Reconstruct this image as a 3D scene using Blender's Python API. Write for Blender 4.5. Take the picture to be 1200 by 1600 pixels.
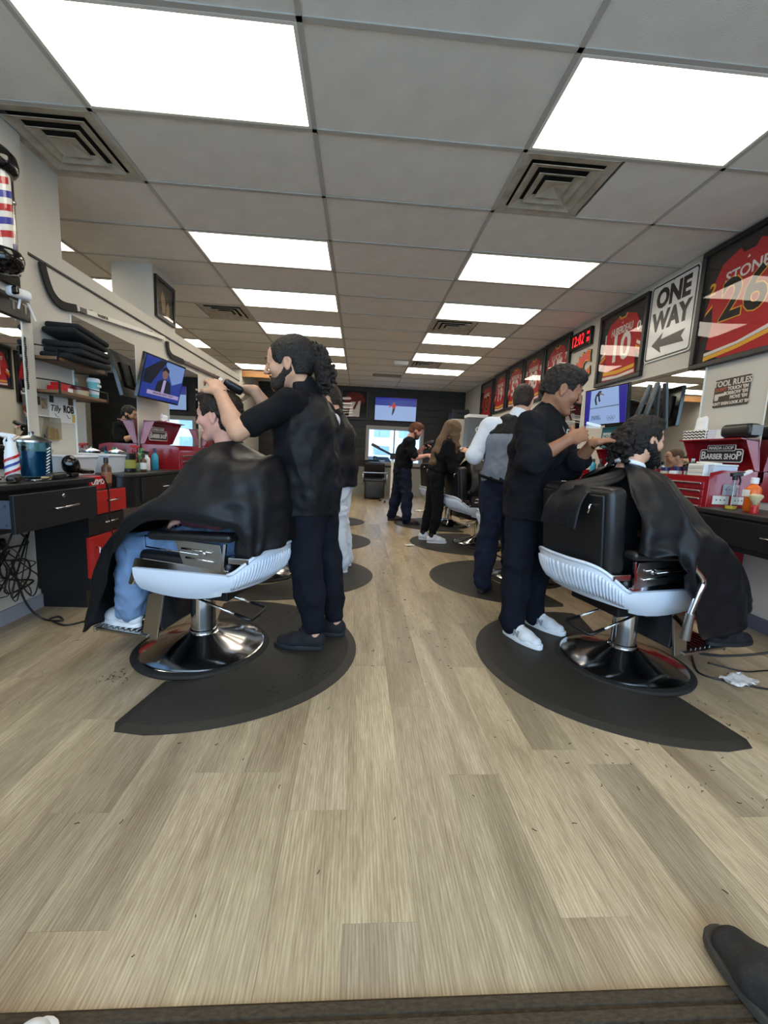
import bpy, bmesh, math, random
import numpy as np
from mathutils import Vector, Matrix

for _o in list(bpy.data.objects):
    bpy.data.objects.remove(_o, do_unlink=True)
SC = bpy.context.scene
COL = SC.collection
random.seed(7)
RNG = np.random.default_rng(11)

# ------------------------------------------------------------------ camera
CAM_H = 1.11
CEIL = 2.904
def _camera():
    yaw, pitch, roll = 0.06419, 0.13636, 0.04544
    cy, sy, cp, sp = math.cos(yaw), math.sin(yaw), math.cos(pitch), math.sin(pitch)
    fwd = Vector((sy*cp, cy*cp, -sp)); right = Vector((cy, -sy, 0)); up = right.cross(fwd)
    r = right*math.cos(roll) + up*math.sin(roll); u = up*math.cos(roll) - right*math.sin(roll)
    cd = bpy.data.cameras.new('camera'); cd.sensor_fit = 'HORIZONTAL'; cd.sensor_width = 36
    cd.lens = 36*648.08/1200; cd.clip_start = 0.02; cd.clip_end = 200
    ob = bpy.data.objects.new('camera', cd); COL.objects.link(ob)
    m = Matrix((( r.x, u.x, -fwd.x, 0), (r.y, u.y, -fwd.y, 0), (r.z, u.z, -fwd.z, CAM_H), (0, 0, 0, 1)))
    ob.matrix_world = m
    SC.camera = ob
_camera()

# ------------------------------------------------------------------ sky, exposure
SC.view_settings.view_transform = 'Standard'
SC.view_settings.look = 'None'
SC.view_settings.exposure = 0.55
SC.view_settings.gamma = 1.0
SC.view_settings.use_curve_mapping = False
SC.cycles.max_bounces = 8; SC.cycles.diffuse_bounces = 5; SC.cycles.glossy_bounces = 5; SC.cycles.transparent_max_bounces = 12
_w = bpy.data.worlds.new('sky'); SC.world = _w; _w.use_nodes = True
_bg = _w.node_tree.nodes['Background']
_bg.inputs['Color'].default_value = (0.58, 0.75, 1.0, 1); _bg.inputs['Strength'].default_value = 5.2
PANEL_POWER = 4.6          # radiance of the fluorescent ceiling panels
def _portal(name, loc, rot, sx, sy):
    l = bpy.data.lights.new(name, 'AREA'); l.shape = 'RECTANGLE'; l.size = sx; l.size_y = sy
    l.cycles.is_portal = True
    o = bpy.data.objects.new(name, l); COL.objects.link(o); o.location = loc; o.rotation_euler = rot
_portal('shopfront_daylight', (0.35, -1.62, 1.5), (math.radians(90), 0, 0), 4.6, 2.3)     # faces into the room (+Y)
_portal('rear_window_daylight', (0.95, 11.72, 1.38), (math.radians(-90), 0, 0), 1.5, 0.95)

# ------------------------------------------------------------------ materials
def lin(c):
    def f(v):
        v = v/255.0
        return v/12.92 if v <= 0.04045 else ((v+0.055)/1.055)**2.4
    return (f(c[0]), f(c[1]), f(c[2]), 1.0)
_MATS = {}
def mat(name, col=(128,128,128), rough=0.5, metal=0.0, var=0.0, vscale=8.0, bump=0.0, bscale=60.0, stretch=None,
        spec=None, coat=0.0, emit=None, estr=0.0, trans=0.0, ior=None, alpha=None, sheen=0.0):
    """procedural principled material: colour with noise variation, noise bump"""
    if name in _MATS: return _MATS[name]
    m = bpy.data.materials.new(name); m.use_nodes = True
    nt = m.node_tree; N = nt.nodes; L = nt.links; b = N['Principled BSDF']
    c = lin(col)
    b.inputs['Base Color'].default_value = c
    b.inputs['Roughness'].default_value = rough; b.inputs['Metallic'].default_value = metal
    if spec is not None: b.inputs['Specular IOR Level'].default_value = spec
    if coat: b.inputs['Coat Weight'].default_value = coat; b.inputs['Coat Roughness'].default_value = 0.08
    if trans: b.inputs['Transmission Weight'].default_value = trans
    if sheen: b.inputs['Sheen Weight'].default_value = sheen; b.inputs['Sheen Roughness'].default_value = 0.5
    if ior: b.inputs['IOR'].default_value = ior
    if alpha is not None: b.inputs['Alpha'].default_value = alpha
    if emit is not None:
        b.inputs['Emission Color'].default_value = lin(emit); b.inputs['Emission Strength'].default_value = estr
    if var or bump:
        tc = N.new('ShaderNodeTexCoord'); src = tc.outputs['Object']
        if stretch:
            mp = N.new('ShaderNodeMapping'); mp.inputs['Scale'].default_value = stretch
            L.new(src, mp.inputs['Vector']); src = mp.outputs['Vector']
    if var:
        n = N.new('ShaderNodeTexNoise'); n.inputs['Scale'].default_value = vscale; n.inputs['Detail'].default_value = 4
        L.new(src, n.inputs['Vector'])
        r = N.new('ShaderNodeValToRGB'); e = r.color_ramp.elements
        e[0].position = 0.3; e[1].position = 0.7
        e[0].color = [v*(1-var) for v in c[:3]]+[1]; e[1].color = [min(1, v*(1+var)) for v in c[:3]]+[1]
        L.new(n.outputs['Fac'], r.inputs['Fac']); L.new(r.outputs['Color'], b.inputs['Base Color'])
    if bump:
        n2 = N.new('ShaderNodeTexNoise'); n2.inputs['Scale'].default_value = bscale; n2.inputs['Detail'].default_value = 3
        L.new(src, n2.inputs['Vector'])
        bp = N.new('ShaderNodeBump'); bp.inputs['Strength'].default_value = bump; bp.inputs['Distance'].default_value = 0.01
        L.new(n2.outputs['Fac'], bp.inputs['Height']); L.new(bp.outputs['Normal'], b.inputs['Normal'])
    _MATS[name] = m
    return m
def glass_mat(name, tint=(255,255,255), rough=0.01, refl=1.0, wav=0.0, ior=1.5):
    """thin clear sheet: see-through with Fresnel reflections (works for panes, bottles and acrylic fronts)"""
    if name in _MATS: return _MATS[name]
    m = bpy.data.materials.new(name); m.use_nodes = True
    nt = m.node_tree; N = nt.nodes; L = nt.links
    N.remove(N['Principled BSDF']); out = N['Material Output']
    t = N.new('ShaderNodeBsdfTransparent'); t.inputs['Color'].default_value = lin(tint)
    g = N.new('ShaderNodeBsdfGlossy'); g.inputs['Roughness'].default_value = rough
    fr = N.new('ShaderNodeFresnel'); fr.inputs['IOR'].default_value = ior
    mul = N.new('ShaderNodeMath'); mul.operation = 'MULTIPLY'; mul.inputs[1].default_value = refl; mul.use_clamp = True
    mx = N.new('ShaderNodeMixShader')
    ge = N.new('ShaderNodeNewGeometry'); inv = N.new('ShaderNodeMath'); inv.operation = 'SUBTRACT'; inv.inputs[0].default_value = 1.0
    m2 = N.new('ShaderNodeMath'); m2.operation = 'MULTIPLY'
    L.new(ge.outputs['Backfacing'], inv.inputs[1]); L.new(fr.outputs['Fac'], mul.inputs[0])
    L.new(mul.outputs[0], m2.inputs[0]); L.new(inv.outputs[0], m2.inputs[1]); L.new(m2.outputs[0], mx.inputs['Fac'])
    L.new(t.outputs[0], mx.inputs[1]); L.new(g.outputs[0], mx.inputs[2]); L.new(mx.outputs[0], out.inputs['Surface'])
    if wav:
        tc = N.new('ShaderNodeTexCoord'); n = N.new('ShaderNodeTexNoise'); n.inputs['Scale'].default_value = 2.2; n.inputs['Detail'].default_value = 0
        b = N.new('ShaderNodeBump'); b.inputs['Strength'].default_value = wav; b.inputs['Distance'].default_value = 0.05
        L.new(tc.outputs['Object'], n.inputs['Vector']); L.new(n.outputs['Fac'], b.inputs['Height'])
        L.new(b.outputs['Normal'], g.inputs['Normal']); L.new(b.outputs['Normal'], fr.inputs['Normal'])
    _MATS[name] = m
    return m

# ------------------------------------------------------------------ object helpers
def tag(o, label=None, cat=None, group=None, kind=None):
    if label: o['label'] = label
    if cat: o['category'] = cat
    if group: o['group'] = group
    if kind: o['kind'] = kind
    return o
def thing(name, label, cat, loc=(0,0,0), rz=0.0, group=None, kind=None):
    o = bpy.data.objects.new(name, None); COL.objects.link(o)
    o.empty_display_size = 0.05
    o.location = loc; o.rotation_euler = (0, 0, rz)
    return tag(o, label, cat, group, kind)
def link_mesh(name, me, m=None, parent=None, loc=None, rot=None):
    o = bpy.data.objects.new(name, me); COL.objects.link(o)
    if m is not None and len(me.materials) == 0: me.materials.append(m)
    if parent is not None: o.parent = parent
    if loc is not None: o.location = loc
    if rot is not None: o.rotation_euler = rot
    return o
def copy_tree(o, parent=None):
    c = o.copy(); COL.objects.link(c); c.parent = parent
    for ch in list(o.children): copy_tree(ch, c)
    return c
def catmull(pts, n=8, closed=False):
    P = [Vector(p) for p in pts]; out = []
    m = len(P)
    rng = range(m if closed else m-1)
    for i in rng:
        if closed: p0, p1, p2, p3 = P[(i-1)%m], P[i], P[(i+1)%m], P[(i+2)%m]
        else: p0, p1, p2, p3 = P[max(i-1,0)], P[i], P[i+1], P[min(i+2,m-1)]
        for k in range(n):
            t = k/n
            out.append(0.5*((2*p1)+(p2-p0)*t+(2*p0-5*p1+4*p2-p3)*t*t+(3*p1-p0-3*p2+p3)*t**3))
    if not closed: out.append(P[-1].copy())
    return out
class MB:
    """collects shapes in one bmesh; build() links it as one mesh object"""
    def __init__(s): s.bm = bmesh.new()
    def _add(s, vs, fs):
        bv = [s.bm.verts.new(v) for v in vs]
        for f in fs:
            try: s.bm.faces.new([bv[i] for i in f])
            except ValueError: pass
        return bv
    def box(s, c, d, rot=None, bevel=0.0, seg=2):
        b2 = bmesh.new(); bmesh.ops.create_cube(b2, size=1.0)
        for v in b2.verts: v.co = Vector((v.co.x*d[0], v.co.y*d[1], v.co.z*d[2]))
        if bevel > 0:
            bmesh.ops.bevel(b2, geom=list(b2.edges), offset=min(bevel, min(d)*0.49), segments=seg, affect='EDGES', profile=0.5)
        R = rot if rot is not None else Matrix.Identity(3)
        c = Vector(c)
        b2.verts.index_update()
        s._add([R @ v.co + c for v in b2.verts], [[v.index for v in f.verts] for f in b2.faces]); b2.free()
        return s
    def bx(s, x0, x1, y0, y1, z0, z1, bevel=0.0, seg=2):
        return s.box(((x0+x1)/2, (y0+y1)/2, (z0+z1)/2), (abs(x1-x0), abs(y1-y0), abs(z1-z0)), None, bevel, seg)
    def lathe(s, prof, c=(0,0,0), n=24, R=None, cap=True):
        c = Vector(c); R = R if R is not None else Matrix.Identity(3)
        vs = []; fs = []
        for (r, z) in prof:
            for i in range(n):
                a = 2*math.pi*i/n
                vs.append(R @ Vector((r*math.cos(a), r*math.sin(a), z)) + c)
        for j in range(len(prof)-1):
            for i in range(n):
                k = (i+1) % n
                fs.append([j*n+i, j*n+k, (j+1)*n+k, (j+1)*n+i])
        if cap:
            if prof[0][0] > 1e-6: fs.append(list(range(n))[::-1])
            if prof[-1][0] > 1e-6: fs.append([(len(prof)-1)*n+i for i in range(n)])
        s._add(vs, fs); return s
    def cyl(s, p0, p1, r0, r1=None, n=16):
        p0 = Vector(p0); p1 = Vector(p1); d = p1-p0
        R = d.to_track_quat('Z', 'Y').to_matrix()
        return s.lathe([(r0, 0), (r1 if r1 is not None else r0, d.length)], p0, n, R)
    def tube(s, pts, r, n=8, closed=False, smooth=0):
        P = catmull(pts, smooth, closed) if smooth else [Vector(p) for p in pts]
        m = len(P); rad = r if hasattr(r, '__len__') else None
        vs = []; fs = []; up = None
        for i in range(m):
            if closed: t = P[(i+1)%m]-P[i-1]
            else: t = P[min(i+1,m-1)]-P[max(i-1,0)]
            t.normalize()
            if up is None:
                a = Vector((0,0,1)) if abs(t.z) < 0.9 else Vector((1,0,0))
                up = (a-t*a.dot(t)).normalized()
            else:
                up = (up-t*up.dot(t))
                up = up.normalized() if up.length > 1e-6 else Vector((0,0,1))
            sd = t.cross(up)
            rr = np.interp(i/(max(1,m-1)), np.linspace(0,1,len(rad)), rad) if rad else r
            for k in range(n):
                a = 2*math.pi*k/n
                vs.append(P[i]+up*(rr*math.cos(a))+sd*(rr*math.sin(a)))
        for i in range(m if closed else m-1):
            j = (i+1) % m
            for k in range(n):
                l = (k+1) % n
                fs.append([i*n+k, i*n+l, j*n+l, j*n+k])
        if not closed:
            fs.append(list(range(n))[::-1]); fs.append([(m-1)*n+k for k in range(n)])
        s._add(vs, fs); return s
    def ribbon(s, pts, w, t, side=(0,0,1)):
        """flat strap: rectangle section swept along pts, width w along side, thickness t"""
        P = [Vector(p) for p in pts]; sd = Vector(side).normalized(); vs = []; fs = []; m = len(P)
        for i in range(m):
            tg = (P[min(i+1,m-1)]-P[max(i-1,0)]).normalized(); nn = tg.cross(sd).normalized()
            for a, b in ((-1,-1),(1,-1),(1,1),(-1,1)): vs.append(P[i]+sd*(a*w/2)+nn*(b*t/2))
        for i in range(m-1):
            for k in range(4):
                l = (k+1)%4; fs.append([i*4+k, i*4+l, (i+1)*4+l, (i+1)*4+k])
        fs.append([3,2,1,0]); fs.append([(m-1)*4+k for k in range(4)])
        s._add(vs, fs); return s
    def prism(s, poly, h, o=(0,0,0), ax=((1,0,0),(0,1,0),(0,0,1)), bevel=0.0, seg=2):
        """extrude the 2-D polygon (in the ax[0], ax[1] plane through o) by h along ax[2]"""
        b2 = bmesh.new(); X, Y, Z = (Vector(a) for a in ax); o = Vector(o)
        vs = [b2.verts.new((p[0], p[1], 0)) for p in poly]
        f = b2.faces.new(vs)
        r = bmesh.ops.extrude_face_region(b2, geom=[f])
        for v in r['geom']:
            if isinstance(v, bmesh.types.BMVert): v.co.z += h
        if bevel > 0:
            bmesh.ops.bevel(b2, geom=list(b2.edges), offset=bevel, segments=seg, affect='EDGES', profile=0.5)
        bmesh.ops.recalc_face_normals(b2, faces=b2.faces)
        b2.verts.index_update()
        s._add([o+X*v.co.x+Y*v.co.y+Z*v.co.z for v in b2.verts], [[v.index for v in f.verts] for f in b2.faces]); b2.free()
        return s
    def grid(s, G, thick=0.0, closed_u=False):
        """G[v][u] of points; optional thickness"""
        nv = len(G); nu = len(G[0])
        A = np.array([[list(p) for p in row] for row in G], float)
        fs = []
        uu = nu if closed_u else nu-1
        for j in range(nv-1):
            for i in range(uu):
                k = (i+1) % nu
                fs.append([j*nu+i, j*nu+k, (j+1)*nu+k, (j+1)*nu+i])
        vs = A.reshape(-1, 3)
        if thick:
            nrm = np.zeros_like(vs); F = np.array(fs)
            fn = np.cross(vs[F[:,2]]-vs[F[:,0]], vs[F[:,3]]-vs[F[:,1]])
            for c in range(4): np.add.at(nrm, F[:,c], fn)
            nrm /= np.linalg.norm(nrm, axis=1, keepdims=True)+1e-12
            v2 = vs-nrm*thick; n0 = len(vs)
            f2 = [[a+n0 for a in f[::-1]] for f in fs]
            rim = []
            def edge(a, b): rim.append([b, a, a+n0, b+n0])
            for i in range(uu):
                k = (i+1) % nu
                edge(i, k); edge((nv-1)*nu+k, (nv-1)*nu+i)
            if not closed_u:
                for j in range(nv-1):
                    edge((j+1)*nu, j*nu); edge(j*nu+nu-1, (j+1)*nu+nu-1)
            vs = np.vstack([vs, v2]); fs = fs+f2+rim
        s._add([tuple(v) for v in vs], fs); return s
    def build(s, name, m=None, parent=None, smooth=False, loc=None, rot=None, angle=None):
        bmesh.ops.recalc_face_normals(s.bm, faces=s.bm.faces)
        me = bpy.data.meshes.new(name); s.bm.to_mesh(me); s.bm.free()
        if smooth: me.polygons.foreach_set('use_smooth', [True]*len(me.polygons))
        if smooth and angle is not None:
            try: me.set_sharp_from_angle(angle=math.radians(angle))
            except Exception: pass
        return link_mesh(name, me, m, parent, loc, rot)
def rot3(rx=0, ry=0, rz=0):
    return (Matrix.Rotation(rz, 3, 'Z') @ Matrix.Rotation(ry, 3, 'Y') @ Matrix.Rotation(rx, 3, 'X'))
def text(body, name, size, loc, X, Y, m, parent=None, extrude=0.0008, bold=0.0, shear=0.0, align='CENTER', sx=1.0, space=1.0):
    """flat lettering as a mesh: X = reading direction, Y = up direction of the letters"""
    cu = bpy.data.curves.new(name, 'FONT'); cu.body = body; cu.size = size; cu.extrude = extrude; cu.offset = bold; cu.shear = shear
    cu.align_x = align; cu.align_y = 'CENTER'; cu.resolution_u = 3; cu.space_character = space
    ob = bpy.data.objects.new(name, cu); COL.objects.link(ob)
    dg = bpy.context.evaluated_depsgraph_get(); me = bpy.data.meshes.new_from_object(ob.evaluated_get(dg))
    bpy.data.objects.remove(ob, do_unlink=True); bpy.data.curves.remove(cu)
    X = Vector(X).normalized(); Y = Vector(Y).normalized(); Z = X.cross(Y)
    M4 = Matrix(((X.x*sx, Y.x, Z.x, loc[0]), (X.y*sx, Y.y, Z.y, loc[1]), (X.z*sx, Y.z, Z.z, loc[2]), (0,0,0,1)))
    me.transform(M4); me.name = name
    me.materials.clear()
    return link_mesh(name, me, m, parent)

# ------------------------------------------------------------------ distance-field modelling (bodies, hair, clothes)
class Sdf:
    def __init__(s, lo, hi, h):
        s.h = h; s.lo = np.array(lo, float)-3*h
        s.n = (np.ceil((np.array(hi, float)+3*h-s.lo)/h)+1).astype(int)
        s.f = np.full(tuple(s.n), 1.0, np.float32)
    def _reg(s, lo, hi, k):
        m = k+2.5*s.h
        a = np.clip(np.floor((np.array(lo)-m-s.lo)/s.h).astype(int), 0, s.n-1)
        b = np.clip(np.ceil((np.array(hi)+m-s.lo)/s.h).astype(int)+1, 1, s.n)
        b = np.maximum(b, a+1)
        sl = tuple(slice(a[i], b[i]) for i in range(3))
        X = [(s.lo[i]+s.h*np.arange(a[i], b[i], dtype=np.float32)).astype(np.float32) for i in range(3)]
        return sl, X[0][:,None,None], X[1][None,:,None], X[2][None,None,:]
    def _put(s, sl, d, k, op):
        f = s.f[sl]
        if op == 'add':
            if k > 0:
                h = np.clip(0.5+0.5*(f-d)/k, 0, 1); s.f[sl] = f+(d-f)*h-k*h*(1-h)
            else: s.f[sl] = np.minimum(f, d)
        elif op == 'sub':
            d = -d
            if k > 0:
                h = np.clip(0.5-0.5*(f-d)/k, 0, 1); s.f[sl] = f+(d-f)*h+k*h*(1-h)
            else: s.f[sl] = np.maximum(f, d)
    def cone(s, a, b, ra, rb=None, k=0.02, op='add'):
        rb = ra if rb is None else rb
        a = np.array(a, float); b = np.array(b, float); r = max(ra, rb)
        sl, X, Y, Z = s._reg(np.minimum(a,b)-r, np.maximum(a,b)+r, k)
        d = b-a; L2 = float(d@d)+1e-12
        px, py, pz = X-a[0], Y-a[1], Z-a[2]
        t = np.clip((px*d[0]+py*d[1]+pz*d[2])/L2, 0, 1)
        q = np.sqrt((px-t*d[0])**2+(py-t*d[1])**2+(pz-t*d[2])**2)-(ra+(rb-ra)*t)
        s._put(sl, q, k, op); return s
    def chain(s, pts, rad, k=0.02, op='add'):
        for i in range(len(pts)-1): s.cone(pts[i], pts[i+1], rad[i], rad[i+1], k if i else k, op)
        return s
    def ell(s, c, r, A=None, k=0.02, op='add'):
        """ellipsoid, A = 3 axis vectors (rows)"""
        c = np.array(c, float); r = np.array(r, float); A = np.eye(3) if A is None else np.array(A, float)
        e = np.sqrt(((A*r[:,None])**2).sum(0))
        sl, X, Y, Z = s._reg(c-e, c+e, k)
        px, py, pz = X-c[0], Y-c[1], Z-c[2]
        q0 = (px*A[0,0]+py*A[0,1]+pz*A[0,2])/r[0]; q1 = (px*A[1,0]+py*A[1,1]+pz*A[1,2])/r[1]; q2 = (px*A[2,0]+py*A[2,1]+pz*A[2,2])/r[2]
        k0 = np.sqrt(q0*q0+q1*q1+q2*q2); k1 = np.sqrt((q0/r[0])**2+(q1/r[1])**2+(q2/r[2])**2)+1e-9
        s._put(sl, k0*(k0-1)/k1, k, op); return s
    def slab(s, pts, rs, rf, side, k=0.03, op='add'):
        """elliptic tapered limb through pts: rs along 'side' axis, rf across"""
        side = np.array(side, float); side /= np.linalg.norm(side)
        for i in range(len(pts)-1):
            a = np.array(pts[i], float); b = np.array(pts[i+1], float); R = max(rs[i], rs[i+1], rf[i], rf[i+1])
            sl, X, Y, Z = s._reg(np.minimum(a,b)-R, np.maximum(a,b)+R, k)
            d = b-a; L = np.linalg.norm(d)+1e-9; u = d/L
            sd = side-u*(side@u); sd /= np.linalg.norm(sd)+1e-9; fr = np.cross(u, sd)
            px, py, pz = X-a[0], Y-a[1], Z-a[2]
            tr = (px*u[0]+py*u[1]+pz*u[2]); t = np.clip(tr/L, 0, 1); ex = tr-t*L
            A = rs[i]+(rs[i+1]-rs[i])*t; B = rf[i]+(rf[i+1]-rf[i])*t
            ds = px*sd[0]+py*sd[1]+pz*sd[2]; df = px*fr[0]+py*fr[1]+pz*fr[2]
            q = np.sqrt((ds/A)**2+(df/B)**2+(ex/np.minimum(A,B))**2)
            s._put(sl, (q-1)*np.minimum(A,B), k, op)
        return s
    def cut(s, p, n, k=0.0):
        """remove the half space on the side n points to"""
        p = np.array(p, float); n = np.array(n, float); n /= np.linalg.norm(n)
        X = (s.lo[0]+s.h*np.arange(s.n[0]))[:,None,None]; Y = (s.lo[1]+s.h*np.arange(s.n[1]))[None,:,None]; Z = (s.lo[2]+s.h*np.arange(s.n[2]))[None,None,:]
        d = ((X-p[0])*n[0]+(Y-p[1])*n[1]+(Z-p[2])*n[2]).astype(np.float32)
        s.f = np.maximum(s.f, d); return s
    def mesh(s):
        f = s.f; ins = f < 0
        nx, ny, nz = (v-1 for v in f.shape)
        cnt = np.zeros((nx, ny, nz), np.int8)
        for i in (0,1):
            for j in (0,1):
                for k in (0,1): cnt += ins[i:i+nx, j:j+ny, k:k+nz]
        act = (cnt > 0) & (cnt < 8)
        idx = np.argwhere(act); N = len(idx)
        vid = np.full(act.shape, -1, np.int64); vid[act] = np.arange(N)
        cor = np.array([(i,j,k) for i in (0,1) for j in (0,1) for k in (0,1)])
        vals = np.stack([f[idx[:,0]+c[0], idx[:,1]+c[1], idx[:,2]+c[2]] for c in cor], 1)
        acc = np.zeros((N,3)); num = np.zeros(N)
        for a in range(8):
            for b in range(a+1, 8):
                if np.abs(cor[a]-cor[b]).sum() != 1: continue
                va, vb = vals[:,a], vals[:,b]; cr = (va < 0) != (vb < 0)
                t = np.where(cr, va/(va-vb+1e-12), 0)
                p = cor[a]+(cor[b]-cor[a])*t[:,None]
                acc += p*cr[:,None]; num += cr
        V = s.lo+(idx+acc/np.maximum(num,1)[:,None])*s.h
        Q = []
        for ax in range(3):
            o = [0,0,0]; o[ax] = 1
            A = ins[:f.shape[0]-o[0], :f.shape[1]-o[1], :f.shape[2]-o[2]]; B = ins[o[0]:, o[1]:, o[2]:]
            e = np.argwhere(A != B); b1, b2 = (ax+1)%3, (ax+2)%3
            e = e[(e[:,b1] > 0) & (e[:,b2] > 0) & (e[:,b1] < act.shape[b1]) & (e[:,b2] < act.shape[b2])]
            fl = A[e[:,0], e[:,1], e[:,2]]
            def g(d1, d2):
                q = e.copy(); q[:,b1] -= d1; q[:,b2] -= d2
                return vid[q[:,0], q[:,1], q[:,2]]
            q = np.stack([g(1,1), g(0,1), g(0,0), g(1,0)], 1)
            q[~fl] = q[~fl][:, ::-1]
            Q.append(q)
        Q = np.vstack(Q); Q = Q[(Q >= 0).all(1)]
        return V, Q
def relax(V, Q, it=1, w=0.5):
    for _ in range(it):
        acc = np.zeros_like(V); num = np.zeros(len(V))
        for a, b in ((0,1),(1,2),(2,3),(3,0)):
            np.add.at(acc, Q[:,a], V[Q[:,b]]); np.add.at(acc, Q[:,b], V[Q[:,a]])
            np.add.at(num, Q[:,a], 1); np.add.at(num, Q[:,b], 1)
        V = V+(acc/np.maximum(num,1)[:,None]-V)*w
    return V
def vnormals(V, Q):
    n = np.zeros_like(V); fn = np.cross(V[Q[:,2]]-V[Q[:,0]], V[Q[:,3]]-V[Q[:,1]])
    for c in range(4): np.add.at(n, Q[:,c], fn)
    return n/(np.linalg.norm(n, axis=1, keepdims=True)+1e-12)
_NT = np.random.default_rng(3).random((32,32,32))
def vnoise(P):
    """smooth value noise in [-1,1]"""
    i = np.floor(P).astype(int); f = P-i; f = f*f*(3-2*f); i &= 31; j = (i+1) & 31
    x0,y0,z0 = i.T; x1,y1,z1 = j.T; fx,fy,fz = f.T
    c = lambda a,b,d: _NT[a,b,d]
    a = c(x0,y0,z0)*(1-fx)+c(x1,y0,z0)*fx; b = c(x0,y1,z0)*(1-fx)+c(x1,y1,z0)*fx
    d = c(x0,y0,z1)*(1-fx)+c(x1,y0,z1)*fx; e = c(x0,y1,z1)*(1-fx)+c(x1,y1,z1)*fx
    return ((a*(1-fy)+b*fy)*(1-fz)+(d*(1-fy)+e*fy)*fz)*2-1
def sdf_obj(name, S, m, parent, it=1, disp=None, w=0.5):
    V, Q = S.mesh()
    if it: V = relax(V, Q, it, w)
    if disp is not None:
        V = V+vnormals(V, Q)*disp(V)[:,None]
    me = bpy.data.meshes.new(name)
    me.vertices.add(len(V)); me.vertices.foreach_set('co', V.astype(np.float32).ravel())
    me.loops.add(len(Q)*4); me.loops.foreach_set('vertex_index', Q.astype(np.int32).ravel())
    me.polygons.add(len(Q)); me.polygons.foreach_set('loop_start', np.arange(0, len(Q)*4, 4, dtype=np.int32))
    me.polygons.foreach_set('use_smooth', np.ones(len(Q), bool))
    me.update(calc_edges=True); me.validate()
    return link_mesh(name, me, m, parent)

# ================================================================== the room
XL, XR, YB, YF = -2.13, 2.85, 11.6, -1.65
GX0, GY0 = -1.54, 2.026                       # ceiling grid origin; bays 1.22 x 0.61
def colx(i): return GX0+1.22*i
def rowy(i): return GY0+0.61*i

M_WALL = mat('painted_wall', (196,192,182), 0.7, var=0.05, vscale=1.5, bump=0.03, bscale=150)
M_BLACKWALL = mat('black_board_paint', (27,25,24), 0.55, var=0.25, vscale=3, bump=0.05, bscale=40)
M_TRIM = mat('grey_trim', (150,148,142), 0.55)
M_MIRROR = mat('mirror_silver', (232,236,236), 0.01, 1.0)
M_EDGE = mat('mirror_edge', (225,232,228), 0.2)

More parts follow.
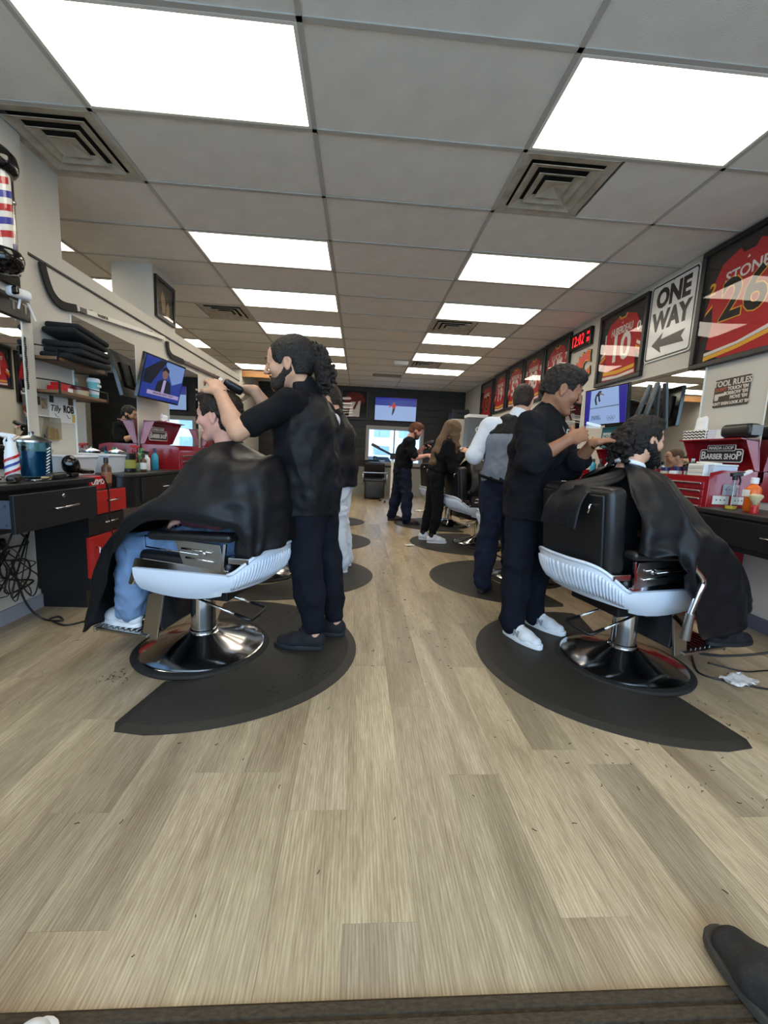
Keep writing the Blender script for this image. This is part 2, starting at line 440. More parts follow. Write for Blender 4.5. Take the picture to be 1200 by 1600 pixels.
# --- floor of vinyl oak planks
def plank_material():
    m = bpy.data.materials.new('oak_vinyl_plank'); m.use_nodes = True
    N = m.node_tree.nodes; L = m.node_tree.links; b = N['Principled BSDF']
    tc = N.new('ShaderNodeTexCoord'); oi = N.new('ShaderNodeObjectInfo')
    sc = N.new('ShaderNodeVectorMath'); sc.operation = 'SCALE'; sc.inputs['Scale'].default_value = 37.0
    cx = N.new('ShaderNodeCombineXYZ'); L.new(oi.outputs['Random'], cx.inputs[0]); L.new(oi.outputs['Random'], cx.inputs[1]); L.new(oi.outputs['Random'], cx.inputs[2])
    L.new(cx.outputs[0], sc.inputs[0])
    ad = N.new('ShaderNodeVectorMath'); ad.operation = 'ADD'; L.new(tc.outputs['Object'], ad.inputs[0]); L.new(sc.outputs[0], ad.inputs[1])
    def noise(scale, det, vec, rough=0.5, dist=0.0):
        mp = N.new('ShaderNodeMapping'); mp.inputs['Scale'].default_value = vec; L.new(ad.outputs[0], mp.inputs['Vector'])
        n = N.new('ShaderNodeTexNoise'); n.inputs['Scale'].default_value = scale; n.inputs['Detail'].default_value = det
        n.inputs['Roughness'].default_value = rough; n.inputs['Distortion'].default_value = dist
        L.new(mp.outputs[0], n.inputs['Vector']); return n.outputs['Fac']
    broad = noise(2.2, 3, (3.0, 0.40, 1), 0.5, 0.8)
    grain = noise(14.0, 6, (10, 0.55, 1), 0.65, 0.9)
    fine = noise(40.0, 3, (10, 0.35, 1), 0.6)
    # cathedral figure: rings warped by low noise
    mp = N.new('ShaderNodeMapping'); mp.inputs['Scale'].default_value = (7.0, 0.75, 1); L.new(ad.outputs[0], mp.inputs['Vector'])
    wv = N.new('ShaderNodeTexWave'); wv.wave_type = 'RINGS'; wv.rings_direction = 'SPHERICAL'; wv.inputs['Scale'].default_value = 5.0
    wv.inputs['Distortion'].default_value = 5.0; wv.inputs['Detail'].default_value = 2; wv.inputs['Detail Scale'].default_value = 1.2
    L.new(mp.outputs[0], wv.inputs['Vector'])
    ramp = N.new('ShaderNodeValToRGB'); e = ramp.color_ramp.elements
    e[0].position = 0.22; e[0].color = lin((147,130,106)); e[1].position = 0.72; e[1].color = lin((202,187,160))
    L.new(broad, ramp.inputs['Fac'])
    def mix(fac, c1, c2, mode='MULTIPLY'):
        x = N.new('ShaderNodeMix'); x.data_type = 'RGBA'; x.blend_type = mode
        if isinstance(fac, float): x.inputs[0].default_value = fac
        else: L.new(fac, x.inputs[0])
        L.new(c1, x.inputs[6])
        if isinstance(c2, tuple): x.inputs[7].default_value = c2
        else: L.new(c2, x.inputs[7])
        return x.outputs[2]
    def ramp2(src, p0, p1, c0, c1):
        r = N.new('ShaderNodeValToRGB'); r.color_ramp.elements[0].position = p0; r.color_ramp.elements[1].position = p1
        r.color_ramp.elements[0].color = (*c0, 1); r.color_ramp.elements[1].color = (*c1, 1); L.new(src, r.inputs['Fac']); return r.outputs['Color']
    c = mix(1.0, ramp.outputs['Color'], ramp2(grain, 0.36, 0.62, (0.74,0.71,0.66), (1.05,1.05,1.05)))
    c = mix(0.8, c, ramp2(fine, 0.34, 0.55, (0.78,0.76,0.72), (1.05,1.05,1.05)))
    c = mix(0.5, c, ramp2(wv.outputs['Fac'], 0.1, 0.75, (0.74,0.71,0.66), (1.08,1.08,1.08)))
    # plank tone comes from the object's own colour
    hs = N.new('ShaderNodeMix'); hs.data_type = 'RGBA'; hs.blend_type = 'MULTIPLY'; hs.inputs[0].default_value = 1.0
    L.new(c, hs.inputs[6]); L.new(oi.outputs['Color'], hs.inputs[7]); L.new(hs.outputs[2], b.inputs['Base Color'])
    rr = N.new('ShaderNodeMapRange'); rr.inputs['To Min'].default_value = 0.27; rr.inputs['To Max'].default_value = 0.44
    L.new(grain, rr.inputs['Value']); L.new(rr.outputs[0], b.inputs['Roughness'])
    b.inputs['Specular IOR Level'].default_value = 0.45
    bp = N.new('ShaderNodeBump'); bp.inputs['Strength'].default_value = 0.12; bp.inputs['Distance'].default_value = 0.004
    L.new(fine, bp.inputs['Height']); L.new(bp.outputs['Normal'], b.inputs['Normal'])
    return m
M_PLANK = plank_material()
floor = MB().bx(-5.3, XR+0.15, YF-0.1, YB+0.2, -0.12, -0.006).build('floor', mat('floor_underlay', (104,90,70), 0.9))
tag(floor, 'light oak vinyl plank floor of the barber shop', 'floor', kind='structure')
def make_planks():
    W, LN = 0.179, 1.22
    meshes = {}
    # end joints read off the floor near the door: column -> y of one joint, tone of planks
    joints = {-6: 1.61, -5: 1.165, -4: 0.847, -3: 1.324, -2: 1.324, -1: 1.167, 0: 0.847, 1: 1.71, 2: 1.311, 3: 0.847, 5: 1.359}
    dark = {(-5, -1), (-4, 0), (2, -1), (0, -1), (5, -1), (-6, 0), (1, 0), (-3, 0)}      # (column, plank before/after its joint)
    y0, y1 = 0.60, YB
    for c in range(-12, 16):
        x = W*c
        if x+W < XL: continue
        off = joints.get(c, random.uniform(0.2, 1.2))
        y = off-2*LN
        while y+LN <= y0: y += LN
        while y < y1:
            a, e = max(y, y0), min(y+LN, y1)
            xa, xe = max(x, XL), min(x+W, XR)
            key = (round(e-a, 3), round(xe-xa, 3))
            if e-a > 0.04:
                if key not in meshes:
                    b = MB().bx(0, xe-xa-0.0005, 0, e-a-0.0006, -0.006, 0.0)
                    o = b.build('plank', M_PLANK, floor); meshes[key] = o.data
                else:
                    o = link_mesh('plank', meshes[key], None, floor)
                o.location = (xa, a, 0)
                t = 0.79 if (c, round((y-off)/LN)) in dark and c in joints else random.choice((1.0, 1.0, 1.05, 0.97, 0.9, 0.72, 1.06, 0.82, 0.94))
                o.color = (t, t*random.uniform(0.975, 1.0), t*random.uniform(0.94, 0.99), 1)
            y += LN
make_planks()

# --- ceiling: lay-in tiles in a metal grid
M_TILE = mat('ceiling_tile', (226,222,214), 0.9, var=0.05, vscale=5, bump=0.25, bscale=220)
M_GRID = mat('ceiling_grid_metal', (178,175,168), 0.5)
ceiling = MB().bx(-5.3, XR+0.15, YF-0.1, YB+0.2, CEIL+0.07, CEIL+0.2).build('ceiling', mat('ceiling_deck', (60,60,60), 0.9))
tag(ceiling, 'suspended ceiling of grey white tiles in a metal grid', 'ceiling', kind='structure')
LIGHTS = [(0,r) for r in (-6,-3,0,3,5,7,9,11)]+[(2,r) for r in (-6,-3,0,3,5,7,9,11)]+[(-2,r) for r in (0,3,5,7,9)]+[(-1,12)]
VENTS = [(-1,1,'right'), (2,1,'left'), (-1,6,'right'), (2,6,'left'), (2,10,'left')]
def make_ceiling():
    used = set(LIGHTS); vt = {(c, r): s for c, r, s in VENTS}
    cache = {}
    for c in range(-3, 4):
        for r in range(-6, 16):
            if (c, r) in used: continue
            xa, xb = colx(c), min(colx(c+1), XR); ya, yb = rowy(r), min(rowy(r+1), YB)
            if (c, r) in vt:                       # the diffuser takes half of the bay
                if vt[(c, r)] == 'right': xb = xb-0.61
                else: xa = xa+0.61
            xa += 0.012; xb -= 0.012; ya += 0.012; yb -= 0.012
            key = (round(xb-xa, 3), round(yb-ya, 3))
            if key not in cache:
                o = MB().bx(0, key[0], 0, key[1], 0, 0.015).build('ceiling_tile', M_TILE, ceiling); cache[key] = o.data
            else: o = link_mesh('ceiling_tile', cache[key], None, ceiling)
            o.location = (xa, ya, CEIL+0.004+random.uniform(0, 0.004))
    def tee(name, x0, x1, y0, y1):
        b = MB().bx(x0, x1, y0, y1, CEIL-0.001, CEIL+0.006)
        b.bx((x0+x1)/2-0.002 if x1-x0 < 0.1 else x0, (x0+x1)/2+0.002 if x1-x0 < 0.1 else x1,
             (y0+y1)/2-0.002 if y1-y0 < 0.1 else y0, (y0+y1)/2+0.002 if y1-y0 < 0.1 else y1, CEIL+0.006, CEIL+0.04)
        b.build(name, M_GRID, ceiling)
    for c in range(-2, 4): tee('grid_runner', colx(c)-0.013, colx(c)+0.013, YF, YB)
    for r in range(-5, 16): tee('grid_crosspiece', -5.2, XR, rowy(r)-0.013, rowy(r)+0.013)
make_ceiling()
M_PANEL = mat('lit_diffuser', (255,250,238), 0.6, emit=(255,244,224), estr=PANEL_POWER)
M_FIXTURE = mat('white_fixture_enamel', (225,222,214), 0.45)
def make_light(c, r, label):
    x, y = colx(c)+0.61, rowy(r)+0.305
    t = thing('ceiling_light', label, 'ceiling light', (x, y, CEIL), 0, 'fluorescent panels in the ceiling grid')
    b = MB()
    b.bx(-0.597, 0.597, -0.292, -0.275, -0.002, 0.03); b.bx(-0.597, 0.597, 0.275, 0.292, -0.002, 0.03)
    b.bx(-0.597, -0.58, -0.275, 0.275, -0.002, 0.03); b.bx(0.58, 0.597, -0.275, 0.275, -0.002, 0.03)
    b.build('frame', M_FIXTURE, t)
    MB().bx(-0.58, 0.58, -0.275, 0.275, 0.002, 0.008).build('diffuser', M_PANEL, t)
    MB().bx(-0.58, 0.58, -0.275, 0.275, 0.03, 0.05).build('housing', M_FIXTURE, t)
ORD = ['first', 'second', 'third', 'fourth', 'fifth', 'sixth', 'seventh', 'eighth']
def light_labels():
    for (c, r) in LIGHTS:
        if r < 0:
            lab = 'lit ceiling panel over the shopfront behind the camera, %s bay %s' % ('left' if c == 0 else 'right', 'by the glass' if r == -6 else 'inward')
        elif c == 0: lab = 'lit white ceiling panel, %s from the camera in the row over the left chairs' % ORD[[0,3,5,7,9,11].index(r)]
        elif c == 2: lab = 'lit white ceiling panel, %s from the camera in the row over the right chairs' % ORD[[0,3,5,7,9,11].index(r)]
        elif c == -2: lab = 'lit ceiling panel showing above the partition wall, %s from the camera' % ORD[[0,3,5,7,9].index(r)]
        else: lab = 'lit ceiling panel beside the brown wooden header at the far left'
        make_light(c, r, lab)
light_labels()
M_VENT = mat('dusty_vent_metal', (176,168,152), 0.6, var=0.25, vscale=9)
M_VENTDARK = mat('vent_duct_dark', (30,29,27), 0.9)
def make_vent(c, r, side, label):
    x0 = colx(c+1)-0.61 if side == 'right' else colx(c)
    t = thing('ceiling_vent', label, 'ceiling vent', (x0+0.305, rowy(r)+0.305, CEIL), 0, 'square air diffusers in the ceiling')
    MB().bx(-0.29, 0.29, -0.29, 0.29, 0.05, 0.06).build('duct_back', M_VENTDARK, t)
    def ring(ro, ri, zo, zi):
        b = MB(); vs = []
        for rad, z in ((ro, zo), (ri, zi), (ri, zi+0.004), (ro, zo+0.004)):
            vs += [(-rad,-rad,z), (rad,-rad,z), (rad,rad,z), (-rad,rad,z)]
        fs = []
        for k in range(4):
            for i in range(4):
                j = (i+1) % 4; l = (k+1) % 4
                fs.append([k*4+i, k*4+j, l*4+j, l*4+i])
        b._add(vs, fs); return b
    ring(0.292, 0.235, -0.003, 0.006).build('outer_frame', M_VENT, t)
    for ro, ri in ((0.225, 0.165), (0.15, 0.10), (0.085, 0.002)):
        ring(ro, ri, -0.012, 0.012).build('louvre', M_VENT, t)
for (c, r, s), lab in zip(VENTS, (
        'dusty square air diffuser beside the pillar with the barber pole', 'dusty square air diffuser behind the first right ceiling panel',
        'square air diffuser over the left row near the second stick end', 'square air diffuser behind the third right ceiling panel',
        'square air diffuser before the last right ceiling panel')):
    make_vent(c, r, s, lab)
t = thing('return_grille', 'dark slotted return air grille near the black end wall', 'ceiling vent', (0.55, 9.78, CEIL), 0)
MB().bx(-0.32, 0.32, -0.14, 0.14, 0.0, 0.004).build('back_plate', M_VENTDARK, t)
for i in range(9): MB().box((0, -0.12+0.03*i, -0.004), (0.62, 0.02, 0.003), rot3(0.5)).build('slat', M_VENT, t)
t = thing('emergency_light', 'small white emergency light box on the ceiling', 'emergency light', (0.72, 8.22, CEIL), 0)
MB().bx(-0.14, 0.14, -0.05, 0.05, -0.06, -0.001, 0.01).build('housing', M_FIXTURE, t)
MB().bx(-0.12, 0.12, -0.035, 0.035, -0.065, -0.06).build('lens', mat('lens_white', (230,232,235), 0.2), t)

# --- walls
def struct(name, b, m, label, cat='wall', **kw):
    return tag(b.build(name, m, **kw), label, cat, kind='structure')
wl = MB().bx(-2.3, -2.09, YF, 2.88, 0, CEIL+0.05)
wall_left = struct('wall_left', wl, M_WALL, 'pale grey full-height wall at the near left with the barber pole')
struct('wall_left_pillar', MB().bx(-2.3, XL, 2.88, 3.25, 0, CEIL+0.05), M_WALL, 'pale pillar rising to the ceiling at the partition start', 'pillar')
struct('wall_left_partition', MB().bx(-2.26, XL, 3.25, 7.55, 0, 2.27), M_WALL, 'pale partition wall behind the left stations, open above')
struct('trim_1', MB().bx(-2.28, XL+0.014, 2.90, 7.56, 2.27, 2.36), M_WALL, 'flat capping band along the top of the partition wall', 'trim')
struct('trim_2', MB().bx(XL, XL+0.012, 2.90, 7.55, 2.258, 2.269), mat('dark_bead', (40,36,32), 0.6), 'thin dark bead under the partition capping', 'trim')  # thin strip in one dark colour, just below the capping band
struct('wall_left_column', MB().bx(-2.56, -2.16, 4.62, 5.12, 2.36, CEIL+0.05), M_WALL, 'pale square column standing above the partition wall', 'column')
struct('wall_far_left', MB().bx(-5.35, -5.2, YF, YB, 0, CEIL+0.05), M_WALL, 'pale outer wall beyond the partition')
struct('wall_left_rear', MB().bx(-5.2, -2.75, 9.98, YB, 0, CEIL+0.05), M_WALL, 'pale wall block at the far left corner')
struct('trim_3', MB().bx(-2.75, -1.95, 9.98, 10.06, 2.74, 2.88), mat('brown_header_wood', (140,96,48), 0.5, var=0.2, vscale=4, stretch=(1,6,6)), 'brown wooden header board under the ceiling at the far left', 'header')
struct('wall_right', MB().bx(XR, XR+0.15, YF, YB, 0, CEIL+0.05), M_WALL, 'pale wall with framed jerseys and mirrors on the right')
# right baseboard seen behind the first right chair
struct('baseboard_right', MB().bx(XR-0.012, XR, YF, YB, 0, 0.1), mat('grey_vinyl_base', (92,96,110), 0.6), 'grey vinyl baseboard along the right wall', 'baseboard')
struct('baseboard_left', MB().bx(-2.09, -2.078, YF, 2.88, 0, 0.09), mat('pale_vinyl_base', (150,152,160), 0.6), 'pale vinyl baseboard along the near left wall', 'baseboard')
# back wall of black boards around a window
WB0, WB1, WZ0, WZ1 = 0.24, 1.66, 0.92, 1.80
wb = MB()
wb.bx(-2.75, WB0, YB, YB+0.18, 0, CEIL+0.05); wb.bx(WB1, XR, YB, YB+0.18, 0, CEIL+0.05)
wb.bx(WB0, WB1, YB, YB+0.18, 0, WZ0); wb.bx(WB0, WB1, YB, YB+0.18, WZ1, CEIL+0.05)
wall_back = struct('wall_back', wb, M_BLACKWALL, 'black boarded end wall with television and window')
z = 0.76; bi = 0
while z < CEIL-0.02:
    z1 = min(z+0.178, CEIL-0.005)
    segs = [(-2.75, XR)] if (z1 <= WZ0-0.08 or z >= WZ1+0.08) else [(-2.75, WB0-0.09), (WB1+0.09, XR)]
    for a, e in segs:
        MB().bx(a+0.002, e-0.002, YB-0.014, YB, z+0.003, z1-0.003, 0.003, 1).build('board', M_BLACKWALL, wall_back)
    z += 0.18
struct('wall_back_lower', MB().bx(-2.75, XR, YB-0.03, YB, 0, 0.72), M_TRIM, 'grey wainscot along the foot of the black end wall')
struct('trim_4', MB().bx(-2.75, XR, YB-0.05, YB, 0.72, 0.765), M_TRIM, 'grey ledge on top of the rear wainscot', 'trim')
w1 = thing('window_1', 'grey framed window in the black end wall looking outdoors', 'window', (0, YB, 0), kind='structure')
fr = MB()
fr.bx(WB0-0.09, WB1+0.09, -0.035, 0.02, WZ1, WZ1+0.1); fr.bx(WB0-0.09, WB1+0.09, -0.035, 0.02, WZ0-0.1, WZ0)
fr.bx(WB0-0.09, WB0, -0.035, 0.02, WZ0, WZ1); fr.bx(WB1, WB1+0.09, -0.035, 0.02, WZ0, WZ1)
fr.build('window_frame', M_TRIM, w1)
MB().bx(0.92, 0.955, 0.0, 0.05, WZ0, WZ1).build('mullion', M_TRIM, w1)
M_PANE = glass_mat('window_glass', (240,248,250))
MB().bx(WB0, 0.92, 0.02, 0.026, WZ0, WZ1).build('pane', M_PANE, w1); MB().bx(0.955, WB1, 0.02, 0.026, WZ0, WZ1).build('pane', M_PANE, w1)
# what stands outside the rear window
struct('ground_outside', MB().bx(-12, 14, YB+0.3, YB+30, -0.2, -0.1), mat('pale_asphalt', (150,150,152), 0.9), 'pale car park ground outside the rear window', 'ground')
t = thing('building', 'pale building facade across the yard outside the rear window', 'building', (1.0, YB+7, -0.1))
MB().bx(-5, 5, 0, 1, 0, 5).build('wall', mat('pale_siding', (196,202,208), 0.8), t)
for i in range(5):
    for j in range(2):
        f = MB().bx(-2.6+1.1*i, -1.9+1.1*i, -0.04, 0.0, 0.9+1.1*j, 1.6+1.1*j).build('window', mat('facade_window', (120,140,160), 0.2), t)
t = thing('parked_car', 'silver parked car seen through the rear window', 'car', (0.55, YB+3.2, -0.1))
MB().prism([(-1.0,0.25),(-1.0,0.7),(-0.75,0.8),(-0.45,1.2),(0.45,1.2),(0.75,0.85),(1.15,0.75),(1.2,0.3)], 1.5, (0,-0.7,0), ((1,0,0),(0,0,1),(0,1,0)), 0.05).build('car_body', mat('silver_paint', (190,195,200), 0.3, 0.3), t)
MB().prism([(-0.62,0.84),(-0.4,1.14),(0.4,1.14),(0.62,0.86)], 0.02, (0,-0.72,0), ((1,0,0),(0,0,1),(0,1,0))).build('side_window', mat('dark_glass', (40,46,52), 0.1), t)
for x in (-0.62, 0.72): MB().cyl((x,-0.78,0.27), (x,-0.6,0.27), 0.28, n=20).build('wheel', mat('tyre_rubber', (28,28,28), 0.8), t)
# front wall and shopfront glass behind the camera
wf = MB(); FX0, FX1, FZ0, FZ1 = -1.95, 2.65, 0.35, 2.65
wf.bx(-5.2, FX0, YF-0.15, YF, 0, CEIL+0.05); wf.bx(FX1, XR+0.15, YF-0.15, YF, 0, CEIL+0.05)
wf.bx(FX0, FX1, YF-0.15, YF, 0, FZ0); wf.bx(FX0, FX1, YF-0.15, YF, FZ1, CEIL+0.05)
struct('wall_front', wf, M_WALL, 'pale shopfront wall behind the camera')
w2 = thing('window_2', 'wide shopfront window behind the camera', 'window', (0, YF-0.08, 0), kind='structure')
fr = MB()
for x in (FX0, -0.4, 1.1, FX1-0.05): fr.bx(x, x+0.05, -0.03, 0.03, FZ0, FZ1)
fr.bx(FX0, FX1, -0.03, 0.03, FZ0, FZ0+0.05); fr.bx(FX0, FX1, -0.03, 0.03, FZ1-0.05, FZ1)
fr.build('window_frame', mat('aluminium_dark', (60,60,62), 0.4, 0.8), w2)
for a, e in ((FX0+0.05, -0.4), (-0.35, 1.1), (1.15, FX1-0.05)): MB().bx(a, e, -0.004, 0.004, FZ0+0.05, FZ1-0.05).build('pane', M_PANE, w2)
struct('sidewalk_outside', MB().bx(-14, 14, YF-14, YF-0.15, -0.2, -0.1), mat('concrete_walk', (205,203,198), 0.9), 'concrete pavement outside the shopfront', 'pavement')

# --- entry mat at the bottom of the picture
M_ENTRY = mat('brown_ribbed_carpet', (66,54,37), 0.95, var=0.4, vscale=60, bump=0.5, bscale=300, stretch=(1,3,1))
em = thing('entrance_mat', 'dark brown ribbed entrance mat at the bottom edge of the picture', 'mat', (0.35, 0, 0))
MB().bx(-2.2, 2.2, -1.0, 0.703, 0.001, 0.010, 0.003, 1).build('backing', M_ENTRY, em)
for i in range(60):
    MB().bx(-2.18, 2.18, 0.695-0.028*i-0.018, 0.695-0.028*i, 0.010, 0.015).build('rib', M_ENTRY, em)

# --- mirrors
def mirror(label, side, y0, y1, z0, z1):
    x = XL if side < 0 else XR
    if side < 0 and y1 < 2.9: x = -2.09
    t = thing('wall_mirror', label, 'mirror', (x, (y0+y1)/2, z0), 0, 'frameless mirrors at the stations')
    w = (y1-y0)/2; s = -side
    MB().bx(s*0.001, s*0.008, -w, w, 0, z1-z0).build('silvered_glass', M_MIRROR, t)
    for a in (w, -w-0.012): MB().bx(s*0.001, s*0.0085, a, a+0.012, 0, z1-z0).build('polished_edge', M_EDGE, t)
mirror('tall mirror on the near left wall beside the little shelves', -1, 1.55, 2.775, 0.93, 1.815)
mirror('tall mirror between the wall shelves and the tilted television', -1, 3.30, 4.16, 0.93, 2.015)
mirror('tall mirror behind the tilted television and red tool chest', -1, 4.84, 5.68, 0.93, 2.03)
mirror('last tall mirror on the partition wall past the stick', -1, 6.25, 7.1, 0.93, 2.03)
mirror('mirror at the right edge of the picture beside the tool sign', 1, 1.5, 2.83, 0.9, 1.99)
mirror('mirror under the traffic sign on the right wall', 1, 3.42, 4.78, 0.9, 1.99)
mirror('mirror under the clock on the right wall', 1, 5.35, 6.5, 0.9, 1.99)
mirror('mirror far along the right wall under the number nineteen jersey', 1, 7.0, 8.2, 0.9, 1.99)

# ================================================================== barber chairs and floor mats
M_CHROME = mat('chrome', (205,207,210), 0.10, 1.0)
M_CHROME_BASE = mat('polished_base_chrome', (214,214,214), 0.14, 1.0)
M_CHROME_SAT = mat('satin_steel', (165,163,158), 0.28, 1.0)
M_VINYL = mat('black_vinyl', (22,22,24), 0.38, spec=0.5, bump=0.06, bscale=180)
M_RUBBER = mat('black_rubber', (24,24,23), 0.75, var=0.2, vscale=5, bump=0.1, bscale=90)
M_SHELL = mat('white_shell_enamel', (214,222,234), 0.28, coat=0.3)
M_DARKMETAL = mat('dark_mechanism', (30,30,32), 0.5, 0.6)
def shell_path(n=40):
    """plan outline of the seat shell, from the front left round the back to the front right"""
    P = []
    for i in range(9): P.append((0.19-0.49*i/8, 0.285))
    for i in range(1, n):
        a = math.pi/2+math.pi*i/n
        c, s_ = math.cos(a), math.sin(a)
        P.append((-0.30+0.19*math.copysign(abs(c)**0.8, c), 0.285*math.copysign(abs(s_)**0.8, s_)))
    for i in range(9): P.append((-0.30+0.49*i/8, -0.285))
    return P
SHELL_T = -0.016
def make_chair(label, leg_rail=False):
    t = thing('barber_chair', label, 'barber chair', group='black and white barber chairs')
    MB().lathe([(0.02,0.001),(0.352,0.001),(0.356,0.010),(0.345,0.020),(0.02,0.020)], n=56).build('base_ring', M_RUBBER, t, True, angle=40)
    MB().lathe([(0.318,0.0205),(0.322,0.026),(0.312,0.032),(0.22,0.052),(0.12,0.082),(0.085,0.098),(0.074,0.104),(0.02,0.104)], n=64).build('base_disc', M_CHROME_BASE, t, True, angle=50)
    MB().lathe([(0.064,0.10),(0.064,0.34),(0.058,0.345),(0.058,0.36)], n=32).build('pump_column', M_CHROME, t, True, angle=40)
    MB().lathe([(0.069,0.098),(0.072,0.104),(0.072,0.118),(0.066,0.122)], n=32).build('column_collar', M_CHROME, t, True, angle=40)
    MB().bx(-0.24, 0.16, -0.17, 0.17, 0.345, 0.40, 0.01).build('seat_frame', M_DARKMETAL, t)
    # white shell: smooth sides and scooped rear
    P = shell_path(); G = []
    def hgt(x):
        u = max(0.0, min(1.0, (-0.29-x)/0.19)); u = u*u*(3-2*u)
        top = 0.517+0.118*u
        v = (x+0.05)/0.25
        bot = 0.368+0.030*max(0, v)**2 if x > -0.05 else 0.368+0.05*min(1, (-(x+0.05))/0.25)**2+0.03*u
        return top, bot
    for r in range(7):
        w = r/6; row = []
        for (x, y) in P:
            top, bot = hgt(x)
            rad = math.hypot(x+0.1, y); ix, iy = -(x+0.1)/rad, -y/rad
            if x > -0.29: ix = 0.0
            ins = 0.055*(w**2.2)
            row.append((x+ix*ins*1.6, y+(iy if x <= -0.29 else -math.copysign(1, y))*ins, top+(bot-top)*w))
        G.append(row)
    MB().grid(G, SHELL_T).build('seat_shell', M_SHELL, t, True, angle=50)
    # fine vertical ribs moulded on the rear scoop
    rb = MB(); idx = [i for i, (x, y) in enumerate(P) if x < -0.325]
    import bisect
    for k in range(0, len(idx)):
        i = idx[k]
        pts = [Vector(G[r][i]) for r in range(1, 6)]
        cen = Vector((-0.1, 0, 0))
        out = Vector((pts[0].x+0.1, pts[0].y, 0)).normalized()
        rb.tube([p+out*0.003 for p in pts], 0.0064, 6)
    o = rb.build('ribbed_panel', M_SHELL, t, True); o['kind'] = 'stuff'
    rim = [Vector(p)+Vector((0,0,0.004)) for p in G[0][8:-8]]
    MB().tube(rim, 0.009, 6).build('shell_rim', M_SHELL, t, True)
    for s in (1, -1):
        # chrome side rail with turned front corner
        MB().prism([(0.205,0.425),(0.225,0.43),(0.185,0.562),(0.14,0.566),(-0.30,0.54),(-0.30,0.518),(0.15,0.518),(0.165,0.49)], 0.022, (0, s*0.262-0.011, 0), ((1,0,0),(0,0,1),(0,-1,0)) if False else ((1,0,0),(0,0,1),(0,1,0)), 0.003).build('side_rail', M_CHROME, t)
        # arm panel: trapezoid chrome plate with two pressed slots
        ap = MB().prism([(-0.285,0.535),(-0.075,0.552),(-0.03,0.672),(-0.262,0.66)], 0.008, (0, s*0.272-0.004, 0), ((1,0,0),(0,0,1),(0,1,0)), 0.001).build('arm_panel', M_CHROME_SAT, t)
        for zz, a, e in ((0.628,-0.07,-0.225), (0.585,-0.09,-0.235)):
            MB().tube([(a, s*0.279, zz+0.006), (e, s*0.279, zz-0.006)], 0.006, 8).build('pressed_slot', M_CHROME, ap, True)
        MB().box((-0.28, s*0.274, 0.60), (0.012, 0.012, 0.135), rot3(0, -0.12, 0)).build('arm_post', M_CHROME, t)
        MB().tube([(-0.03,s*0.285,0.672),(0.115,s*0.285,0.68),(0.112,s*0.285,0.628),(-0.16,s*0.285,0.61)], 0.0035, 6).build('arm_wire', M_CHROME, t, True)
        MB().lathe([(0.002,0),(0.014,0.002),(0.012,0.010),(0.002,0.012)], (-0.185,s*0.280,0.617), 12, rot3(-s*math.pi/2)).build('arm_bolt', M_CHROME, t, True)
        MB().box((-0.13, s*0.285, 0.697), (0.42, 0.075, 0.042), rot3(0, 0.03, 0), 0.018, 4).build('armrest_pad', M_VINYL, t, True, angle=60)
        MB().bx(-0.40, -0.30, s*0.255-0.02, s*0.255+0.02, 0.575, 0.605, 0.004).build('hinge_bracket', M_CHROME, t)
        # footrest bracket
        MB().prism([(0.085,0.40),(0.17,0.36),(0.215,0.135),(0.13,0.125),(0.09,0.34)], 0.014, (0, s*0.20-0.007, 0), ((1,0,0),(0,0,1),(0,1,0)), 0.002).build('footrest_bracket', M_CHROME_SAT, t)
    if leg_rail:
        MB().tube([(-0.10,-0.40,0.68),(-0.03,-0.405,0.61),(-0.042,-0.405,0.55),(-0.07,-0.40,0.43)], [0.015,0.017,0.015,0.013], 10, smooth=5).build('leg_rail', M_CHROME, t, True)
        MB().cyl((-0.066,-0.401,0.45), (-0.075,-0.398,0.325), 0.018, 0.022).build('rail_sleeve', M_CHROME_SAT, t, True, angle=40); MB().tube([(-0.075,-0.398,0.335),(0.0,-0.36,0.335),(0.10,-0.20,0.345)], 0.012, 8).build('rail_link', M_CHROME_SAT, t, True)
    MB().box((-0.055, 0, 0.535), (0.50, 0.50, 0.11), rot3(0, -0.05, 0), 0.035, 4).build('seat_cushion', M_VINYL, t, True, angle=60)
    Rb = rot3(0, -0.10, 0)
    MB().box((-0.375, 0, 0.80), (0.11, 0.50, 0.42), Rb, 0.035, 5).build('backrest', M_VINYL, t, True, angle=60)
    MB().box((-0.434, 0, 0.79), (0.016, 0.44, 0.36), Rb, 0.006, 2).build('backrest_panel', M_VINYL, t)
    hk = MB().tube([(-0.445,-0.16,0.92),(-0.475,-0.16,0.92),(-0.48,-0.16,0.88)], 0.005, 8); hk.build('coat_hook', M_CHROME, t, True)
    MB().tube([(-0.445,0.0,0.95),(-0.475,0.0,0.95),(-0.475,0.03,0.945)], 0.006, 8).build('headrest_clamp', M_CHROME, t, True)
    # calf pad and footrest tread
    MB().box((0.145, 0, 0.265), (0.03, 0.36, 0.22), rot3(0, 0.14, 0), 0.012, 3).build('calf_pad', M_VINYL, t, True, angle=60)
    tr = MB().box((0.325, 0, 0.143), (0.30, 0.44, 0.016), rot3(0, -0.04, 0), 0.004, 2).build('footrest_tread', M_CHROME_SAT, t)
    MB().box((0.478, 0, 0.146), (0.016, 0.44, 0.03), rot3(0, -0.04, 0), 0.004, 2).build('tread_lip', M_CHROME, t)
    for k in range(8):
        MB().box((0.22+0.033*k, 0, 0.150+0.0013*k), (0.012, 0.40, 0.006), None, 0.002, 1).build('tread_ridge', M_CHROME, tr)
    MB().box((0.10, 0.0, 0.30), (0.20, 0.05, 0.03), rot3(0, 0.5, 0)).build('footrest_arm', M_DARKMETAL, t)
